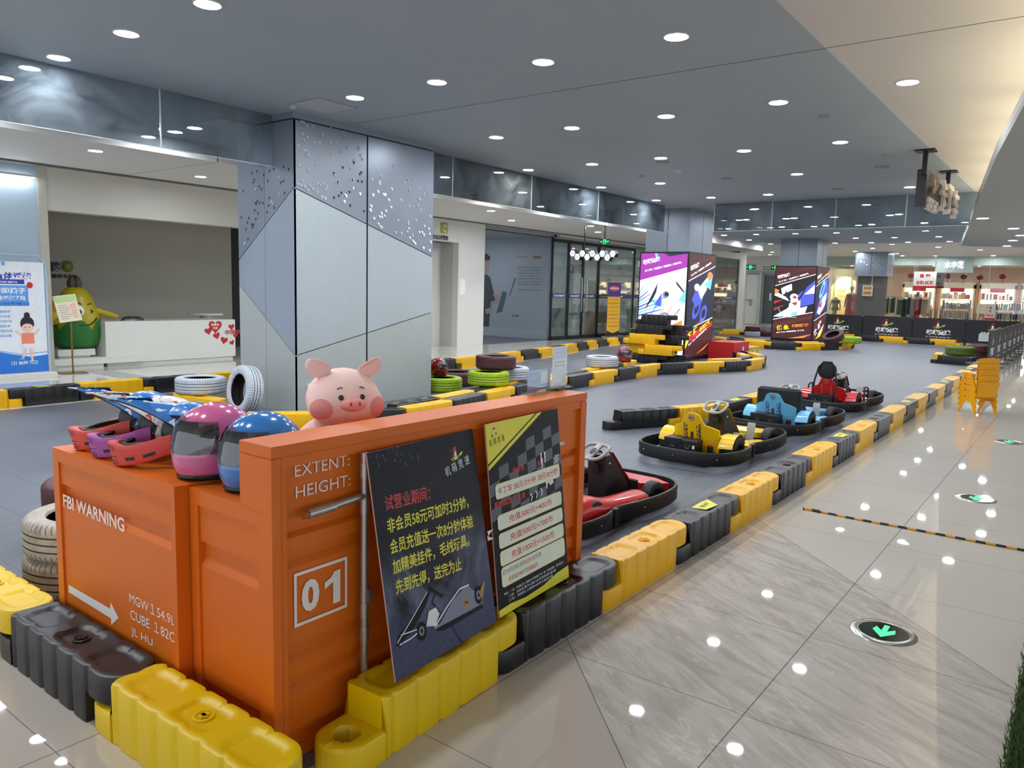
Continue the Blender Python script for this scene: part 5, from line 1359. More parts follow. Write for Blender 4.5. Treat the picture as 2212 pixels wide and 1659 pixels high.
        # rear fenders
        for s in (-1, 1):
            mb = MB()
            def fen(u, v_):
                a = math.radians(12 + 150 * v_); return (s * (.26 + .15 * u), -.40 - .168 * math.cos(a), .135 + .152 * math.sin(a) + .01 * u)
            mb.grid(fen, 5, 10, flip=(s > 0)); mb.grid(lambda u, v_: tuple(Vector(fen(u, v_)) * 1.0 + Vector((0, 0, -.008))), 5, 10, flip=(s < 0)); mb.obj('rear_fender', M_B, t, 50)
        mb = MB(); mb.cbox(-.20, .14, -.83, -.66, .09, .25, .006); mb.box(-.205, -.02, -.835, -.655, .20, .255); bt = mb.obj('battery_box', M_HBLK, t, 30)
        for x in (-.12, .04):
            mb = MB(); mb.tube([(x, -.832, .20), (x, -.85, .20), (x, -.85, .175), (x + .035, -.85, .175), (x + .035, -.85, .20), (x + .035, -.832, .20)], .003, 6); mb.obj('box_latch', M_GALV, bt)
        if body[0] == 'yellow': mb = MB(); mb.box(.105, .128, -.8315, -.8302, .17, .205); mb.obj('white_tag', M_WINK, bt)
        for s in (-1, 1):   # side pods
            mb = MB(); mb.prism([(.27, -.20), (.42, -.16), (.45, .22), (.36, .30), (.27, .10)], .09, .15, 0, Matrix.Diagonal((s, 1, 1, 1)))
            mb.add([(s * .27, -.2, .15), (s * .42, -.16, .15), (s * .45, .22, .15), (s * .36, .30, .15), (s * .27, .1, .15), (s * .30, -.12, .185), (s * .37, -.08, .185), (s * .39, .18, .17)], [(0, 1, 6, 5), (1, 2, 7, 6), (5, 6, 7, 4), (2, 3, 7), (0, 5, 4), (3, 4, 7)] if s > 0 else [(0, 5, 6, 1), (1, 6, 7, 2), (5, 4, 7, 6), (2, 7, 3), (0, 4, 5), (3, 7, 4)])
            mb.obj('side_pod', M_B, t)
        mb = MB(); mb.prism([(-.20, .62), (.20, .62), (.34, .80), (.20, .93), (-.20, .93), (-.34, .80)], .10, .16); mb.obj('nose', M_B, t)
        for x in ((.17,) if True else ()):
            mb = MB(); Mx = Matrix.Translation((.20, .40, .10)) @ Matrix.Rotation(math.radians(-14), 4, 'X'); mb.cbox(-.045, .045, -.006, .006, 0, .20, .004, 0, Mx); mb.obj('pedal_plate', M_PED, t)
            mb = MB(); mb.cyl((.24, -.12, .12), (.24, -.02, .22), .008, 8); mb.box(.20, .32, -.06, -.02, .21, .245); mb.obj('brake_lever', mat('lever_grey', '8b8d84', 0.4), t)
        mb = MB(); mb.cyl((.20, -.62, .09), (.20, -.62, .18), .03, 12); mb.cyl((.20, -.62, .18), (.20, -.62, .195), .02, 12, 1); mb.obj('motor', [M_HBLK, M_RED], t, 40)
    else:
        # bodywork of the nearer racing-style kart
        sd = []
        for s in (-1, 1):
            mb = MB()
            def pod(u, v_):
                y = -.62 + .98 * v_; w0 = .20 + .03 * math.sin(v_ * 3); w1 = .44 + .02 * v_; a = u * PI
                h = .10 + .06 * (1 - v_) + .06 * math.exp(-((v_ - .15) / .2) ** 2)
                return (s * (w0 + (w1 - w0) * (1 - math.cos(a)) / 2), y, .10 + h * math.sin(a) ** .7)
            mb.grid(pod, 10, 16, flip=(s < 0)); mb.box(min(s * .22, s * .43), max(s * .22, s * .43), -.6, .34, .085, .11); pd = mb.obj('side_pod', M_B, t, 50)
            mb = MB(); X = s * .447
            mb.box(X - .001, X + .001, -.15, .34, .118, .124, 1)
            for k in range(5): mb.box(X - .001, X + .001, .02 + k * .035, .034 + k * .035, .135, .175, 0)
            put_text(mb, '8', (X, -.02 if s > 0 else .02, .135), (0, s, 0), (0, 0, 1), .04, .03, .04, 0, .0012); mb.obj('decal', [M_WINK, M_STK], pd)
        mb = MB()
        def seat(u, v_):
            a = (u - .5) * 2; z = .12 + .40 * v_; w = .22 - .05 * v_
            return (a * w, -.50 - .14 * v_ + .12 * abs(a) ** 2, z)
        mb.grid(seat, 13, 9, flip=True); mb.grid(lambda u, v_: tuple(Vector(seat(u, v_)) + Vector((0, .02, 0))), 13, 9); mb.box(-.21, .21, -.55, -.25, .09, .13); sh = mb.obj('seat_shell', M_B, t, 50)
        mb = MB(); put_text(mb, 'MAS', (.222, -.52, .20), (0, 1, .1), (0, 0, 1), .04, .12, .02, 0); mb.obj('lettering', M_WINK, sh)
        for s in (-1, 1):
            mb = MB(); mb.cbox(s * .19 - .05, s * .19 + .05, .50, .53, .10, .24, .01); mb.obj('pedal_plate', M_HBLK, t)
        mb = MB(); mb.prism([(-.18, .68), (.18, .68), (.36, .86), (.18, .95), (-.18, .95), (-.36, .86)], .09, .17); mb.obj('nose', M_B, t)
        mb = MB(); mb.box(-.24, .24, -.20, .06, .09, .12)
        for k in range(5): mb.box(-.2, -.06, -.17 + k * .035, -.15 + k * .035, .12, .124); 
        mb.obj('foot_grille', mat('grille_grey', '4b5560', 0.4), t)
    if kind == 'near':
        for o in t.children:
            if o.name.startswith(('steering', 'tower', 'key')): o.location = (0, .27, 0)
        t.scale = (.86, .86, .86)
    else: t.scale = (.94, .94, .94)
    return t
M_TWR = mat('tower_black', '1d1d20', 0.5)
kart('near', 'glossy red go-kart with striped side pod, half hidden by the orange counter', ('red', 'cf1b1c'), M_TWR, (-2.82, 4.62, 0), math.radians(-3), 'near')
kart('yellow', 'yellow go-kart with SPEED SPORT lettering on its seat', ('yellow', 'f7c800'), M_TWR, (-2.93, 7.42, 0), math.radians(-2), 'seat')
kb = kart('blue', 'light blue go-kart with a black cover behind its seat', ('blue', '6cc0ee'), M_TWR, (-2.86, 9.55, 0), math.radians(-2), 'seat')
mb = MB(); mb.cbox(-.27, .27, -.50, -.38, .20, .55, .025, 0, Matrix.Rotation(0.0, 4, 'X')); mb.obj('seat_cover', mat('black_cloth', '1d1e20', 0.85, bump=0.3), kb, 40)
kr = kart('red', 'red go-kart with a tall hoop and padded black headrest, farthest of the parked karts', ('red', 'cf1b1c'), M_TWR, (-2.88, 11.9, 0), math.radians(-2), 'seat')
mb = MB(); mb.tube([(-.17, -.75, .09), (-.16, -.72, .45), (-.12, -.69, .66), (-.06, -.67, .74), (.06, -.67, .74), (.12, -.69, .66), (.16, -.72, .45), (.17, -.75, .09)], .014, 10)
for s in (-1, 1): mb.tube([(s * .42, -.15, .10), (s * .42, -.15, .32), (s * .40, -.12, .345), (s * .40, .02, .345), (s * .42, .05, .32), (s * .42, .05, .10)], .014, 8)
mb.obj('roll_hoop', M_BUMP, kr, 60)
mb = MB(); mb.ball((0, -.66, .61), (.135, .035, .13), 24, 14, fn=lambda d: 1 + .1 * abs(d.x) * abs(d.z)); mb.obj('headrest', mat('black_cloth'), kr, 60)

# ================================================================ YELLOW CHAIRS
M_CH = mat('chair_yellow', 'f2a900', 0.35, spec=0.5, var=0.03)
def chair(label, loc, rz):
    t = thing('child_chair', label, 'chair', loc, rz, 'stacked yellow plastic chairs')
    mb = MB()
    def back(u, v_):
        a = (u - .5) * 2; w = .150 + .02 * v_; return (a * w, -.165 - .035 * v_ + .02 * a * a, .245 + .215 * v_ - .015 * abs(a) ** 4 * v_)
    mb.grid(back, 13, 9); mb.grid(lambda u, v_: tuple(Vector(back(u, v_)) + Vector((0, .012, 0))), 13, 9, flip=True)
    b = len(mb.v); mb.tube([back(k / 12, 1.0) for k in range(13)], .009, 6); mb.obj('backrest', M_CH, t, 50)
    mb = MB(); mb.cbox(-.16, .16, -.15, .16, .225, .243, .012); mb.obj('seat', M_CH, t, 30)
    for s in (-1, 1):
        Mx = Matrix(((0, 0, 1, 0), (1, 0, 0, 0), (0, 1, 0, 0), (0, 0, 0, 1)))
        for (y0, y1) in ((-.185, -.06), (.185, .06)):
            mb = MB(); d = .026 if y0 < 0 else -.026
            mb.prism([(y0, 0), (y0 + d, 0), (y1 + d * 1.6, .235), (y1 - d * .6, .235)][::1 if y0 > 0 else 1], s * .165 - .012, s * .165 + .012, 0, Mx); mb.obj('leg', M_CH, t)
        mb = MB(); mb.prism([(-.095, .17), (.095, .17), (.07, .235), (-.07, .235)], s * .165 - .008, s * .165 + .008, 0, Mx)
        mb.prism([(-.075, .235), (.075, .235), (.02, .30), (-.02, .30)], s * .165 - .008, s * .165 + .008, 0, Mx) if False else None
        mb.obj('side_rail', M_CH, t)
    return t
c0 = chair('lowest yellow child chair of the stack on the walkway', (-1.19, 12.83, 0), math.radians(45))
for k in range(1, 5): dup(c0, (-1.19 - .006 * k, 12.83 + .006 * k, .0845 * k), math.radians(45), ['', 'second yellow child chair from the bottom of the stack', 'middle yellow child chair of the stack', 'second yellow child chair from the top of the stack', 'topmost yellow child chair of the stack'][k])
# ================================================================ FLAT PRINTS ON THINGS
class Face(Board):
    """a printed or lit face on a plane; U and V are unit axes, W x Hh its size; the parts hang under the given thing"""
    def __init__(s, O, U, V, W, Hh, parent=None):
        s.O = Vector(O); s.U = Vector(U).normalized(); s.V = Vector(V).normalized(); s.N = s.U.cross(s.V); s.W = W; s.Hh = Hh; s.t = parent; s.mb = MB(); s.L = 0.0005; s.dl = 0.0002
    def n(s, pts, m): s.poly([(a * s.W, b * s.Hh) for a, b in pts], m)
    def nt(s, st, u, v, h, w, m=0, bold=0.0, rot=0.0, slant=0.0): s.text(st, u * s.W, v * s.Hh, h * s.Hh, w * s.W, m, bold, rot, slant)
def em(name, c, e=0.8): return mat(name, c, emit=e)
XU, YU, ZU = (1, 0, 0), (0, 1, 0), (0, 0, 1)

# ---------------------------------------------------------------- banner stand at the pale blue wall
xb = -13.5; a = at_x(105, 800, xb); yb1 = 5.36; yb0 = 4.10; zt = at_x(70, 552, xb).z
t = thing('banner_stand', 'tall blue and white roll-up banner for children fitness classes by the pale blue wall', 'banner stand', (xb, (yb0 + yb1) / 2, 0))
mb = MB(); mb.cbox(xb - .14, xb + .14, yb0 - .05, yb1 + .08, 0.0, 0.07, 0.015); mb.obj('base', M_WHITE, t, world=True)
mb = MB(); mb.tube([(xb, yb1 + .02, .06), (xb, yb1 + .02, zt - .12), (xb, yb1 - .08, zt), (xb, yb0, zt)], .022, 10); mb.obj('frame', mat('pale_blue_tube', 'b8cfe4', 0.25, 0.3), t, 60, world=True)
f = Face((xb + .012, yb0, .075), YU, ZU, yb1 - yb0 - 0.01, zt - .18, t)
BM = [mat('banner_white', 'e9eef6', 0.4), mat('banner_blue', '2f7bd8', 0.4), mat('banner_navy', '3440a8', 0.4), mat('banner_sky', '5fa4ec', 0.4), mat('banner_red', 'd0342c', 0.4), mat('skin_print', 'f3c9b4', 0.5), mat('hair_print', '2c2330', 0.5), mat('coral_print', 'f08a6a', 0.5), mat('pale_text', '7fb0e6', 0.4)]
f.n([(0, 0), (1, 0), (1, 1), (0, 1)], 0)
f.n([(0, 0), (1, 0), (1, .155), (.8, .14), (.6, .17), (.35, .215), (.1, .235), (0, .235)], 1)
f.line([(x * f.W, y * f.Hh) for x, y in [(0, .245), (.2, .24), (.45, .205), (.7, .165), (1, .18)]], .012, 3)
def bt(st, p0, p1, hp, m, bold=0.02, slant=0.0):
    A = at_x(*p0, xb + .012); B = at_x(*p1, xb + .012); C_ = at_x(p0[0], p0[1] - hp, xb + .012)
    f.text(st, A.y - f.O.y, A.z - f.O.z, C_.z - A.z, (B.y - A.y), m, bold, 0, slant)
bt('儿童体适能', (-36, 602), (66, 600), 16, 2, .03, .15); bt('暑假训练营', (-10, 610), (38, 611), 5, 0)
A = at_x(-40, 613, xb); 
def bx(x0, y0, x1, y1, m):
    A = at_x(x0, y1, xb + .012); B = at_x(x1, y0, xb + .012); f.poly([(max(A.y - f.O.y, 0), A.z - f.O.z), (B.y - f.O.y, A.z - f.O.z), (B.y - f.O.y, B.z - f.O.z), (max(A.y - f.O.y, 0), B.z - f.O.z)], m)
bx(-45, 604, 52, 612, 2); bt('暑假训练营招生', (-12, 611), (38, 611), 5, 0)
bx(-45, 617, 60, 661, 3); bt('您的孩子', (-16, 634), (56, 633), 14, 0, .04); bt('体适能了吗', (-6, 649), (55, 648), 11, 0, .03); bt('专注小朋友更健康活泼', (-20, 660), (64, 657), 8, 2, .01)
for k, w in enumerate(['儿童增高课', '中考达标课', '综合体能训练', '体能强化课', '运动素质训练', '感统训练']): bt(w, (-8, 676 + k * 10.6), (22 + 4 * (k % 3 == 2) + 6 * (k == 4), 676 + k * 10.6), 6, 8, .01)
bt('教育', (-8, 573), (11, 573), 9, 3); bt('131 8699 7838', (25, 789), (82, 787), 8, 0, .02)
def mark(px, py): q = at_x(px, py, xb + .012); return q.y - f.O.y, q.z - f.O.z
u, v = mark(64, 616); f.ell(u, v, .045, .05, 4, 14)
u, v = mark(59, 707); f.ell(u, v + .06, .10, .115, 6, 18); f.ell(u + .0, v + .19, .045, .05, 6, 12); f.ell(u, v - .01, .085, .07, 5, 18); f.rect(u - .09, u + .09, v - .26, v - .09, 7); f.rect(u - .08, u + .08, v - .34, v - .26, 0); f.line([(u - .09, v - .12), (u - .17, v - .05)], .03, 5); f.line([(u + .09, v - .12), (u + .17, v - .03)], .03, 5)
f.line([(u - .04, v - .34), (u - .09, v - .50)], .035, 5); f.line([(u + .04, v - .34), (u + .05, v - .55)], .035, 5); f.line([(u - .14, v - .5), (u - .06, v - .5)], .03, 3); f.line([(u + .02, v - .56), (u + .12, v - .56)], .03, 3)
f.ell(u - .03, v, .008, .01, 6, 8); f.ell(u + .03, v, .008, .01, 6, 8)
f.done(BM)

# ---------------------------------------------------------------- reception recess
M_GLOSSW = mat('white_gloss', 'e6e8e2', 0.25, spec=0.5, var=0.01)
xr = -14.2
def Y(px, py, x=xr): return at_x(px, py, x).y
def Z(px, py, x=xr): return at_x(px, py, x).z
zc = Z(400, 692)
t = thing('reception_desk', 'long white glossy reception desk with red heart stickers in the dim recess', 'reception desk', (xr - .35, 8.0, 0))
ya, yb_ = Y(228, 730), Y(508, 720)
mb = MB(); mb.box(xr - .7, xr, ya, yb_, 0.06, zc); mb.box(xr - .66, xr - .04, ya + .04, yb_ - .04, 0, 0.06); mb.obj('desk_body', M_GLOSSW, t, world=True)
mb = MB(); mb.box(xr - 2.3, xr - .7, ya + .02, ya + .5, 0.0, zc - .01); mb.obj('side_return', M_GLOSSW, t, world=True)
f = Face((xr, ya, 0), YU, ZU, yb_ - ya, zc, t)
def heart(f, u, v, k, m, rot=0.0):
    pts = []
    for i in range(20):
        a = 2 * PI * i / 20; x = 16 * math.sin(a) ** 3; y = 13 * math.cos(a) - 5 * math.cos(2 * a) - 2 * math.cos(3 * a) - math.cos(4 * a)
        pts.append((u + k / 16 * (x * math.cos(rot) - y * math.sin(rot)), v + k / 16 * (x * math.sin(rot) + y * math.cos(rot))))
    f.poly(pts[::-1], m)
for (px, py, k, r) in ((465, 705, .15, 0), (450, 715, .085, .2), (468, 725, .08, .3), (484, 735, .085, -.2), (500, 706, .07, .1), (501, 740, .06, .4), (508, 725, .05, 0)):
    heart(f, Y(px, py) - ya, Z(px, py), k, 0, r)
heart(f, Y(465, 705) - ya, Z(465, 705), .13, 0)
f.text('我爱你', Y(465, 705) - ya - .09, Z(465, 705) + .01, .05, .18, 1, .03); f.text('中国', Y(465, 705) - ya - .05, Z(465, 705) - .06, .05, .10, 1, .03)
f.text('中国梦', Y(486, 722) - ya, Z(486, 724), .11, .36, 0, .03)
o = f.done([mat('heart_red', 'c4262b', 0.4), M_WINK], 'heart_stickers')
t = thing('low_plinth', 'low white display step running along the reception desk', 'plinth', (xr + .1, 6.3, 0))
mb = MB(); mb.box(xr - 1.0, xr + .05, Y(111, 797), ya - .01, .07, Z(111, 777)); mb.box(xr + .004, xr + .05, ya - .01, Y(310, 790), .07, Z(111, 777)); mb.box(xr - .96, xr, Y(111, 797) + .03, ya - .05, 0, .07); mb.obj('step', M_GLOSSW, t, world=True)
zp = Z(111, 777); zq = at_x(206, 753, xr - .15).z
t = thing('statue_plinth', 'small white box plinth carrying the yellow corn statue', 'plinth', (xr - .45, 6.2, zp))
mb = MB(); mb.box(xr - .9, xr - .15, at_x(125, 760, xr - .15).y, at_x(206, 760, xr - .15).y, zp + .03, zq); mb.box(xr - .86, xr - .2, at_x(130, 760, xr - .15).y, at_x(198, 760, xr - .15).y, zp, zp + .03); mb.obj('plinth_box', M_GLOSSW, t, world=True)
# corn statue
cx_ = xr - .5; cyy = at_x(165, 700, cx_).y; hS = at_x(165, 617, cx_).z - zq
t = thing('corn_statue', 'large yellow and green smiling corn statue holding a golden microphone', 'statue', (cx_, cyy, zq), math.radians(84))
M_CORN = mat('corn_yellow', 'b7a714', 0.35, var=0.05); M_HUSK = mat('husk_green', '2d7a34', 0.35); M_TOP = mat('silk_brown', '5a4a40', 0.6)
Hb = hS * 1.0
prof = [(0.0005, 0), (.28, .0), (.40, .06), (.455, .20), (.46, .34), (.43, .50), (.375, .66), (.31, .80), (.24, .90), (.15, .965), (.05, .995), (.0005, 1.0)]
mb = MB(); mb.lathe([(r * .98 * Hb * .80, z * Hb) for r, z in prof], 36); mb.obj('body', M_CORN, t, 80)
mb = MB()
def husk(u, v_):
    a = 2 * PI * u; top = .30 + .18 * abs(math.sin(a * 2.5)) ** 0.8; z = top * v_
    r = .0
    for (r0, z0), (r1, z1) in zip(prof[1:-1], prof[2:]):
        if z0 <= z <= z1: r = r0 + (r1 - r0) * (z - z0) / max(z1 - z0, 1e-6); break
    r = r * Hb * .80 + .012; return (r * math.cos(a), r * math.sin(a), z * Hb)
mb.grid(husk, 80, 10, closed_u=True); mb.obj('husk', M_HUSK, t, 80)
mb = MB(); mb.ball((0, 0, Hb * 1.03), (.12, .12, .14), 16, 10, fn=lambda d: 1 + .18 * math.sin(7 * math.atan2(d.y, d.x))); mb.obj('silk_tuft', M_TOP, t, 60)
R_ = .40 * Hb * .80
def onb(az, z, k=1.01):
    r = 0
    for (r0, z0), (r1, z1) in zip(prof[1:-1], prof[2:]):
        if z0 <= z <= z1: r = r0 + (r1 - r0) * (z - z0) / max(z1 - z0, 1e-6); break
    r *= Hb * .784 * k; return Vector((r * math.sin(az), -r * math.cos(az), z * Hb))
mb = MB(); q = onb(-.18, .60); mb.ball(q, (.095, .03, .105), 18, 12); mb.obj('eye', M_WINK, t, 80)
mb = MB(); q = onb(-.14, .59, 1.08); mb.ball(q, (.035, .02, .045), 14, 10); mb.tube([onb(.42, .62, 1.02), onb(.56, .60, 1.02), onb(.42, .575, 1.02)], .011, 6)
mb.tube([onb(-.40 + .1 * k, .71 + .02 * math.sin(k / 4 * PI), 1.02) for k in range(5)], .009, 6); mb.tube([onb(.32 + .1 * k, .70 + .02 * math.sin(k / 4 * PI), 1.02) for k in range(4)], .009, 6)
mb.tube([onb(-.22 + .1 * k, .385 - .05 * math.sin(k / 9 * PI) + .012 * k, 1.03) for k in range(10)], .011, 6); mb.obj('face_lines', M_INK, t, 60)
mb = MB(); mb.tube([(-.30, -.1, Hb * .42), (-.42, -.22, Hb * .44), (-.46, -.26, Hb * .50)], [.06, .06, .07], 12); mb.ball((-.47, -.27, Hb * .53), (.11, .10, .11), 16, 12)
for k in range(4): mb.ball((-.50, -.34, Hb * (.47 + .035 * k)), (.07, .05, .032), 10, 8)
mb.obj('arm', M_CORN, t, 60); mb = MB(); mb.tube([(.30, -.1, Hb * .60), (.52, -.14, Hb * .54), (.66, -.16, Hb * .50)], [.07, .06, .035], 12); mb.obj('arm', M_CORN, t, 60)
mb = MB(); mb.ball((-.46, -.27, Hb * .76), (.11, .11, .115), 18, 12); mb.cyl((-.46, -.27, Hb * .40), (-.46, -.27, Hb * .70), .03, 12, r2=.075); mb.obj('microphone', mat('gold_paint', 'b08a35', 0.35, 0.4), t, 60)
# sign pole before the statue
q = at_x(158, 803, -13.6); t = thing('notice_stand', 'thin brass pole stand with a slanted pastel notice card before the corn statue', 'notice stand', (q.x, q.y, 0), math.radians(78))
M_BRASS = mat('brass', '9a7a3c', 0.3, 0.8); zz = at_x(152, 697, -13.6).z
mb = MB(); mb.box(-.2, .2, -.16, .16, 0, .012); mb.cyl((0, 0, .012), (0, 0, zz), .014, 10); mb.obj('pole', M_BRASS, t)
Mx = Matrix.Translation((0, -.02, zz + .02)) @ Matrix.Rotation(math.radians(-18), 4, 'X') @ Matrix.Rotation(math.radians(-8), 4, 'Y')
mb = MB(); mb.box(-.17, .17, -.006, .006, 0, .46, 0, Mx); mb.box(-.155, .155, -.008, -.006, .34, .445, 1, Mx)
for k in range(7): mb.box(-.13, .0 + .03 * (k % 3), -.008, -.006, .05 + k * .038, .058 + k * .038, 2, Mx); mb.box(.05, .13, -.008, -.006, .05 + k * .038, .07 + k * .038, 3, Mx)
mb.obj('notice_card', [mat('card_cream', 'e9ddc0', 0.4), mat('card_green', 'b6d68a', 0.4), mat('card_grey_text', '8a8a88', 0.4), mat('card_pink', 'e0a6a0', 0.4)], t)
# wall lettering and badge
f = Face((-16.995, 5, 0), YU, ZU, 1, 1, None); X = -16.995
def wt(st, p0, p1, hp, m, b=.03, d=.02):
    A = at_x(*p0, X); B = at_x(*p1, X); C_ = at_x(p0[0], p0[1] - hp, X); put_text(f.mb, st, A, YU, ZU, C_.z - A.z, B.y - A.y, b, m, d, depth=d)
wt('玉米棒', (58, 585), (131, 585), 22, 0); wt('少儿口才教育专家', (62, 599), (158, 598), 9, 0, .01)
o = f.done([mat('dark_sign_letters', '35373a', 0.5)], 'wall_lettering'); tag(o, 'dark raised Chinese lettering on the grey recess wall above the corn statue', 'lettering')
A = at_x(134, 587, X); B = at_x(157, 564, X)
mb = MB(); mb.cbox(A.y, B.y, A.z, B.z, 0, .06, .05, 0, Matrix(((0, 0, 1, X), (1, 0, 0, 0), (0, 1, 0, 0), (0, 0, 0, 1)))); tag(mb.obj('wall_badge', mat('badge_olive', '8a9440', 0.4)), 'rounded square olive badge on the grey recess wall beside the dark lettering', 'sign')
q = at_x(444, 676, -15.4); t = thing('side_table', 'white round-topped stand behind the reception desk end', 'side table', (-15.4, q.y, 0))
mb = MB(); zz = q.z; mb.lathe([(.0005, zz - .04), (.36, zz - .04), (.36, zz), (.0005, zz)], 32); mb.obj('table_top', M_GLOSSW, t, 40); mb = MB(); mb.cyl((0, 0, 0), (0, 0, zz - .04), .13, 20); mb.obj('pedestal', M_GLOSSW, t, 40)
q = at_x(285, 690, -14.5); mb = MB(); mb.ball((-14.5, q.y, zc - .01), (.14, .22, .09), 18, 10, fn=lambda d: 1 + .1 * math.sin(5 * d.x * 3)); mb.v = [(x, y, max(z, zc)) for x, y, z in mb.v]
tag(mb.obj('plastic_bag', glass_mat('clear_film', (.85, .85, .85), .25, .2), None, 60), 'crumpled clear plastic bag lying on the reception desk', 'bag')
# lobby signs
mb = MB(); A = at_x(951, 503, XW); B = at_x(967, 482, XW); mb.cbox(A.y, B.y, A.z, B.z, 0, .04, .03, 0, Matrix(((0, 0, 1, XW), (1, 0, 0, 0), (0, 1, 0, 0), (0, 0, 0, 1))))
put_text(mb, 'YUMI', (XW + .042, A.y + .08, (A.z + B.z) / 2 + .02), YU, ZU, .07, B.y - A.y - .16, .02, 1); put_text(mb, 'BANG', (XW + .042, A.y + .08, (A.z + B.z) / 2 - .12), YU, ZU, .07, B.y - A.y - .16, .02, 1)
tag(mb.obj('wall_badge', [mat('badge_lime', 'a9ae3c', 0.4), M_WINK]), 'rounded square lime badge on the white lobby wall above the door recess', 'sign')
mb = MB(); A = at_x(932, 516, XW); B = at_x(967, 516, XW); put_text(mb, '少儿口才教育', (XW + .01, A.y, A.z), YU, ZU, .12, B.y - A.y, .02, 0, .01, depth=.01)
tag(mb.obj('wall_lettering', mat('dark_sign_letters')), 'small dark Chinese lettering under the lime badge on the lobby wall', 'lettering')
mb = MB(); A = at_x(993, 636, XW); mb.box(XW, XW + .004, A.y, A.y + .22, A.z, A.z + .42); tag(mb.obj('paper_notice', M_WINK), 'white paper notice taped to the lobby wall', 'notice')
mb = MB(); A = at_x(1013, 618, XW); mb.box(XW, XW + .012, A.y, A.y + .2, A.z, A.z + .08); tag(mb.obj('light_switch', M_WHITE), 'small white double switch plate on the lobby wall', 'switch')
t = thing('wall_sconce_box', '', '') if False else None
# ---------------------------------------------------------------- mural print
YM = 20.398
f = Face((-18.4, YM, 0), XU, ZU, 4.4, 3.3, None)
def mp(px, py): q = at_y(px, py, YM); return (q.x - f.O.x, q.z)
def mpoly(pts, m): f.poly([mp(*p) for p in pts][::-1], m)
MM = [mat('suit_navy', '2b313c', 0.5), mat('skin_mural', '9a857a', 0.5), mat('hair_mural', '24262b', 0.5), mat('shirt_mural', '7f93a8', 0.5), mat('mural_text', '59626c', 0.5), mat('piano_teal', '3a5560', 0.5), mat('piano_white', 'a9b6c2', 0.5), mat('cake_brown', '7d6a50', 0.5)]
mpoly([(1042, 590), (1052, 588), (1060, 600), (1066, 640), (1062, 668), (1042, 665)], 3)
mpoly([(1042, 600), (1050, 592), (1059, 600), (1068, 640), (1070, 650), (1060, 655), (1056, 706), (1042, 706)], 0)
mpoly([(1044, 560), (1054, 558), (1057, 575), (1054, 588), (1046, 590)], 1); mpoly([(1042, 550), (1050, 547), (1060, 556), (1057, 562), (1046, 563), (1042, 572)], 2)
mpoly([(1064, 636), (1078, 638), (1081, 646), (1072, 648)], 1); mpoly([(1060, 652), (1074, 648), (1076, 654), (1062, 660)], 1); mpoly([(1048, 668), (1064, 664), (1062, 676), (1050, 678)], 1)
mpoly([(1086, 629), (1095, 632), (1085, 673), (1072, 677)], 5); mpoly([(1112, 600), (1114, 602), (1101, 640), (1099, 641)], 5)
mpoly([(1152, 553), (1169, 553), (1169, 559), (1152, 559)], 7)
for k in range(9): 
    a, b = mp(1116, 577 + k * 6); c, d = mp(1173 - (k % 4 == 3) * 8, 577 + k * 6)
    if k == 7: continue
    f.text('一对一教学让每个孩子都能爱上音乐' if k % 2 else '专业钢琴老师陪伴成长快乐学习', a, b - .03, .035, c - a, 4)
a, b = mp(1117, 557); f.text('让音乐走进千家万户', a, b, .05, .45, 4); a, b = mp(1105, 684); f.text('The ONE', a, b, .08, .3, 4, .02)
f.line([(1.85 + .12 * math.cos(k / 3.0) + 0 * k, 3.0) for k in range(2)], .001, 4)
o = f.done(MM, 'mural_print'); tag(o, 'printed mural of a suited man at a keyboard beside lines of text', 'mural')

# ---------------------------------------------------------------- glass music shop
M_SHOPG = glass_mat('shop_glass', (0.93, 0.96, 0.95), 0.04, 0.02, 0.16, (0.62, 0.70, 0.68), 0.8)  # pale film is painted haze, added to lighten the dark panes
M_PURP = mat('purple_band', '433a72', 0.4)
cols_px = [1190, 1227, 1258, 1291, 1369]
yy = [at_x(p, 620, XW).y for p in cols_px]; ztop = 3.22
def pane_unit(y0, y1, label, door=False):
    t = thing('shop_glass_panel', label, 'glass panel', (XW, (y0 + y1) / 2, 0), 0, 'framed glass panels of the music shop')
    mb = MB(); w = .05 if door else .07
    mb.box(XW - .025, XW + .025, y0, y0 + w, 0, ztop); mb.box(XW - .025, XW + .025, y1 - w, y1, 0, ztop); mb.box(XW - .045, XW + .045, y0 + w, y1 - w, ztop - .1, ztop); mb.box(XW - .045, XW + .045, y0 + w, y1 - w, 0.0, .12); mb.obj('frame', M_BLK, t, world=True)
    mb = MB(); mb.box(XW - .006, XW + .006, y0 + w, y1 - w, .12, ztop - .1); mb.obj('pane', M_SHOPG, t, world=True)
    mb = MB(); zb = at_x(1290, 640, XW).z; mb.box(XW + .007, XW + .009, y0 + w, y1 - w, zb - .07, zb + .07, 0); put_text(mb, 'TheONE 智能钢琴', (XW + .0095, y0 + w + .1, zb - .035), YU, ZU, .07, (y1 - y0) * .62, .02, 1); mb.obj('safety_band', [M_PURP, M_WINK], t, world=True)
    if door:
        mb = MB(); yh = y1 - .16 if door == 1 else y0 + .16; mb.tube([(XW + .05, yh, .9), (XW + .09, yh, .95), (XW + .09, yh, 2.0), (XW + .05, yh, 2.05)], .018, 8); mb.obj('handle', M_ALU, t, 50, world=True)
for i, (l, d) in enumerate([('tall black-framed glass panel next to the grey piano mural', 0), ('black-framed glass door leaf nearer the piano mural', 1), ('black-framed glass door leaf farther from the piano mural', 2), ('wide black-framed glass panel behind the yellow roll-up banner', 0)]): pane_unit(yy[i], yy[i + 1], l, d)
ends = [yy[-1], 29.4, 32.9, 36.2]
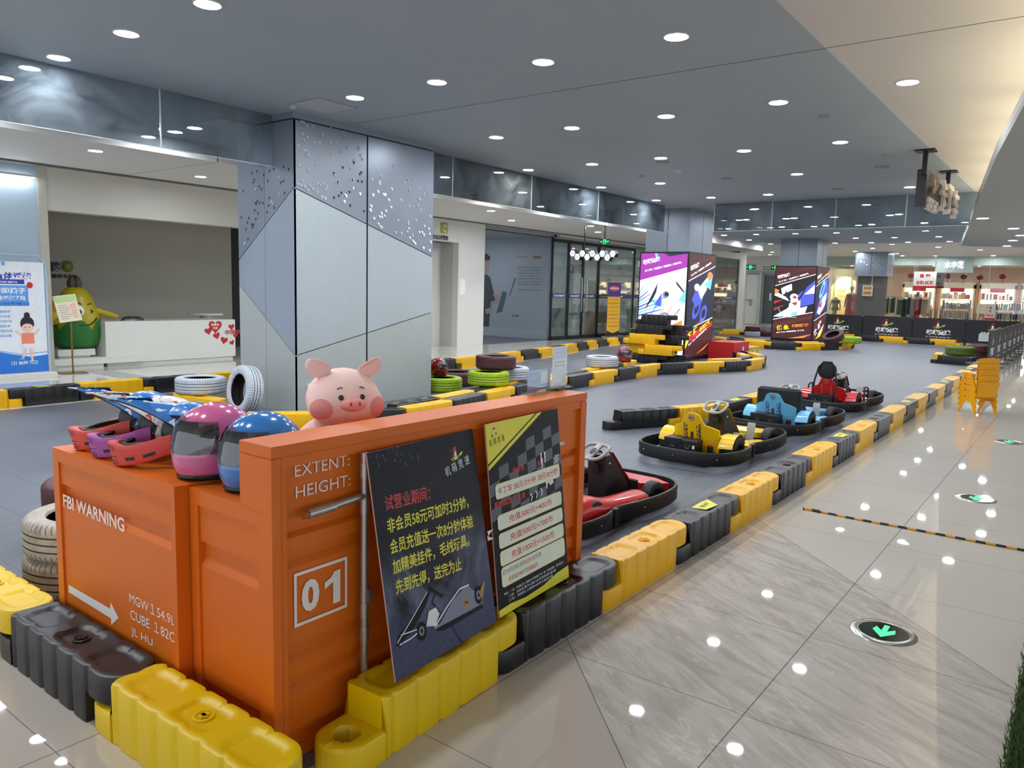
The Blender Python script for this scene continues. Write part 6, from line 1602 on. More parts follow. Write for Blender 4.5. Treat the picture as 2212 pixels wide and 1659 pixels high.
for i, l in enumerate(['frameless glass panel behind the purple light box column', 'frameless glass panel partly behind the purple light box column', 'frameless glass panel in front of the hanging guitars']):
    y0, y1 = ends[i], ends[i + 1]
    t = thing('shop_glass_panel', l, 'glass panel', (XW, (y0 + y1) / 2, 0), 0, 'frameless glass panels of the music shop'); mb = MB(); mb.box(XW - .006, XW + .006, y0 + .01, y1 - .01, .05, 3.3); mb.obj('pane', M_SHOPG, t, world=True)
    mb = MB(); mb.box(XW - .02, XW + .02, y1 - .03, y1, 0, 3.3); mb.box(XW - .02, XW + .02, y0, y1 - .03, 0, .05); mb.obj('edge_strip', mat('teal_edge', '3f5a60', 0.4), t, world=True)
    mb = MB(); zb = 1.45; mb.box(XW + .007, XW + .009, y0 + .02, y1 - .05, zb - .07, zb + .07, 0); put_text(mb, 'TheONE 智能钢琴', (XW + .0095, y0 + 1.2, zb - .035), YU, ZU, .07, 1.4, .02, 1); mb.obj('safety_band', [M_PURP, M_WINK], t, world=True)
wbox('wall_left_header', (XW - .1, XW + .02, 20.6, 36.3, 3.3, 3.6), M_WHITE)
# interior of the music shop
mb = MB(); X = -18.38; A = at_x(1229, 603, X); B = at_x(1256, 603, X); put_text(mb, 'ONE', (X, A.y - .1, 2.35), YU, ZU, .42, 1.35, .04, 0, .02, depth=.04); tag(mb.obj('wall_lettering', mat('brown_sign', '4d3d38', 0.5)), 'large brown ONE lettering on the inner wall of the music shop', 'lettering')
M_CAB = mat('shop_cabinet', 'cdd2c8', 0.5)
def shelf_unit(y0, y1, x0, cols, label, h=.9):
    t = thing('storage_unit', label, 'storage unit', (x0, (y0 + y1) / 2, 0), 0, 'low storage units in the music shop'); mb = MB(); mb.box(x0 - .4, x0, y0, y1, 0, h); mb.obj('carcass', M_CAB, t, world=True)
    n = len(cols); w = (y1 - y0) / n
    for k, c in enumerate(cols):
        mb = MB(); mb.box(x0, x0 + .02, y0 + k * w + .03, y0 + (k + 1) * w - .03, .06, h - .06); mb.obj('door', mat('front_' + c, c, 0.5), t, world=True)
shelf_unit(20.9, 22.3, -14.4, ['c9cfc6', 'd3d8cf'], 'pale low cabinet inside the music shop nearest the mural', 1.0)
shelf_unit(23.4, 24.5, -14.3, ['b03a34', '7fae3a'], 'red and lime fronted low unit seen through the glass door')
shelf_unit(24.6, 25.5, -14.5, ['d9592e', '2f5fa8'], 'orange and blue fronted low unit behind the banner')
shelf_unit(26.3, 28.6, -14.3, ['3fa04a', 'a9c23a', '2d86b8'], 'green, lime and blue fronted low unit by the far glass', 1.0)
for i, (y, x) in enumerate([(22.8, -15.3), (24.0, -15.6), (25.6, -15.9)]):
    t = thing('small_table', 'small wooden-topped table inside the music shop, %s from the mural' % ordn(i), 'table', (x, y, 0), 0, 'small tables in the music shop'); mb = MB(); mb.box(-.35, .35, -.35, .35, .7, .74); mb.obj('table_top', mat('oak_top', 'b98a4a', 0.5), t)
    for sx in (-1, 1):
        for sy in (-1, 1): mb = MB(); mb.cyl((sx * .3, sy * .3, 0), (sx * .3, sy * .3, .7), .02, 8); mb.obj('leg', M_WHITE, t)
# roll-up banner before the glass
xq = -13.3; A = at_x(1310, 716, xq); B = at_x(1337, 716, xq); C_ = at_x(1310, 607, xq)
t = thing('banner_stand', 'slim yellow and purple roll-up banner before the music shop glass', 'banner stand', (xq, (A.y + B.y) / 2, 0)); mb = MB(); mb.cbox(xq - .15, xq + .15, A.y - .1, B.y + .1, 0, .07, .015); mb.obj('base', M_ALU, t, world=True)
f = Face((xq, A.y, .07), YU, ZU, B.y - A.y, C_.z - .07, t); f.n([(0, 0), (1, 0), (1, 1), (0, 1)], 0); f.n([(0, .72), (1, .72), (1, .98), (0, .98)], 1); f.n([(0, 0), (1, 0), (1, .09), (.5, .05), (0, .10)], 3); f.ell(f.W * .5, f.Hh * .87, f.W * .4, f.Hh * .05, 2); f.nt('钢琴体验', .15, .855, .035, .7, 4, .03)
for k in range(8): f.nt('体验课立减优惠报名中', .08, .66 - k * .07, .018, .8, [2, 3, 1][k % 3])
f.done([mat('banner_yellow', 'efb72a', 0.4), mat('banner_violet', '42308c', 0.4), mat('banner_pinkred', 'd9505a', 0.4), M_INK, M_WINK]); mb = MB(); mb.cyl((xq - .02, (A.y + B.y) / 2, .07), (xq - .02, (A.y + B.y) / 2, C_.z), .012, 8); mb.box(xq - .02, xq + .01, A.y, B.y, C_.z - .02, C_.z + .01); mb.obj('support_rod', M_ALU, t, world=True)
# guitars
M_SPR = mat('spruce_top', 'c9a46c', 0.35); M_ROSE = mat('rosewood', '33221b', 0.4)
def guitar(x, y, z, label, s=1.0, mt=None, lean=0.0):
    t = thing('acoustic_guitar', label, 'guitar', (x, y, z), math.radians(75), 'guitars in the music shop'); t.scale = (s, s, s)
    out = []
    for k in range(40):
        a = 2 * PI * k / 40; zz = math.cos(a); w = .19 if zz < 0 else .15; w *= 1 - .25 * math.exp(-((zz - .12) / .25) ** 2); out.append((math.sin(a) * w, .25 + .25 * zz))
    mb = MB(); mb.prism(out, -.05, .05, 0, Matrix(((1, 0, 0, 0), (0, 0, 1, 0), (0, 1, 0, 0), (0, 0, 0, 1)))); mb.obj('body', mt or M_SPR, t, 40)
    mb = MB(); mb.box(-.025, .025, -.065, -.045, .40, .88); mb.box(-.035, .035, -.07, -.045, .88, 1.02); mb.lathe([(.045, 0), (.0005, .001)], 16, 0, Matrix.Translation((0, -.0515, .33)) @ Matrix.Rotation(PI / 2, 4, 'X')); mb.box(-.06, .06, -.06, -.05, .14, .16); mb.obj('neck', M_ROSE, t)
for (px, py, s, l, c) in [(1540, 628, 1.15, 'acoustic guitar hung highest behind the shop glass', None), (1554, 662, 1.15, 'acoustic guitar hung in the middle behind the shop glass', None), (1536, 690, 1.0, 'acoustic guitar standing low by the column edge', None), (1550, 707, .8, 'small dark guitar standing on the shop floor', M_ROSE)]:
    q = at_x(px, py, -14.85); guitar(-14.88, q.y, max(q.z, 0), l, s, c)
mb = MB(); q = at_x(1568, 705, -14.6); mb.box(-14.95, -14.3, q.y - .5, q.y + .7, 0, .75); tag(mb.obj('crate', mat('dusty_teal', '58686c', 0.6)), 'grey-teal covered crate on the music shop floor by the guitars', 'crate')
wbox('wall_guitar_display', (-15.1, -15.0, 30.2, 36.25, 0, 3.2), mat('display_wall', 'd3dbd8', 0.6))
# hexagon sign
YH = 18.0; t = thing('hexagon_sign', 'hanging sign of nine lit white hexagons with a big 3F', 'hanging sign', (-11.4, YH, 0) if False else (at_y(1281, 550, YH).x, YH, 2.4))
M_HEX = em('hexagon_glow', 'dfe9ff', 0.95); M_HEXT = mat('hex_symbol', '55618a', 0.5)
H1 = [(485, 1113, 'o'), (703, 1115, 'P'), (928, 1118, '3F'), (1152, 1120, '人'), (1383, 1122, '水'), (590, 1190, 'WC'), (810, 1196, ''), (1033, 1200, '店'), (1263, 1203, '梯')]
for (hx, hy, s) in H1:
    q = at_y(1190 + hx / 10.367, 440 + hy / 10.367, YH); r = .100; hexp = [(q.x + r * math.cos(k * PI / 3), q.z + r * 1.05 * math.sin(k * PI / 3)) for k in range(6)]
    Mx = Matrix(((1, 0, 0, 0), (0, 0, 1, 0), (0, 1, 0, 0), (0, 0, 0, 1)))
    mb = MB(); mb.prism(hexp, YH, YH + .16, 0, Mx); hb = mb.obj('hexagon_box', M_BLK, t, world=True)
    mb = MB(); mb.add([(q.x + (x - q.x) * .9, YH - .002, q.z + (z - q.z) * .9) for x, z in hexp], [tuple(range(6))], 0)
    if s: put_text(mb, s, (q.x, YH - .004, q.z), XU, ZU, .09 if s == '3F' else .07, None, .0, 1, center=True)
    fc = mb.obj('lit_face', [M_HEX, M_HEXT], t, world=True)
mb = MB()
for px in (1262, 1305): q = at_y(px, 545, YH + .08); mb.cyl((q.x, YH + .08, q.z), (q.x, YH + .08, 3.36), .018, 8)
mb.obj('hanger_rod', M_BLK, t, world=True)
M_EXG = mat('exit_green', '0d5a32', 0.4); M_EXL = em('exit_glow', '3cf08c', 1.0)
def exit_sign(px, py, Yp, w, h, label, hang=None, txt='EXIT', arrow=True):
    q = at_y(px, py, Yp); t = thing('exit_sign', label, 'exit sign', (q.x, Yp, q.z), 0, 'green exit signs'); mb = MB(); mb.box(-w / 2, w / 2, 0, .04, -h / 2, h / 2); mb.obj('housing', M_EXG, t)
    mb = MB(); x = -w * .38
    if arrow: mb.add([(-w * .42, -.002, 0), (-w * .33, -.002, -h * .22), (-w * .33, -.002, h * .22)], [(0, 1, 2)], 0); mb.box(-w * .33, -w * .2, -.003, -.001, -h * .06, h * .06)
    mb.box(-w * .14, w * .14, -.003, -.001, -h * .4, h * .4); put_text(mb, txt, (w * .17, -.003, -h * .15), XU, ZU, h * .3, w * .28, .02, 0); mb.obj('lit_symbols', M_EXL, t)
    mb = MB(); mb.ball((.0, -.004, h * .22), (h * .07, .002, h * .07), 8, 6); mb.tube([(0, -.004, h * .15), (-.01 * w, -.004, -h * .05), (-w * .08, -.004, -h * .32)], .012, 6); mb.tube([(0, -.004, -h * .05), (w * .07, -.004, -h * .2), (w * .05, -.004, -h * .34)], .012, 6); mb.obj('runner', M_EXG, t)
    if hang: mb = MB(); mb.cyl((-w * .3, .02, h / 2), (-w * .3, .02, hang - q.z), .006, 6); mb.cyl((w * .3, .02, h / 2), (w * .3, .02, hang - q.z), .006, 6); mb.obj('hanger_wire', M_WHITE, t)
exit_sign(1306, 522, 17.2, .30, .14, 'green hanging exit sign above the lit hexagon sign', 3.6)
exit_sign(1621, 577, 41.95, .52, .22, 'green exit sign over the door leaf nearer the guitars'); exit_sign(1676, 578, 41.95, .52, .22, 'green exit sign over the door leaf by the red and black light box')
# fire door lobby
YL = 41.99
def dx(px, py=650): return at_y(px, py, YL).x
M_DW = mat('fire_door_white', 'd9d8cf', 0.4)
t = thing('fire_door', 'white fire door leaf nearer the guitar window', 'door', (dx(1626), YL, 0), 0, 'fire door leaves'); mb = MB(); mb.box(dx(1612), dx(1641), YL - .06, YL, 0.02, 2.75); mb.obj('leaf', M_DW, t, world=True); mb = MB(); mb.box(dx(1620), dx(1624), YL - .1, YL - .06, 1.05, 1.3); mb.box(dx(1612), dx(1626), YL - .12, YL - .09, 1.32, 1.38); mb.obj('push_bar', M_ALU, t, world=True)
t = thing('fire_door', 'white fire door leaf beside the red and black light box', 'door', (dx(1682), YL, 0), 0, 'fire door leaves'); mb = MB(); mb.box(dx(1673), dx(1700), YL - .06, YL, 0.02, 2.75); mb.obj('leaf', M_DW, t, world=True); mb = MB(); mb.box(dx(1672), dx(1684), YL - .12, YL - .09, 1.32, 1.38); mb.obj('push_bar', M_ALU, t, world=True)
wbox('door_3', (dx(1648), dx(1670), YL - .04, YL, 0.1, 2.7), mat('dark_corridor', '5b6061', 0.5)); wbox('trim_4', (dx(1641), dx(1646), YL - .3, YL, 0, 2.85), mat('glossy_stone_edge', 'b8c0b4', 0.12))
mb = MB(); mb.box(dx(1610), dx(1690), YL - .12, YL - .02, 2.78, 2.92); tag(mb.obj('door_rail', M_ALU), 'metal header rail above the fire doors', 'door rail')
mb = MB(); put_text(mb, '安全出口', (dx(1643), YL - .01, 3.12), XU, ZU, .09, .55, .01, 0); put_text(mb, '平时关闭', (dx(1643), YL - .01, 2.98), XU, ZU, .09, .5, .01, 0); tag(mb.obj('wall_lettering', mat('mural_text')), 'small grey lettering between the two far exit signs', 'lettering')
mb = MB(); mb.box(dx(1662), dx(1666), YL - .05, YL - .04, 1.35, 1.75); tag(mb.obj('paper_notice', M_WINK), 'white notice inside the dark doorway', 'notice')

# ---------------------------------------------------------------- light boxes on the columns
def lightbox(label, x0, x1, y0, y1, z0, z1, style):
    t = thing('light_box', label, 'light box', ((x0 + x1) / 2, (y0 + y1) / 2, 0), 0, 'advertising light boxes on the columns')
    mb = MB(); mb.box(x0, x1, y0, y0 + .06, 0, z1); mb.box(x0, x1, y1 - .06, y1, 0, z1); mb.box(x0, x0 + .05, y0 + .06, y1 - .06, 0, z1); mb.box(x1 - .05, x1, y0 + .06, y1 - .06, 0, z1); mb.obj('cabinet', M_BLK, t, world=True)
    L = [em('lb_white', 'f4f6ff', 1.1), em('lb_purple', 'a02ca8', .75), em('lb_navy', '14183c', .6), em('lb_maroon', '4a1418', .6), em('lb_red', 'c22a30', .7), em('lb_yellow', 'f2e21c', .85), em('lb_cyan', '6fc6ee', .85), em('lb_blue', '4a5ad2', .75), em('lb_orange', 'e88a3c', .8), em('lb_grey', '8a93ab', .6), em('lb_black', '0c0d14', .4), em('lb_brown', '5e2a20', .6)]
    g = .035
    F1 = Face((x0 + g, y0 - .002, z0 + g), XU, ZU, x1 - x0 - 2 * g, z1 - z0 - 2 * g, t); F2 = Face((x1 + .002, y0 + g, z0 + g), YU, ZU, y1 - y0 - 2 * g, z1 - z0 - 2 * g, t)
    r = random.Random(11)
    for f, st in ((F1, style[0]), (F2, style[1])):
        if st == 'purple':
            f.n([(0, 0), (1, 0), (1, 1), (0, 1)], 1); f.n([(0, .0), (1, .0), (1, .865), (0, .735)], 0)
            f.n([(.62, .97), (1, .995), (1, 1), (.5, 1)], 2)
            for k in range(9): f.n([(0, .62 - k * .028), (.10 + .05 * k, .70 - k * .03), (.10 + .05 * k, .69 - k * .03), (0, .60 - k * .028)], [9, 6, 7][k % 3])
            f.n([(.12, .44), (.40, .72), (.37, .62), (.30, .55)], 2); f.n([(.30, .53), (.62, .60), (.55, .50), (.35, .46)], 6); f.n([(.34, .50), (.50, .62), (.48, .48)], 7); f.ell(.58 * f.W, .60 * f.Hh, .07 * f.W, .035 * f.Hh, 9); f.ell(.60 * f.W, .605 * f.Hh, .05 * f.W, .02 * f.Hh, 2)
            f.n([(.5, .55), (.68, .58), (.72, .48), (.55, .44)], 0); f.n([(.78, .74), (1, .62), (1, .60), (.8, .70)], 2); f.n([(.85, .55), (1, .66), (1, .52)], 6)
            for k in range(5): f.line([((.05 + .17 * k) * f.W, .36 * f.Hh), ((.22 + .17 * k) * f.W, (.47 + .02 * (k % 2)) * f.Hh)], .02, [6, 7, 9, 8, 2][k])
            f.ell(.58 * f.W, .38 * f.Hh, .11 * f.W, .05 * f.Hh, 9); f.ell(.58 * f.W, .38 * f.Hh, .06 * f.W, .03 * f.Hh, 0); f.n([(.7, .30), (.95, .36), (1, .25), (.75, .22)], 8); f.n([(.3, 1), (.36, 1), (.40, .93), (.34, .94)], 6)
            f.nt('机萌竞速', .06, .885, .05, .38, 0, .05, .2); f.nt('卡丁车 / 电竞机 / 娃娃机 / 体感机', .10, .815, .022, .80, 0, .03, .22)
        else:
            dark = 2 if st in ('bike', 'kart2') else 10
            f.n([(0, 0), (1, 0), (1, 1), (0, 1)], 3)
            f.n([(0, .28 - .02), (1, .38), (1, .90), (0, .735)], dark); f.line([(0, .735 * f.Hh), (f.W, .90 * f.Hh)], .022, 0); f.line([(0, .26 * f.Hh), (f.W, .38 * f.Hh)], .022, 0)
            f.n([(.3, .93), (.9, 1.0), (1, 1), (1, .97)], 11); f.n([(0, .12), (1, .30), (1, .34), (0, .20)], 4 if st == 'bike' else 11)
            f.nt('机萌竞速', .06, .83, .05, .32, 0, .05, .25); f.nt('卡丁车 / 电竞机 / 娃娃机', .08, .775, .022, .78, 0, .03, .3)
            if st == 'kart':
                f.n([(0, .30), (.35, .42), (.62, .62), (.5, .44), (.2, .30)], 0); f.n([(0, .66), (.30, .58), (.40, .52), (0, .60)], 0); f.n([(0, .70), (.12, .67), (.05, .62), (0, .62)], 8); f.n([(0, .52), (.25, .545), (0, .48)], 4); f.n([(0, .42), (.28, .47), (0, .38)], 4)
                f.n([(.16, .70), (.30, .74), (.42, .765), (.44, .68), (.30, .64), (.20, .61)], 0)
                f.n([(.6, .62), (1, .82), (1, .50), (.7, .45)], 7); f.n([(.75, .62), (1, .76), (1, .64)], 0)
                f.ell(.50 * f.W, .585 * f.Hh, .10 * f.W, .045 * f.Hh, 0); f.ell(.52 * f.W, .58 * f.Hh, .05 * f.W, .02 * f.Hh, 4); f.n([(.40, .54), (.66, .56), (.68, .40), (.38, .38)], 0); f.n([(.44, .50), (.60, .52), (.56, .46)], 4)
                f.line([(.42 * f.W, .50 * f.Hh), (.28 * f.W, .66 * f.Hh)], .05, 2); f.line([(.62 * f.W, .53 * f.Hh), (.80 * f.W, .74 * f.Hh)], .05, 2)
                f.n([(.18, .36), (.85, .46), (.80, .36), (.30, .29)], 0); f.n([(.45, .36), (.62, .385), (.60, .33), (.46, .32)], 6); f.line([(.12 * f.W, .42 * f.Hh), (.25 * f.W, .30 * f.Hh), (.6 * f.W, .30 * f.Hh)], .02, 6)
                f.nt('健 永', .12, .105, .07, .32, 5, .05, .12); f.nt('机萌竞速馆', .50, .155, .045, .42, 8, .03, .12); f.nt('Jian Yong 机萌竞速 卡丁车', .12, .065, .022, .70, 0, .02, .13); f.n([(.42, .0), (1, .075), (.8, .02)], 8)
            elif st == 'bike':
                for (u, v, w, h) in ((.35, .47, .20, .07), (.62, .42, .16, .07)): f.ell(u * f.W, v * f.Hh, w * f.W, h * f.Hh, 7, 20, .8); f.ell(u * f.W, v * f.Hh, w * .55 * f.W, h * .55 * f.Hh, 2, 20, .8)
                f.n([(.15, .56), (.35, .70), (.62, .66), (.55, .54), (.30, .48)], 7); f.n([(.35, .66), (.75, .80), (.70, .66), (.50, .56)], 0); f.n([(.6, .70), (.92, .82), (.85, .66)], 6); f.ell(.80 * f.W, .80 * f.Hh, .10 * f.W, .04 * f.Hh, 8); f.ell(.32 * f.W, .68 * f.Hh, .10 * f.W, .035 * f.Hh, 0); f.n([(.28, .30), (.75, .40), (.6, .36)], 8); f.n([(0, .14), (.12, .25), (.10, .14), (0, .08)], 5)
                f.nt('坚 持', .10, .165, .065, .36, 5, .05, .35); f.nt('解压放松', .52, .235, .045, .40, 5, .03, .35); f.nt('Jian Chi 机萌竞速馆', .12, .105, .022, .70, 0, .02, .35); f.n([(.42, .02), (.95, .13), (.7, .06)], 8)
            else:
                f.n([(.1, .34), (.35, .60), (.6, .80), (.9, .88), (1, .60), (.7, .40)], 7); f.ell(.5 * f.W, .70 * f.Hh, .28 * f.W, .07 * f.Hh, 6, 20, .8); f.ell(.5 * f.W, .70 * f.Hh, .16 * f.W, .04 * f.Hh, 7, 20, .8); f.n([(.2, .38), (.55, .58), (.9, .66), (.8, .48), (.4, .34)], 0); f.n([(.3, .46), (.6, .56), (.5, .44)], 4); f.n([(.8, .92), (1, .98), (1, .85)], 8)
                f.nt('突 破', .12, .03, .09, .6, 0, .06, .5); f.nt('机萌竞速', .42, .03, .045, .5, 0, .03, .5); f.n([(.2, .0), (.8, .14), (.6, .04)], 5)
        # clip the print to its face
        for i in range(len(f.mb.v)):
            q = Vector(f.mb.v[i]) - f.O; u = min(max(q.dot(f.U), 0), f.W); v = min(max(q.dot(f.V), 0), f.Hh); f.mb.v[i] = tuple(f.O + f.U * u + f.V * v + f.N * q.dot(f.N))
        f.done(L, 'lit_print')
lightbox('tall light box with purple and white motorcycle face behind the barrier pile', -8.90, -7.62, 16.90, 18.52, .06, 2.58, ('purple', 'bike'))
lightbox('tall light box with a racer raising both arms on dark red', -9.05, -7.62, 27.35, 28.92, .10, 2.66, ('kart', 'kart2'))

# ---------------------------------------------------------------- podium boxes
def podium(label, px0, px1, py0, py1, Yp, depth, m, txt):
    a = at_y(px0, py1, Yp); b = at_y(px1, py1, Yp); return a, b
t = thing('podium_box', 'bright red podium box with a white 1 beside the purple light box', 'podium box', (-7.20, 18.62, 0), math.radians(0), 'winner podium boxes')
MR = mat('podium_red', 'c22a2e', 0.35, var=0.02)
mb = MB(); mb.cbox(-.36, .30, -.42, .60, 0, .44, .006); mb.obj('box_body', MR, t); mb = MB(); put_text(mb, '1', (.303, .15, .1), YU, ZU, .22, .09, .04, 0, .001); mb.obj('lettering', M_WINK, t)
t = thing('podium_box', 'small yellow podium box behind the red one', 'podium box', (-7.20, 19.65, 0), 0, 'winner podium boxes')
mb = MB(); mb.cbox(-.36, .30, -.4, .35, 0, .28, .006); mb.obj('box_body', mat('podium_yellow', 'c9a93a', 0.4), t); mb = MB(); put_text(mb, '3', (.303, -.05, .08), YU, ZU, .13, .09, .03, 0, .001); mb.obj('lettering', M_WINK, t)

# ---------------------------------------------------------------- black banner fences
M_FEN = mat('banner_fabric_black', '23252c', 0.7, bump=0.1, bscale=20); M_LIME = mat('logo_lime', 'b7c832', 0.5); M_LOGR = mat('logo_red', 'b02430', 0.5)
def fence_panel(label, x, y, L, rz, h, grp):
    t = thing('fence_panel', label, 'fence panel', (x, y, 0), rz, grp)
    mb = MB(); mb.box(.02, L - .02, -.012, .012, .10, h - .02)
    k = 8
    mb.obj('banner_sheet', M_FEN, t)
    mb = MB(); mb.tube([(.02, 0, 0), (.02, 0, h - .05), (.07, 0, h), (L - .07, 0, h), (L - .02, 0, h - .05), (L - .02, 0, 0)], .018, 8)
    for xx in (.02, L - .02): mb.box(xx - .02, xx + .02, -.22, .22, 0.0, .012)
    mb.obj('tube_frame', M_BLK, t, 50)
    f = Face((L / 2 - .5, -.0135, h * .25), XU, ZU, 1.0, h * .6, t); W_ = 1.0
    f.text('机萌竞速', .10, .10, .20, .80, 0, .06); f.text('ji meng jing su', .10, .0, .055, .80, 0, .01)
    kart_logo(f, .5, .42, .22, 0, 1, 2, 3)
    f.mb.obj('printed_logo', [M_WINK, M_LIME, M_LOGR, M_FEN], t)
    return t
xs = [-10.6, -8.83, -7.06, -5.30, -3.56, -1.86]; nmz = ['partly behind the racer light box', 'just beyond the racer light box', 'before the bare concrete column', 'under the hanging sale signs', 'at the fence corner with a white sheet']
for i in range(5): fence_panel('black banner fence panel with kart logo, ' + nmz[i], xs[i], 32.0 - .02 * i, xs[i + 1] - xs[i], 0, .93, 'black banner fence panels across the far end')
for i in range(7): fence_panel('black banner fence panel along the walkway, %s from the yellow chairs' % ordn(i), -1.80, 20.45 + 1.62 * i, 1.60, PI / 2, .93, 'black banner fence panels along the walkway')
mb = MB(); a = at_y(2113, 737, 31.85); b = at_y(2140, 722, 31.85); mb.box(a.x, b.x, 31.84, 31.85, a.z, b.z); tag(mb.obj('paper_notice', mat('pale_sheet', 'cfd6de', 0.5)), 'white sheet tied over the corner banner fence panel', 'notice')

# ---------------------------------------------------------------- hanging kart sign
t = thing('hanging_sign', 'black and white hanging sign of raised Chinese letters under the dark ceiling', 'hanging sign', (-1.96, 12.6, 3.6))
XS = -1.98
def sy(px, py): q = at_x(px, py, XS); return q.y, q.z
for k, (px, py) in enumerate(((2001, 322), (2050, 368))):
    yv, _ = sy(px, py); mb = MB(); mb.box(XS - .03, XS + .03, yv - .025, yv + .025, 3.28, 3.6); mb.box(XS - .12, XS + .12, yv - .12, yv + .12, 3.58, 3.6); mb.obj('hanger_post', M_BLK, t, world=True)
y0, y1 = 11.80, 14.75
mb = MB(); mb.box(XS - .09, XS + .03, y0, y0 + .95, 2.86, 3.36); mb.box(XS - .07, XS + .03, y0 + .95, y1, 3.00, 3.30); mb.obj('backing', M_BLK, t, world=True)
X = XS + .035
mb = MB(); put_text(mb, '机萌竞速', (X, y0 + .12, 2.84), YU, ZU, .17, .80, .05, 0, .0, depth=.06); mb.obj('small_raised_letters', M_SIGNW, t, world=True)
for k, ch in enumerate('卡丁车'): mb = MB(); put_text(mb, ch, (X, y0 + 1.08 + k * .62, 2.93), YU, ZU, .44, .50, .03, 0, .0, depth=.08); mb.obj('raised_letter', M_SIGNW, t, world=True)
f = Face((X + .03, y0 + .1, 3.0), YU, ZU, .8, .5, t); kart_logo(f, .40, .16, .24, 0, 1, 2, 3); f.done([M_SIGNW, mat('logo_gold', 'c9a63a', 0.4), M_LOGR, M_BLK], 'kart_emblem')

# ================================================================ CLOTHES SHOP AT THE FAR END
YS = 42.5
wbox('floor_shop', (-12.2, 9, YS, 50, 0.0005, .01), mat('shop_floor', 'd8cfc2', 0.2)); wbox('wall_back', (-12.2, 9, 49.5, 49.7, 0, 3.9), mat('peach_wall', 'e8c3ac', 0.6)); wbox('wall_shop_divider', (-12.4, -12.2, 40.5, 49.7, 0, 3.9), M_WHITE)
wbox('ceiling_shop', (-12.2, 9, YS, 49.6, 3.45, 3.55), mat('shop_ceiling2', 'd8d4cc', 0.6)); wbox('wall_back_header', (-12.2, 9, YS - .02, YS + .05, 3.30, 3.75), mat('pale_green_header', 'c3d2c6', 0.5))
M_SG2 = glass_mat('far_shop_glass', (0.90, 0.93, 0.91), 0.04, 0.02, fgain=0.7)
xsg = [-12.0, -9.6, -7.2, -5.6, -4.0, -2.4, -0.6, 1.4]
for i in range(7):
    t = thing('shop_window', 'tall frameless glass panel of the far clothes shop, %s from the fire doors' % ordn(i), 'glass panel', (xsg[i], YS, 0), 0, 'glass panels of the clothes shop'); mb = MB(); mb.box(.01, xsg[i + 1] - xsg[i] - .01, -.006, .006, .02, 3.3); mb.obj('pane', M_SG2, t); mb = MB(); mb.box(0, .02, -.02, .02, 0, 3.3); mb.obj('edge_strip', M_ALU, t)
M_WARM = em('warm_shelf_glow', 'ffd9a4', 2.6); M_COOL = em('white_shelf_glow', 'fff2e0', 3.0)
# ceiling spot lamps in the shop
for i in range(12):
    lamp(-11.2 + (i % 6) * 2.1, 44.2 + (i // 6) * 2.8, 3.45, 'recessed lamp inside the clothes shop ceiling, %s of its rows' % ordn(i), 'lamps inside the clothes shop')
t = thing('shop_sign', 'glowing white shop name over the clothes shop glass', 'shop sign', (at_y(2060, 572, YS - .1).x, YS - .1, 3.3)); q = at_y(2040, 580, YS - .1); e_ = at_y(2081, 580, YS - .1); zt_ = at_y(2060, 565, YS - .1).z; mb = MB(); put_text(mb, '水中花', (q.x, YS - .12, q.z), XU, ZU, zt_ - q.z + .02, e_.x - q.x, .03, 0, .0, depth=.05); mb.obj('lit_letters', em('sign_glow', 'eef2ff', 1.0), t, world=True)
mb = MB(); mb.box(q.x - .4, e_.x + .4, YS - .08, YS - .04, q.z - .2, zt_ + .15); mb.obj('sign_board', mat('sign_board', 'a9b8b2', 0.5), t, world=True)
# wall shelving bays with lit backs
rr = random.Random(8)
def bay(x0, x1, label):
    t = thing('display_bay', label, 'display shelf', ((x0 + x1) / 2, 49.2, 0), 0, 'lit wall bays of the clothes shop')
    mb = MB(); mb.box(x0, x0 + .08, 48.9, 49.45, 0, 2.5); mb.box(x1 - .08, x1, 48.9, 49.45, 0, 2.5); mb.box(x0, x1, 48.9, 49.45, 2.3, 2.62)
    for z in (.5, 1.1, 1.7): mb.box(x0 + .08, x1 - .08, 49.0, 49.45, z, z + .03)
    mb.obj('cabinet', mat('bay_cream', 'ead6bc', 0.4), t, world=True)
    mb = MB(); mb.box(x0 + .08, x1 - .08, 49.42, 49.44, 1.2, 2.28); mb.obj('glow_panel', M_WARM if rr.random() < .6 else M_COOL, t, world=True)
    mb = MB()
    for z in (.53, 1.13, 1.73):
        x = x0 + .12
        while x < x1 - .25: w = rr.uniform(.08, .2); mb.box(x, x + w, 49.02, 49.3, z, z + rr.uniform(.16, .36), rr.randrange(7)); x += w + rr.uniform(.01, .08)
    mb.obj('folded_clothes', [mat('fold_' + c, c, .7) for c in ('e9b8a8', 'f0e6d8', 'c04a4a', '3a3538', 'd8c2a0', 'e6d0d6', '9fb0a8')], t, world=True)
    mb = MB(); mb.box((x0 + x1) / 2 - .35, (x0 + x1) / 2 + .35, 48.87, 48.9, 2.1, 2.32); mb.obj('red_tag', mat('promo_red', 'd8324a', 0.4), t, world=True)
bxs = [-8.9, -7.0, -5.1, -3.2, -1.3, .7, 2.6]
for i in range(6): bay(bxs[i] + .1, bxs[i + 1] - .1, 'warmly lit wall display bay in the clothes shop, %s counted from the concrete column' % ordn(i))
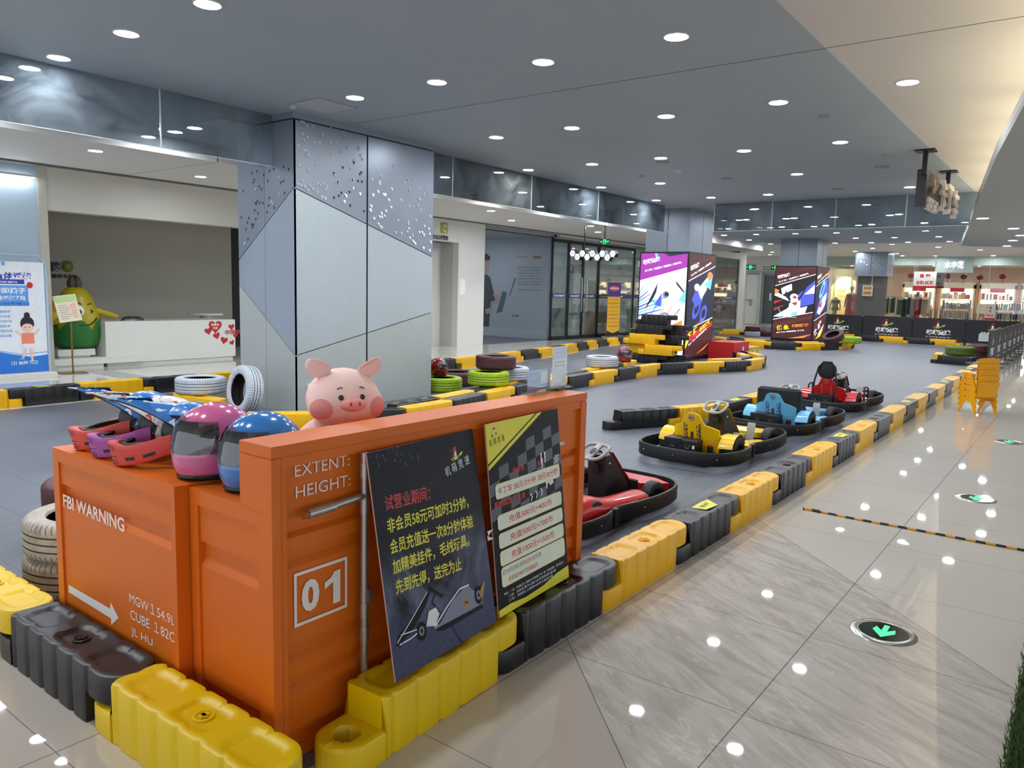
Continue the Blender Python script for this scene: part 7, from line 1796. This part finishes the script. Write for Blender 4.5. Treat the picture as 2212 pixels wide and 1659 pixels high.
# garments on racks, each its own thing
GC = ['2b2c30', '6f8a70', '9aa58a', 'c23a32', 'a32328', 'e0b89a', 'd9c9a8', '3c3f44', '4f7a66', 'b9b4aa', '8b5a4a', 'd06a5a', '202226', 'e8dcc8']
def rack(x0, x1, y, z, n, label, seq=None):
    t = thing('clothes_rack', label, 'clothes rack', ((x0 + x1) / 2, y, 0), 0, 'clothes racks of the far shop'); mb = MB(); mb.cyl((x0, y, 0), (x0, y, z), .02, 8); mb.cyl((x1, y, 0), (x1, y, z), .02, 8); mb.cyl((x0, y, z), (x1, y, z), .015, 8); mb.obj('rail', M_ALU, t, world=True)
    for k in range(n):
        x = x0 + .08 + (x1 - x0 - .16) * k / (n - 1); L = rr.uniform(.75, 1.05); c = seq[k] if seq else rr.choice(GC); o = MB(); w = .26
        o.prism([(-w, z - .12), (-.08, z - .04), (.08, z - .04), (w, z - .12), (w * .95, z - .30), (w * .82, z - L), (-w * .82, z - L), (-w * .95, z - .30)], x - .034, x + .034, 0, Matrix(((0, 0, 1, 0), (1, 0, 0, y), (0, 1, 0, 0), (0, 0, 0, 1))))
        g = o.obj('hanging_garment', mat('cloth_' + c, c, 0.8)); tag(g, 'garment on hanger in the far shop, %s along the %s' % (ordn(k), label.split(',')[0].replace('clothes rack ', '')), 'garment', 'garments on the far shop racks')
rack(at_y(1905, 640, 44).x, at_y(1935, 640, 44).x, 44.0, 1.75, 8, 'clothes rack beside the concrete column, with mixed coats', ['c24a3a', '2b2c30', 'e0b89a', '9aa58a', '202226', 'd9c9a8', '6f8a70', '3c3f44'])
rack(at_y(1937, 640, 44).x, at_y(1962, 640, 44).x, 44.3, 1.7, 7, 'clothes rack in the middle, with green garments', ['6f9a84', '4f7a66', '6f8a70', '4f7a66', '2b2c30', '202226', '3c3f44'])
rack(at_y(1963, 640, 44).x, at_y(2012, 640, 44).x, 43.8, 1.75, 15, 'clothes rack under the sale signs, ending in peach garments', ['202226', '2b2c30', '6f8a70', '9aa58a', 'b9b4aa', 'c23a32', 'c23a32', 'a32328', 'a32328', '3c3f44', 'e0b89a', 'e0b89a', 'e8c4a8', 'e8c4a8', 'e8dcc8'])
def bin_shelf(x0, x1, y, label, cols, grp):
    t = thing('display_shelf', label, 'display shelf', ((x0 + x1) / 2, y, 0), 0, 'white display shelves of the far shop'); mb = MB()
    for z in (.3, .75, 1.2, 1.62): mb.box(x0, x1, y, y + .5, z, z + .03)
    for x in (x0, x1 - .04): mb.box(x, x + .04, y, y + .5, 0, 1.65)
    mb.obj('shelf_frame', M_WHITE, t, world=True)
    for r_, z in enumerate((.33, .78, 1.23)):
        n = int((x1 - x0) / .11)
        mb = MB()
        for k in range(n):
            x = x0 + .06 + k * (x1 - x0 - .12) / n; mb.box(x, x + .07, y + .02, y + .2, z, z + rr.uniform(.25, .34), rr.randrange(len(cols)))
        g = mb.obj('packed_socks', [mat('pack_' + c, c, 0.7) for c in cols], t, world=True)
bin_shelf(at_y(2037, 640, 43.6).x, at_y(2098, 640, 43.6).x, 43.6, 'white three-tier display shelf of pale packs behind the glass', ['ece8e8', 'e4c8cc', 'cfd4e2', 'f2eeee', 'd9b0b4'], '')
bin_shelf(at_y(2150, 640, 43.6).x, at_y(2212, 640, 43.6).x, 43.6, 'white three-tier display shelf of dark and pale packs by the fence corner', ['3a3e4c', '2f4a86', 'd8dadf', 'e8e4dc', '6a6e78', 'c8b8a8'], '')
# sale signs
def sale(px0, px1, py0, py1, Yp, label, rows):
    a = at_y(px0, py1, Yp); b = at_y(px1, py0, Yp); t = thing('sale_sign', label, 'sale sign', ((a.x + b.x) / 2, Yp, a.z), 0, 'white and red sale signs'); mb = MB(); mb.box(a.x, b.x, Yp - .01, Yp, a.z, b.z); mb.obj('sign_board', mat('sale_white', 'e2e0da', 0.5), t, world=True)
    f = Face((a.x, Yp - .011, a.z), XU, ZU, b.x - a.x, b.z - a.z, t); f.n([(0, 0), (1, 0), (1, .10), (0, .10)], 0)
    n = 8
    for k in range(n): f.ell((k + .5) / n * f.W, .10 * f.Hh, f.W / n / 2, .05 * f.Hh, 0, 12)
    for (s, u, v, h, w) in rows: f.nt(s, u, v, h, w, 0, .03)
    f.done([M_RED]); 
    if py0 > 600: mb = MB(); mb.box((a.x + b.x) / 2 - .02, (a.x + b.x) / 2 + .02, Yp, Yp + .03, 0.01, a.z + .1); mb.box((a.x + b.x) / 2 - .2, (a.x + b.x) / 2 + .2, Yp - .15, Yp + .15, 0, .012); mb.obj('stand', M_ALU, t, world=True)
    if py0 < 600: mb = MB(); mb.cyl((a.x + .1, Yp, b.z), (a.x + .1, Yp, 3.7), .01, 6); mb.cyl((b.x - .1, Yp, b.z), (b.x - .1, Yp, 3.7), .01, 6); mb.obj('hanger_wire', M_ALU, t, world=True)
sale(1972, 2024, 587, 622, YS - .3, 'larger hanging white sale sign with red 2.8 lettering, nearer', [('售 罄', .25, .62, .24, .50), ('全场2.8折起', .12, .22, .24, .76)]); sale(2000, 2041, 590, 622, YS + .5, 'hanging white sale sign with red lettering behind the glass', [('售 罄', .3, .62, .24, .5), ('全场2.8折', .2, .22, .24, .7)])
sale(2126, 2152, 657, 691, YS - .6, 'upright white sale sign standing by the shop entrance', [('售', .4, .68, .16, .22), ('罄', .4, .46, .16, .22), ('全场2.8折', .12, .22, .14, .76)])
t = thing('notice_stand', 'slanted cream notice card on a thin stand outside the clothes shop', 'notice stand', (at_y(2114, 670, YS - .8).x, YS - .8, 0)); mb = MB(); mb.box(-.2, .2, -.01, .01, 1.05, 1.5, 0, Matrix.Rotation(.08, 4, 'Y')); mb.obj('notice_card', mat('card_cream'), t); mb = MB(); mb.cyl((0, .03, 0), (0, .03, 1.1), .012, 8); mb.box(-.15, .15, -.15, .15, 0, .01); mb.obj('pole', M_ALU, t)
# lanterns
for i, (px, py) in enumerate([(1968, 595), (2048, 597), (2082, 598), (2117, 599), (2166, 597)]):
    q = at_y(px, py, 43.2); t = thing('red_lantern', 'round red paper lantern in the clothes shop, %s in the line from the sale signs' % ordn(i), 'lantern', (q.x, q.y, q.z), 0, 'red paper lanterns'); mb = MB(); mb.ball((0, 0, 0), (.15, .15, .13), 18, 12, fn=lambda d: 1 + .03 * math.cos(10 * math.atan2(d.y, d.x))); mb.obj('paper_globe', mat('lantern_red', 'b3202a', 0.6), t, 60); mb = MB(); mb.cyl((0, 0, -.16), (0, 0, -.32), .015, 8); mb.cyl((0, 0, .13), (0, 0, 3.45 - q.z), .004, 6); mb.obj('tassel', mat('tassel_gold', 'b98a3a', 0.5), t)
# shop window with mannequins
wbox('wall_window_display', (at_y(1793, 650, 45).x, at_y(1846, 650, 45).x, 45.0, 45.1, 0, 3.2), mat('display_back', 'cdbf98', 0.6))
t = thing('display_poster', 'tall GARDEN PARTY poster lit warmly in the shop window', 'poster', (at_y(1815, 650, 44.9).x, 44.9, 0)); f = Face((at_y(1797, 700, 44.9).x, 44.9, .02), XU, ZU, at_y(1832, 700, 44.9).x - at_y(1797, 700, 44.9).x, 2.75, t); f.n([(0, 0), (1, 0), (1, 1), (0, 1)], 0); f.nt('GAR', .2, .68, .07, .5, 1, .02); f.nt('DEN', .2, .57, .07, .5, 1, .02); f.nt('PARTY', .15, .47, .07, .62, 1, .02); f.done([mat('poster_cream', 'e9dcb0', 0.5), mat('poster_olive', '9a8c58', 0.5)])
lt = bpy.data.lights.new('window_spot', 'SPOT'); lt.energy = 260; lt.color = (1, .78, .45); lt.spot_size = 1.1; lt.shadow_soft_size = .05; lo = bpy.data.objects.new('window_spot', lt); COL.objects.link(lo); qx = at_y(1822, 600, 44.4); lo.location = (qx.x, 44.0, 3.1); lo.rotation_euler = (math.radians(38), 0, 0)
M_MAN = mat('mannequin_skin', 'd8c6a8', 0.4)
def mannequin(px, label, dress, full, parts):
    q = at_y(px, 700, 44.2); t = thing('mannequin', label, 'mannequin', (q.x, 44.2, 0), 0, 'mannequins in the shop window'); zt_ = at_y(px, 617 if full else 632, 44.2).z
    mb = MB(); s = zt_ / 1.75
    P_ = [(.0, 0.02), (.05, .05), (.06, .5), (.10, .82), (.16, .95), (.12, 1.12), (.17, 1.32), (.16, 1.42), (.05, 1.47), (.04, 1.54)]
    mb.lathe([(max(r, .001) * s, z * s) for r, z in P_], 20, 0, Matrix.Diagonal((1.1, .7, 1, 1)))
    if full: mb.ball((0, 0, 1.65 * s), (.085 * s, .1 * s, .12 * s), 16, 12)
    for sx in (-1, 1): mb.tube([(sx * .17 * s, 0, 1.38 * s), (sx * .24 * s, .02, 1.1 * s), (sx * .25 * s, -.06, .85 * s)], [.045 * s, .035 * s, .025 * s], 10)
    mb.obj('body', M_MAN, t, 60)
    mb = MB()
    if dress == 'suit': mb.lathe([(.22 * s, .15 * s), (.20 * s, .7 * s), (.19 * s, .95 * s), (.17 * s, 1.15 * s), (.20 * s, 1.38 * s), (.06 * s, 1.46 * s)], 20, 0, Matrix.Diagonal((1.1, .8, 1, 1))); mb.obj('outfit', mat('coral_cloth', 'c9756a', 0.7), t, 60)
    else: mb.lathe([(.165 * s, 1.22 * s), (.182 * s, 1.30 * s), (.175 * s, 1.36 * s)], 20, 0, Matrix.Diagonal((1.12, .85, 1, 1))); mb.lathe([(.12 * s, .84 * s), (.168 * s, .90 * s), (.165 * s, .98 * s)], 20, 0, Matrix.Diagonal((1.12, .8, 1, 1))); mb.obj('outfit', mat('sage_cloth', '8aa596', 0.7), t, 60)
mannequin(1801, 'headless mannequin in sage underwear in the far shop window', 'set', False, 0); mannequin(1835, 'mannequin in a coral outfit in the far shop window', 'suit', True, 0)
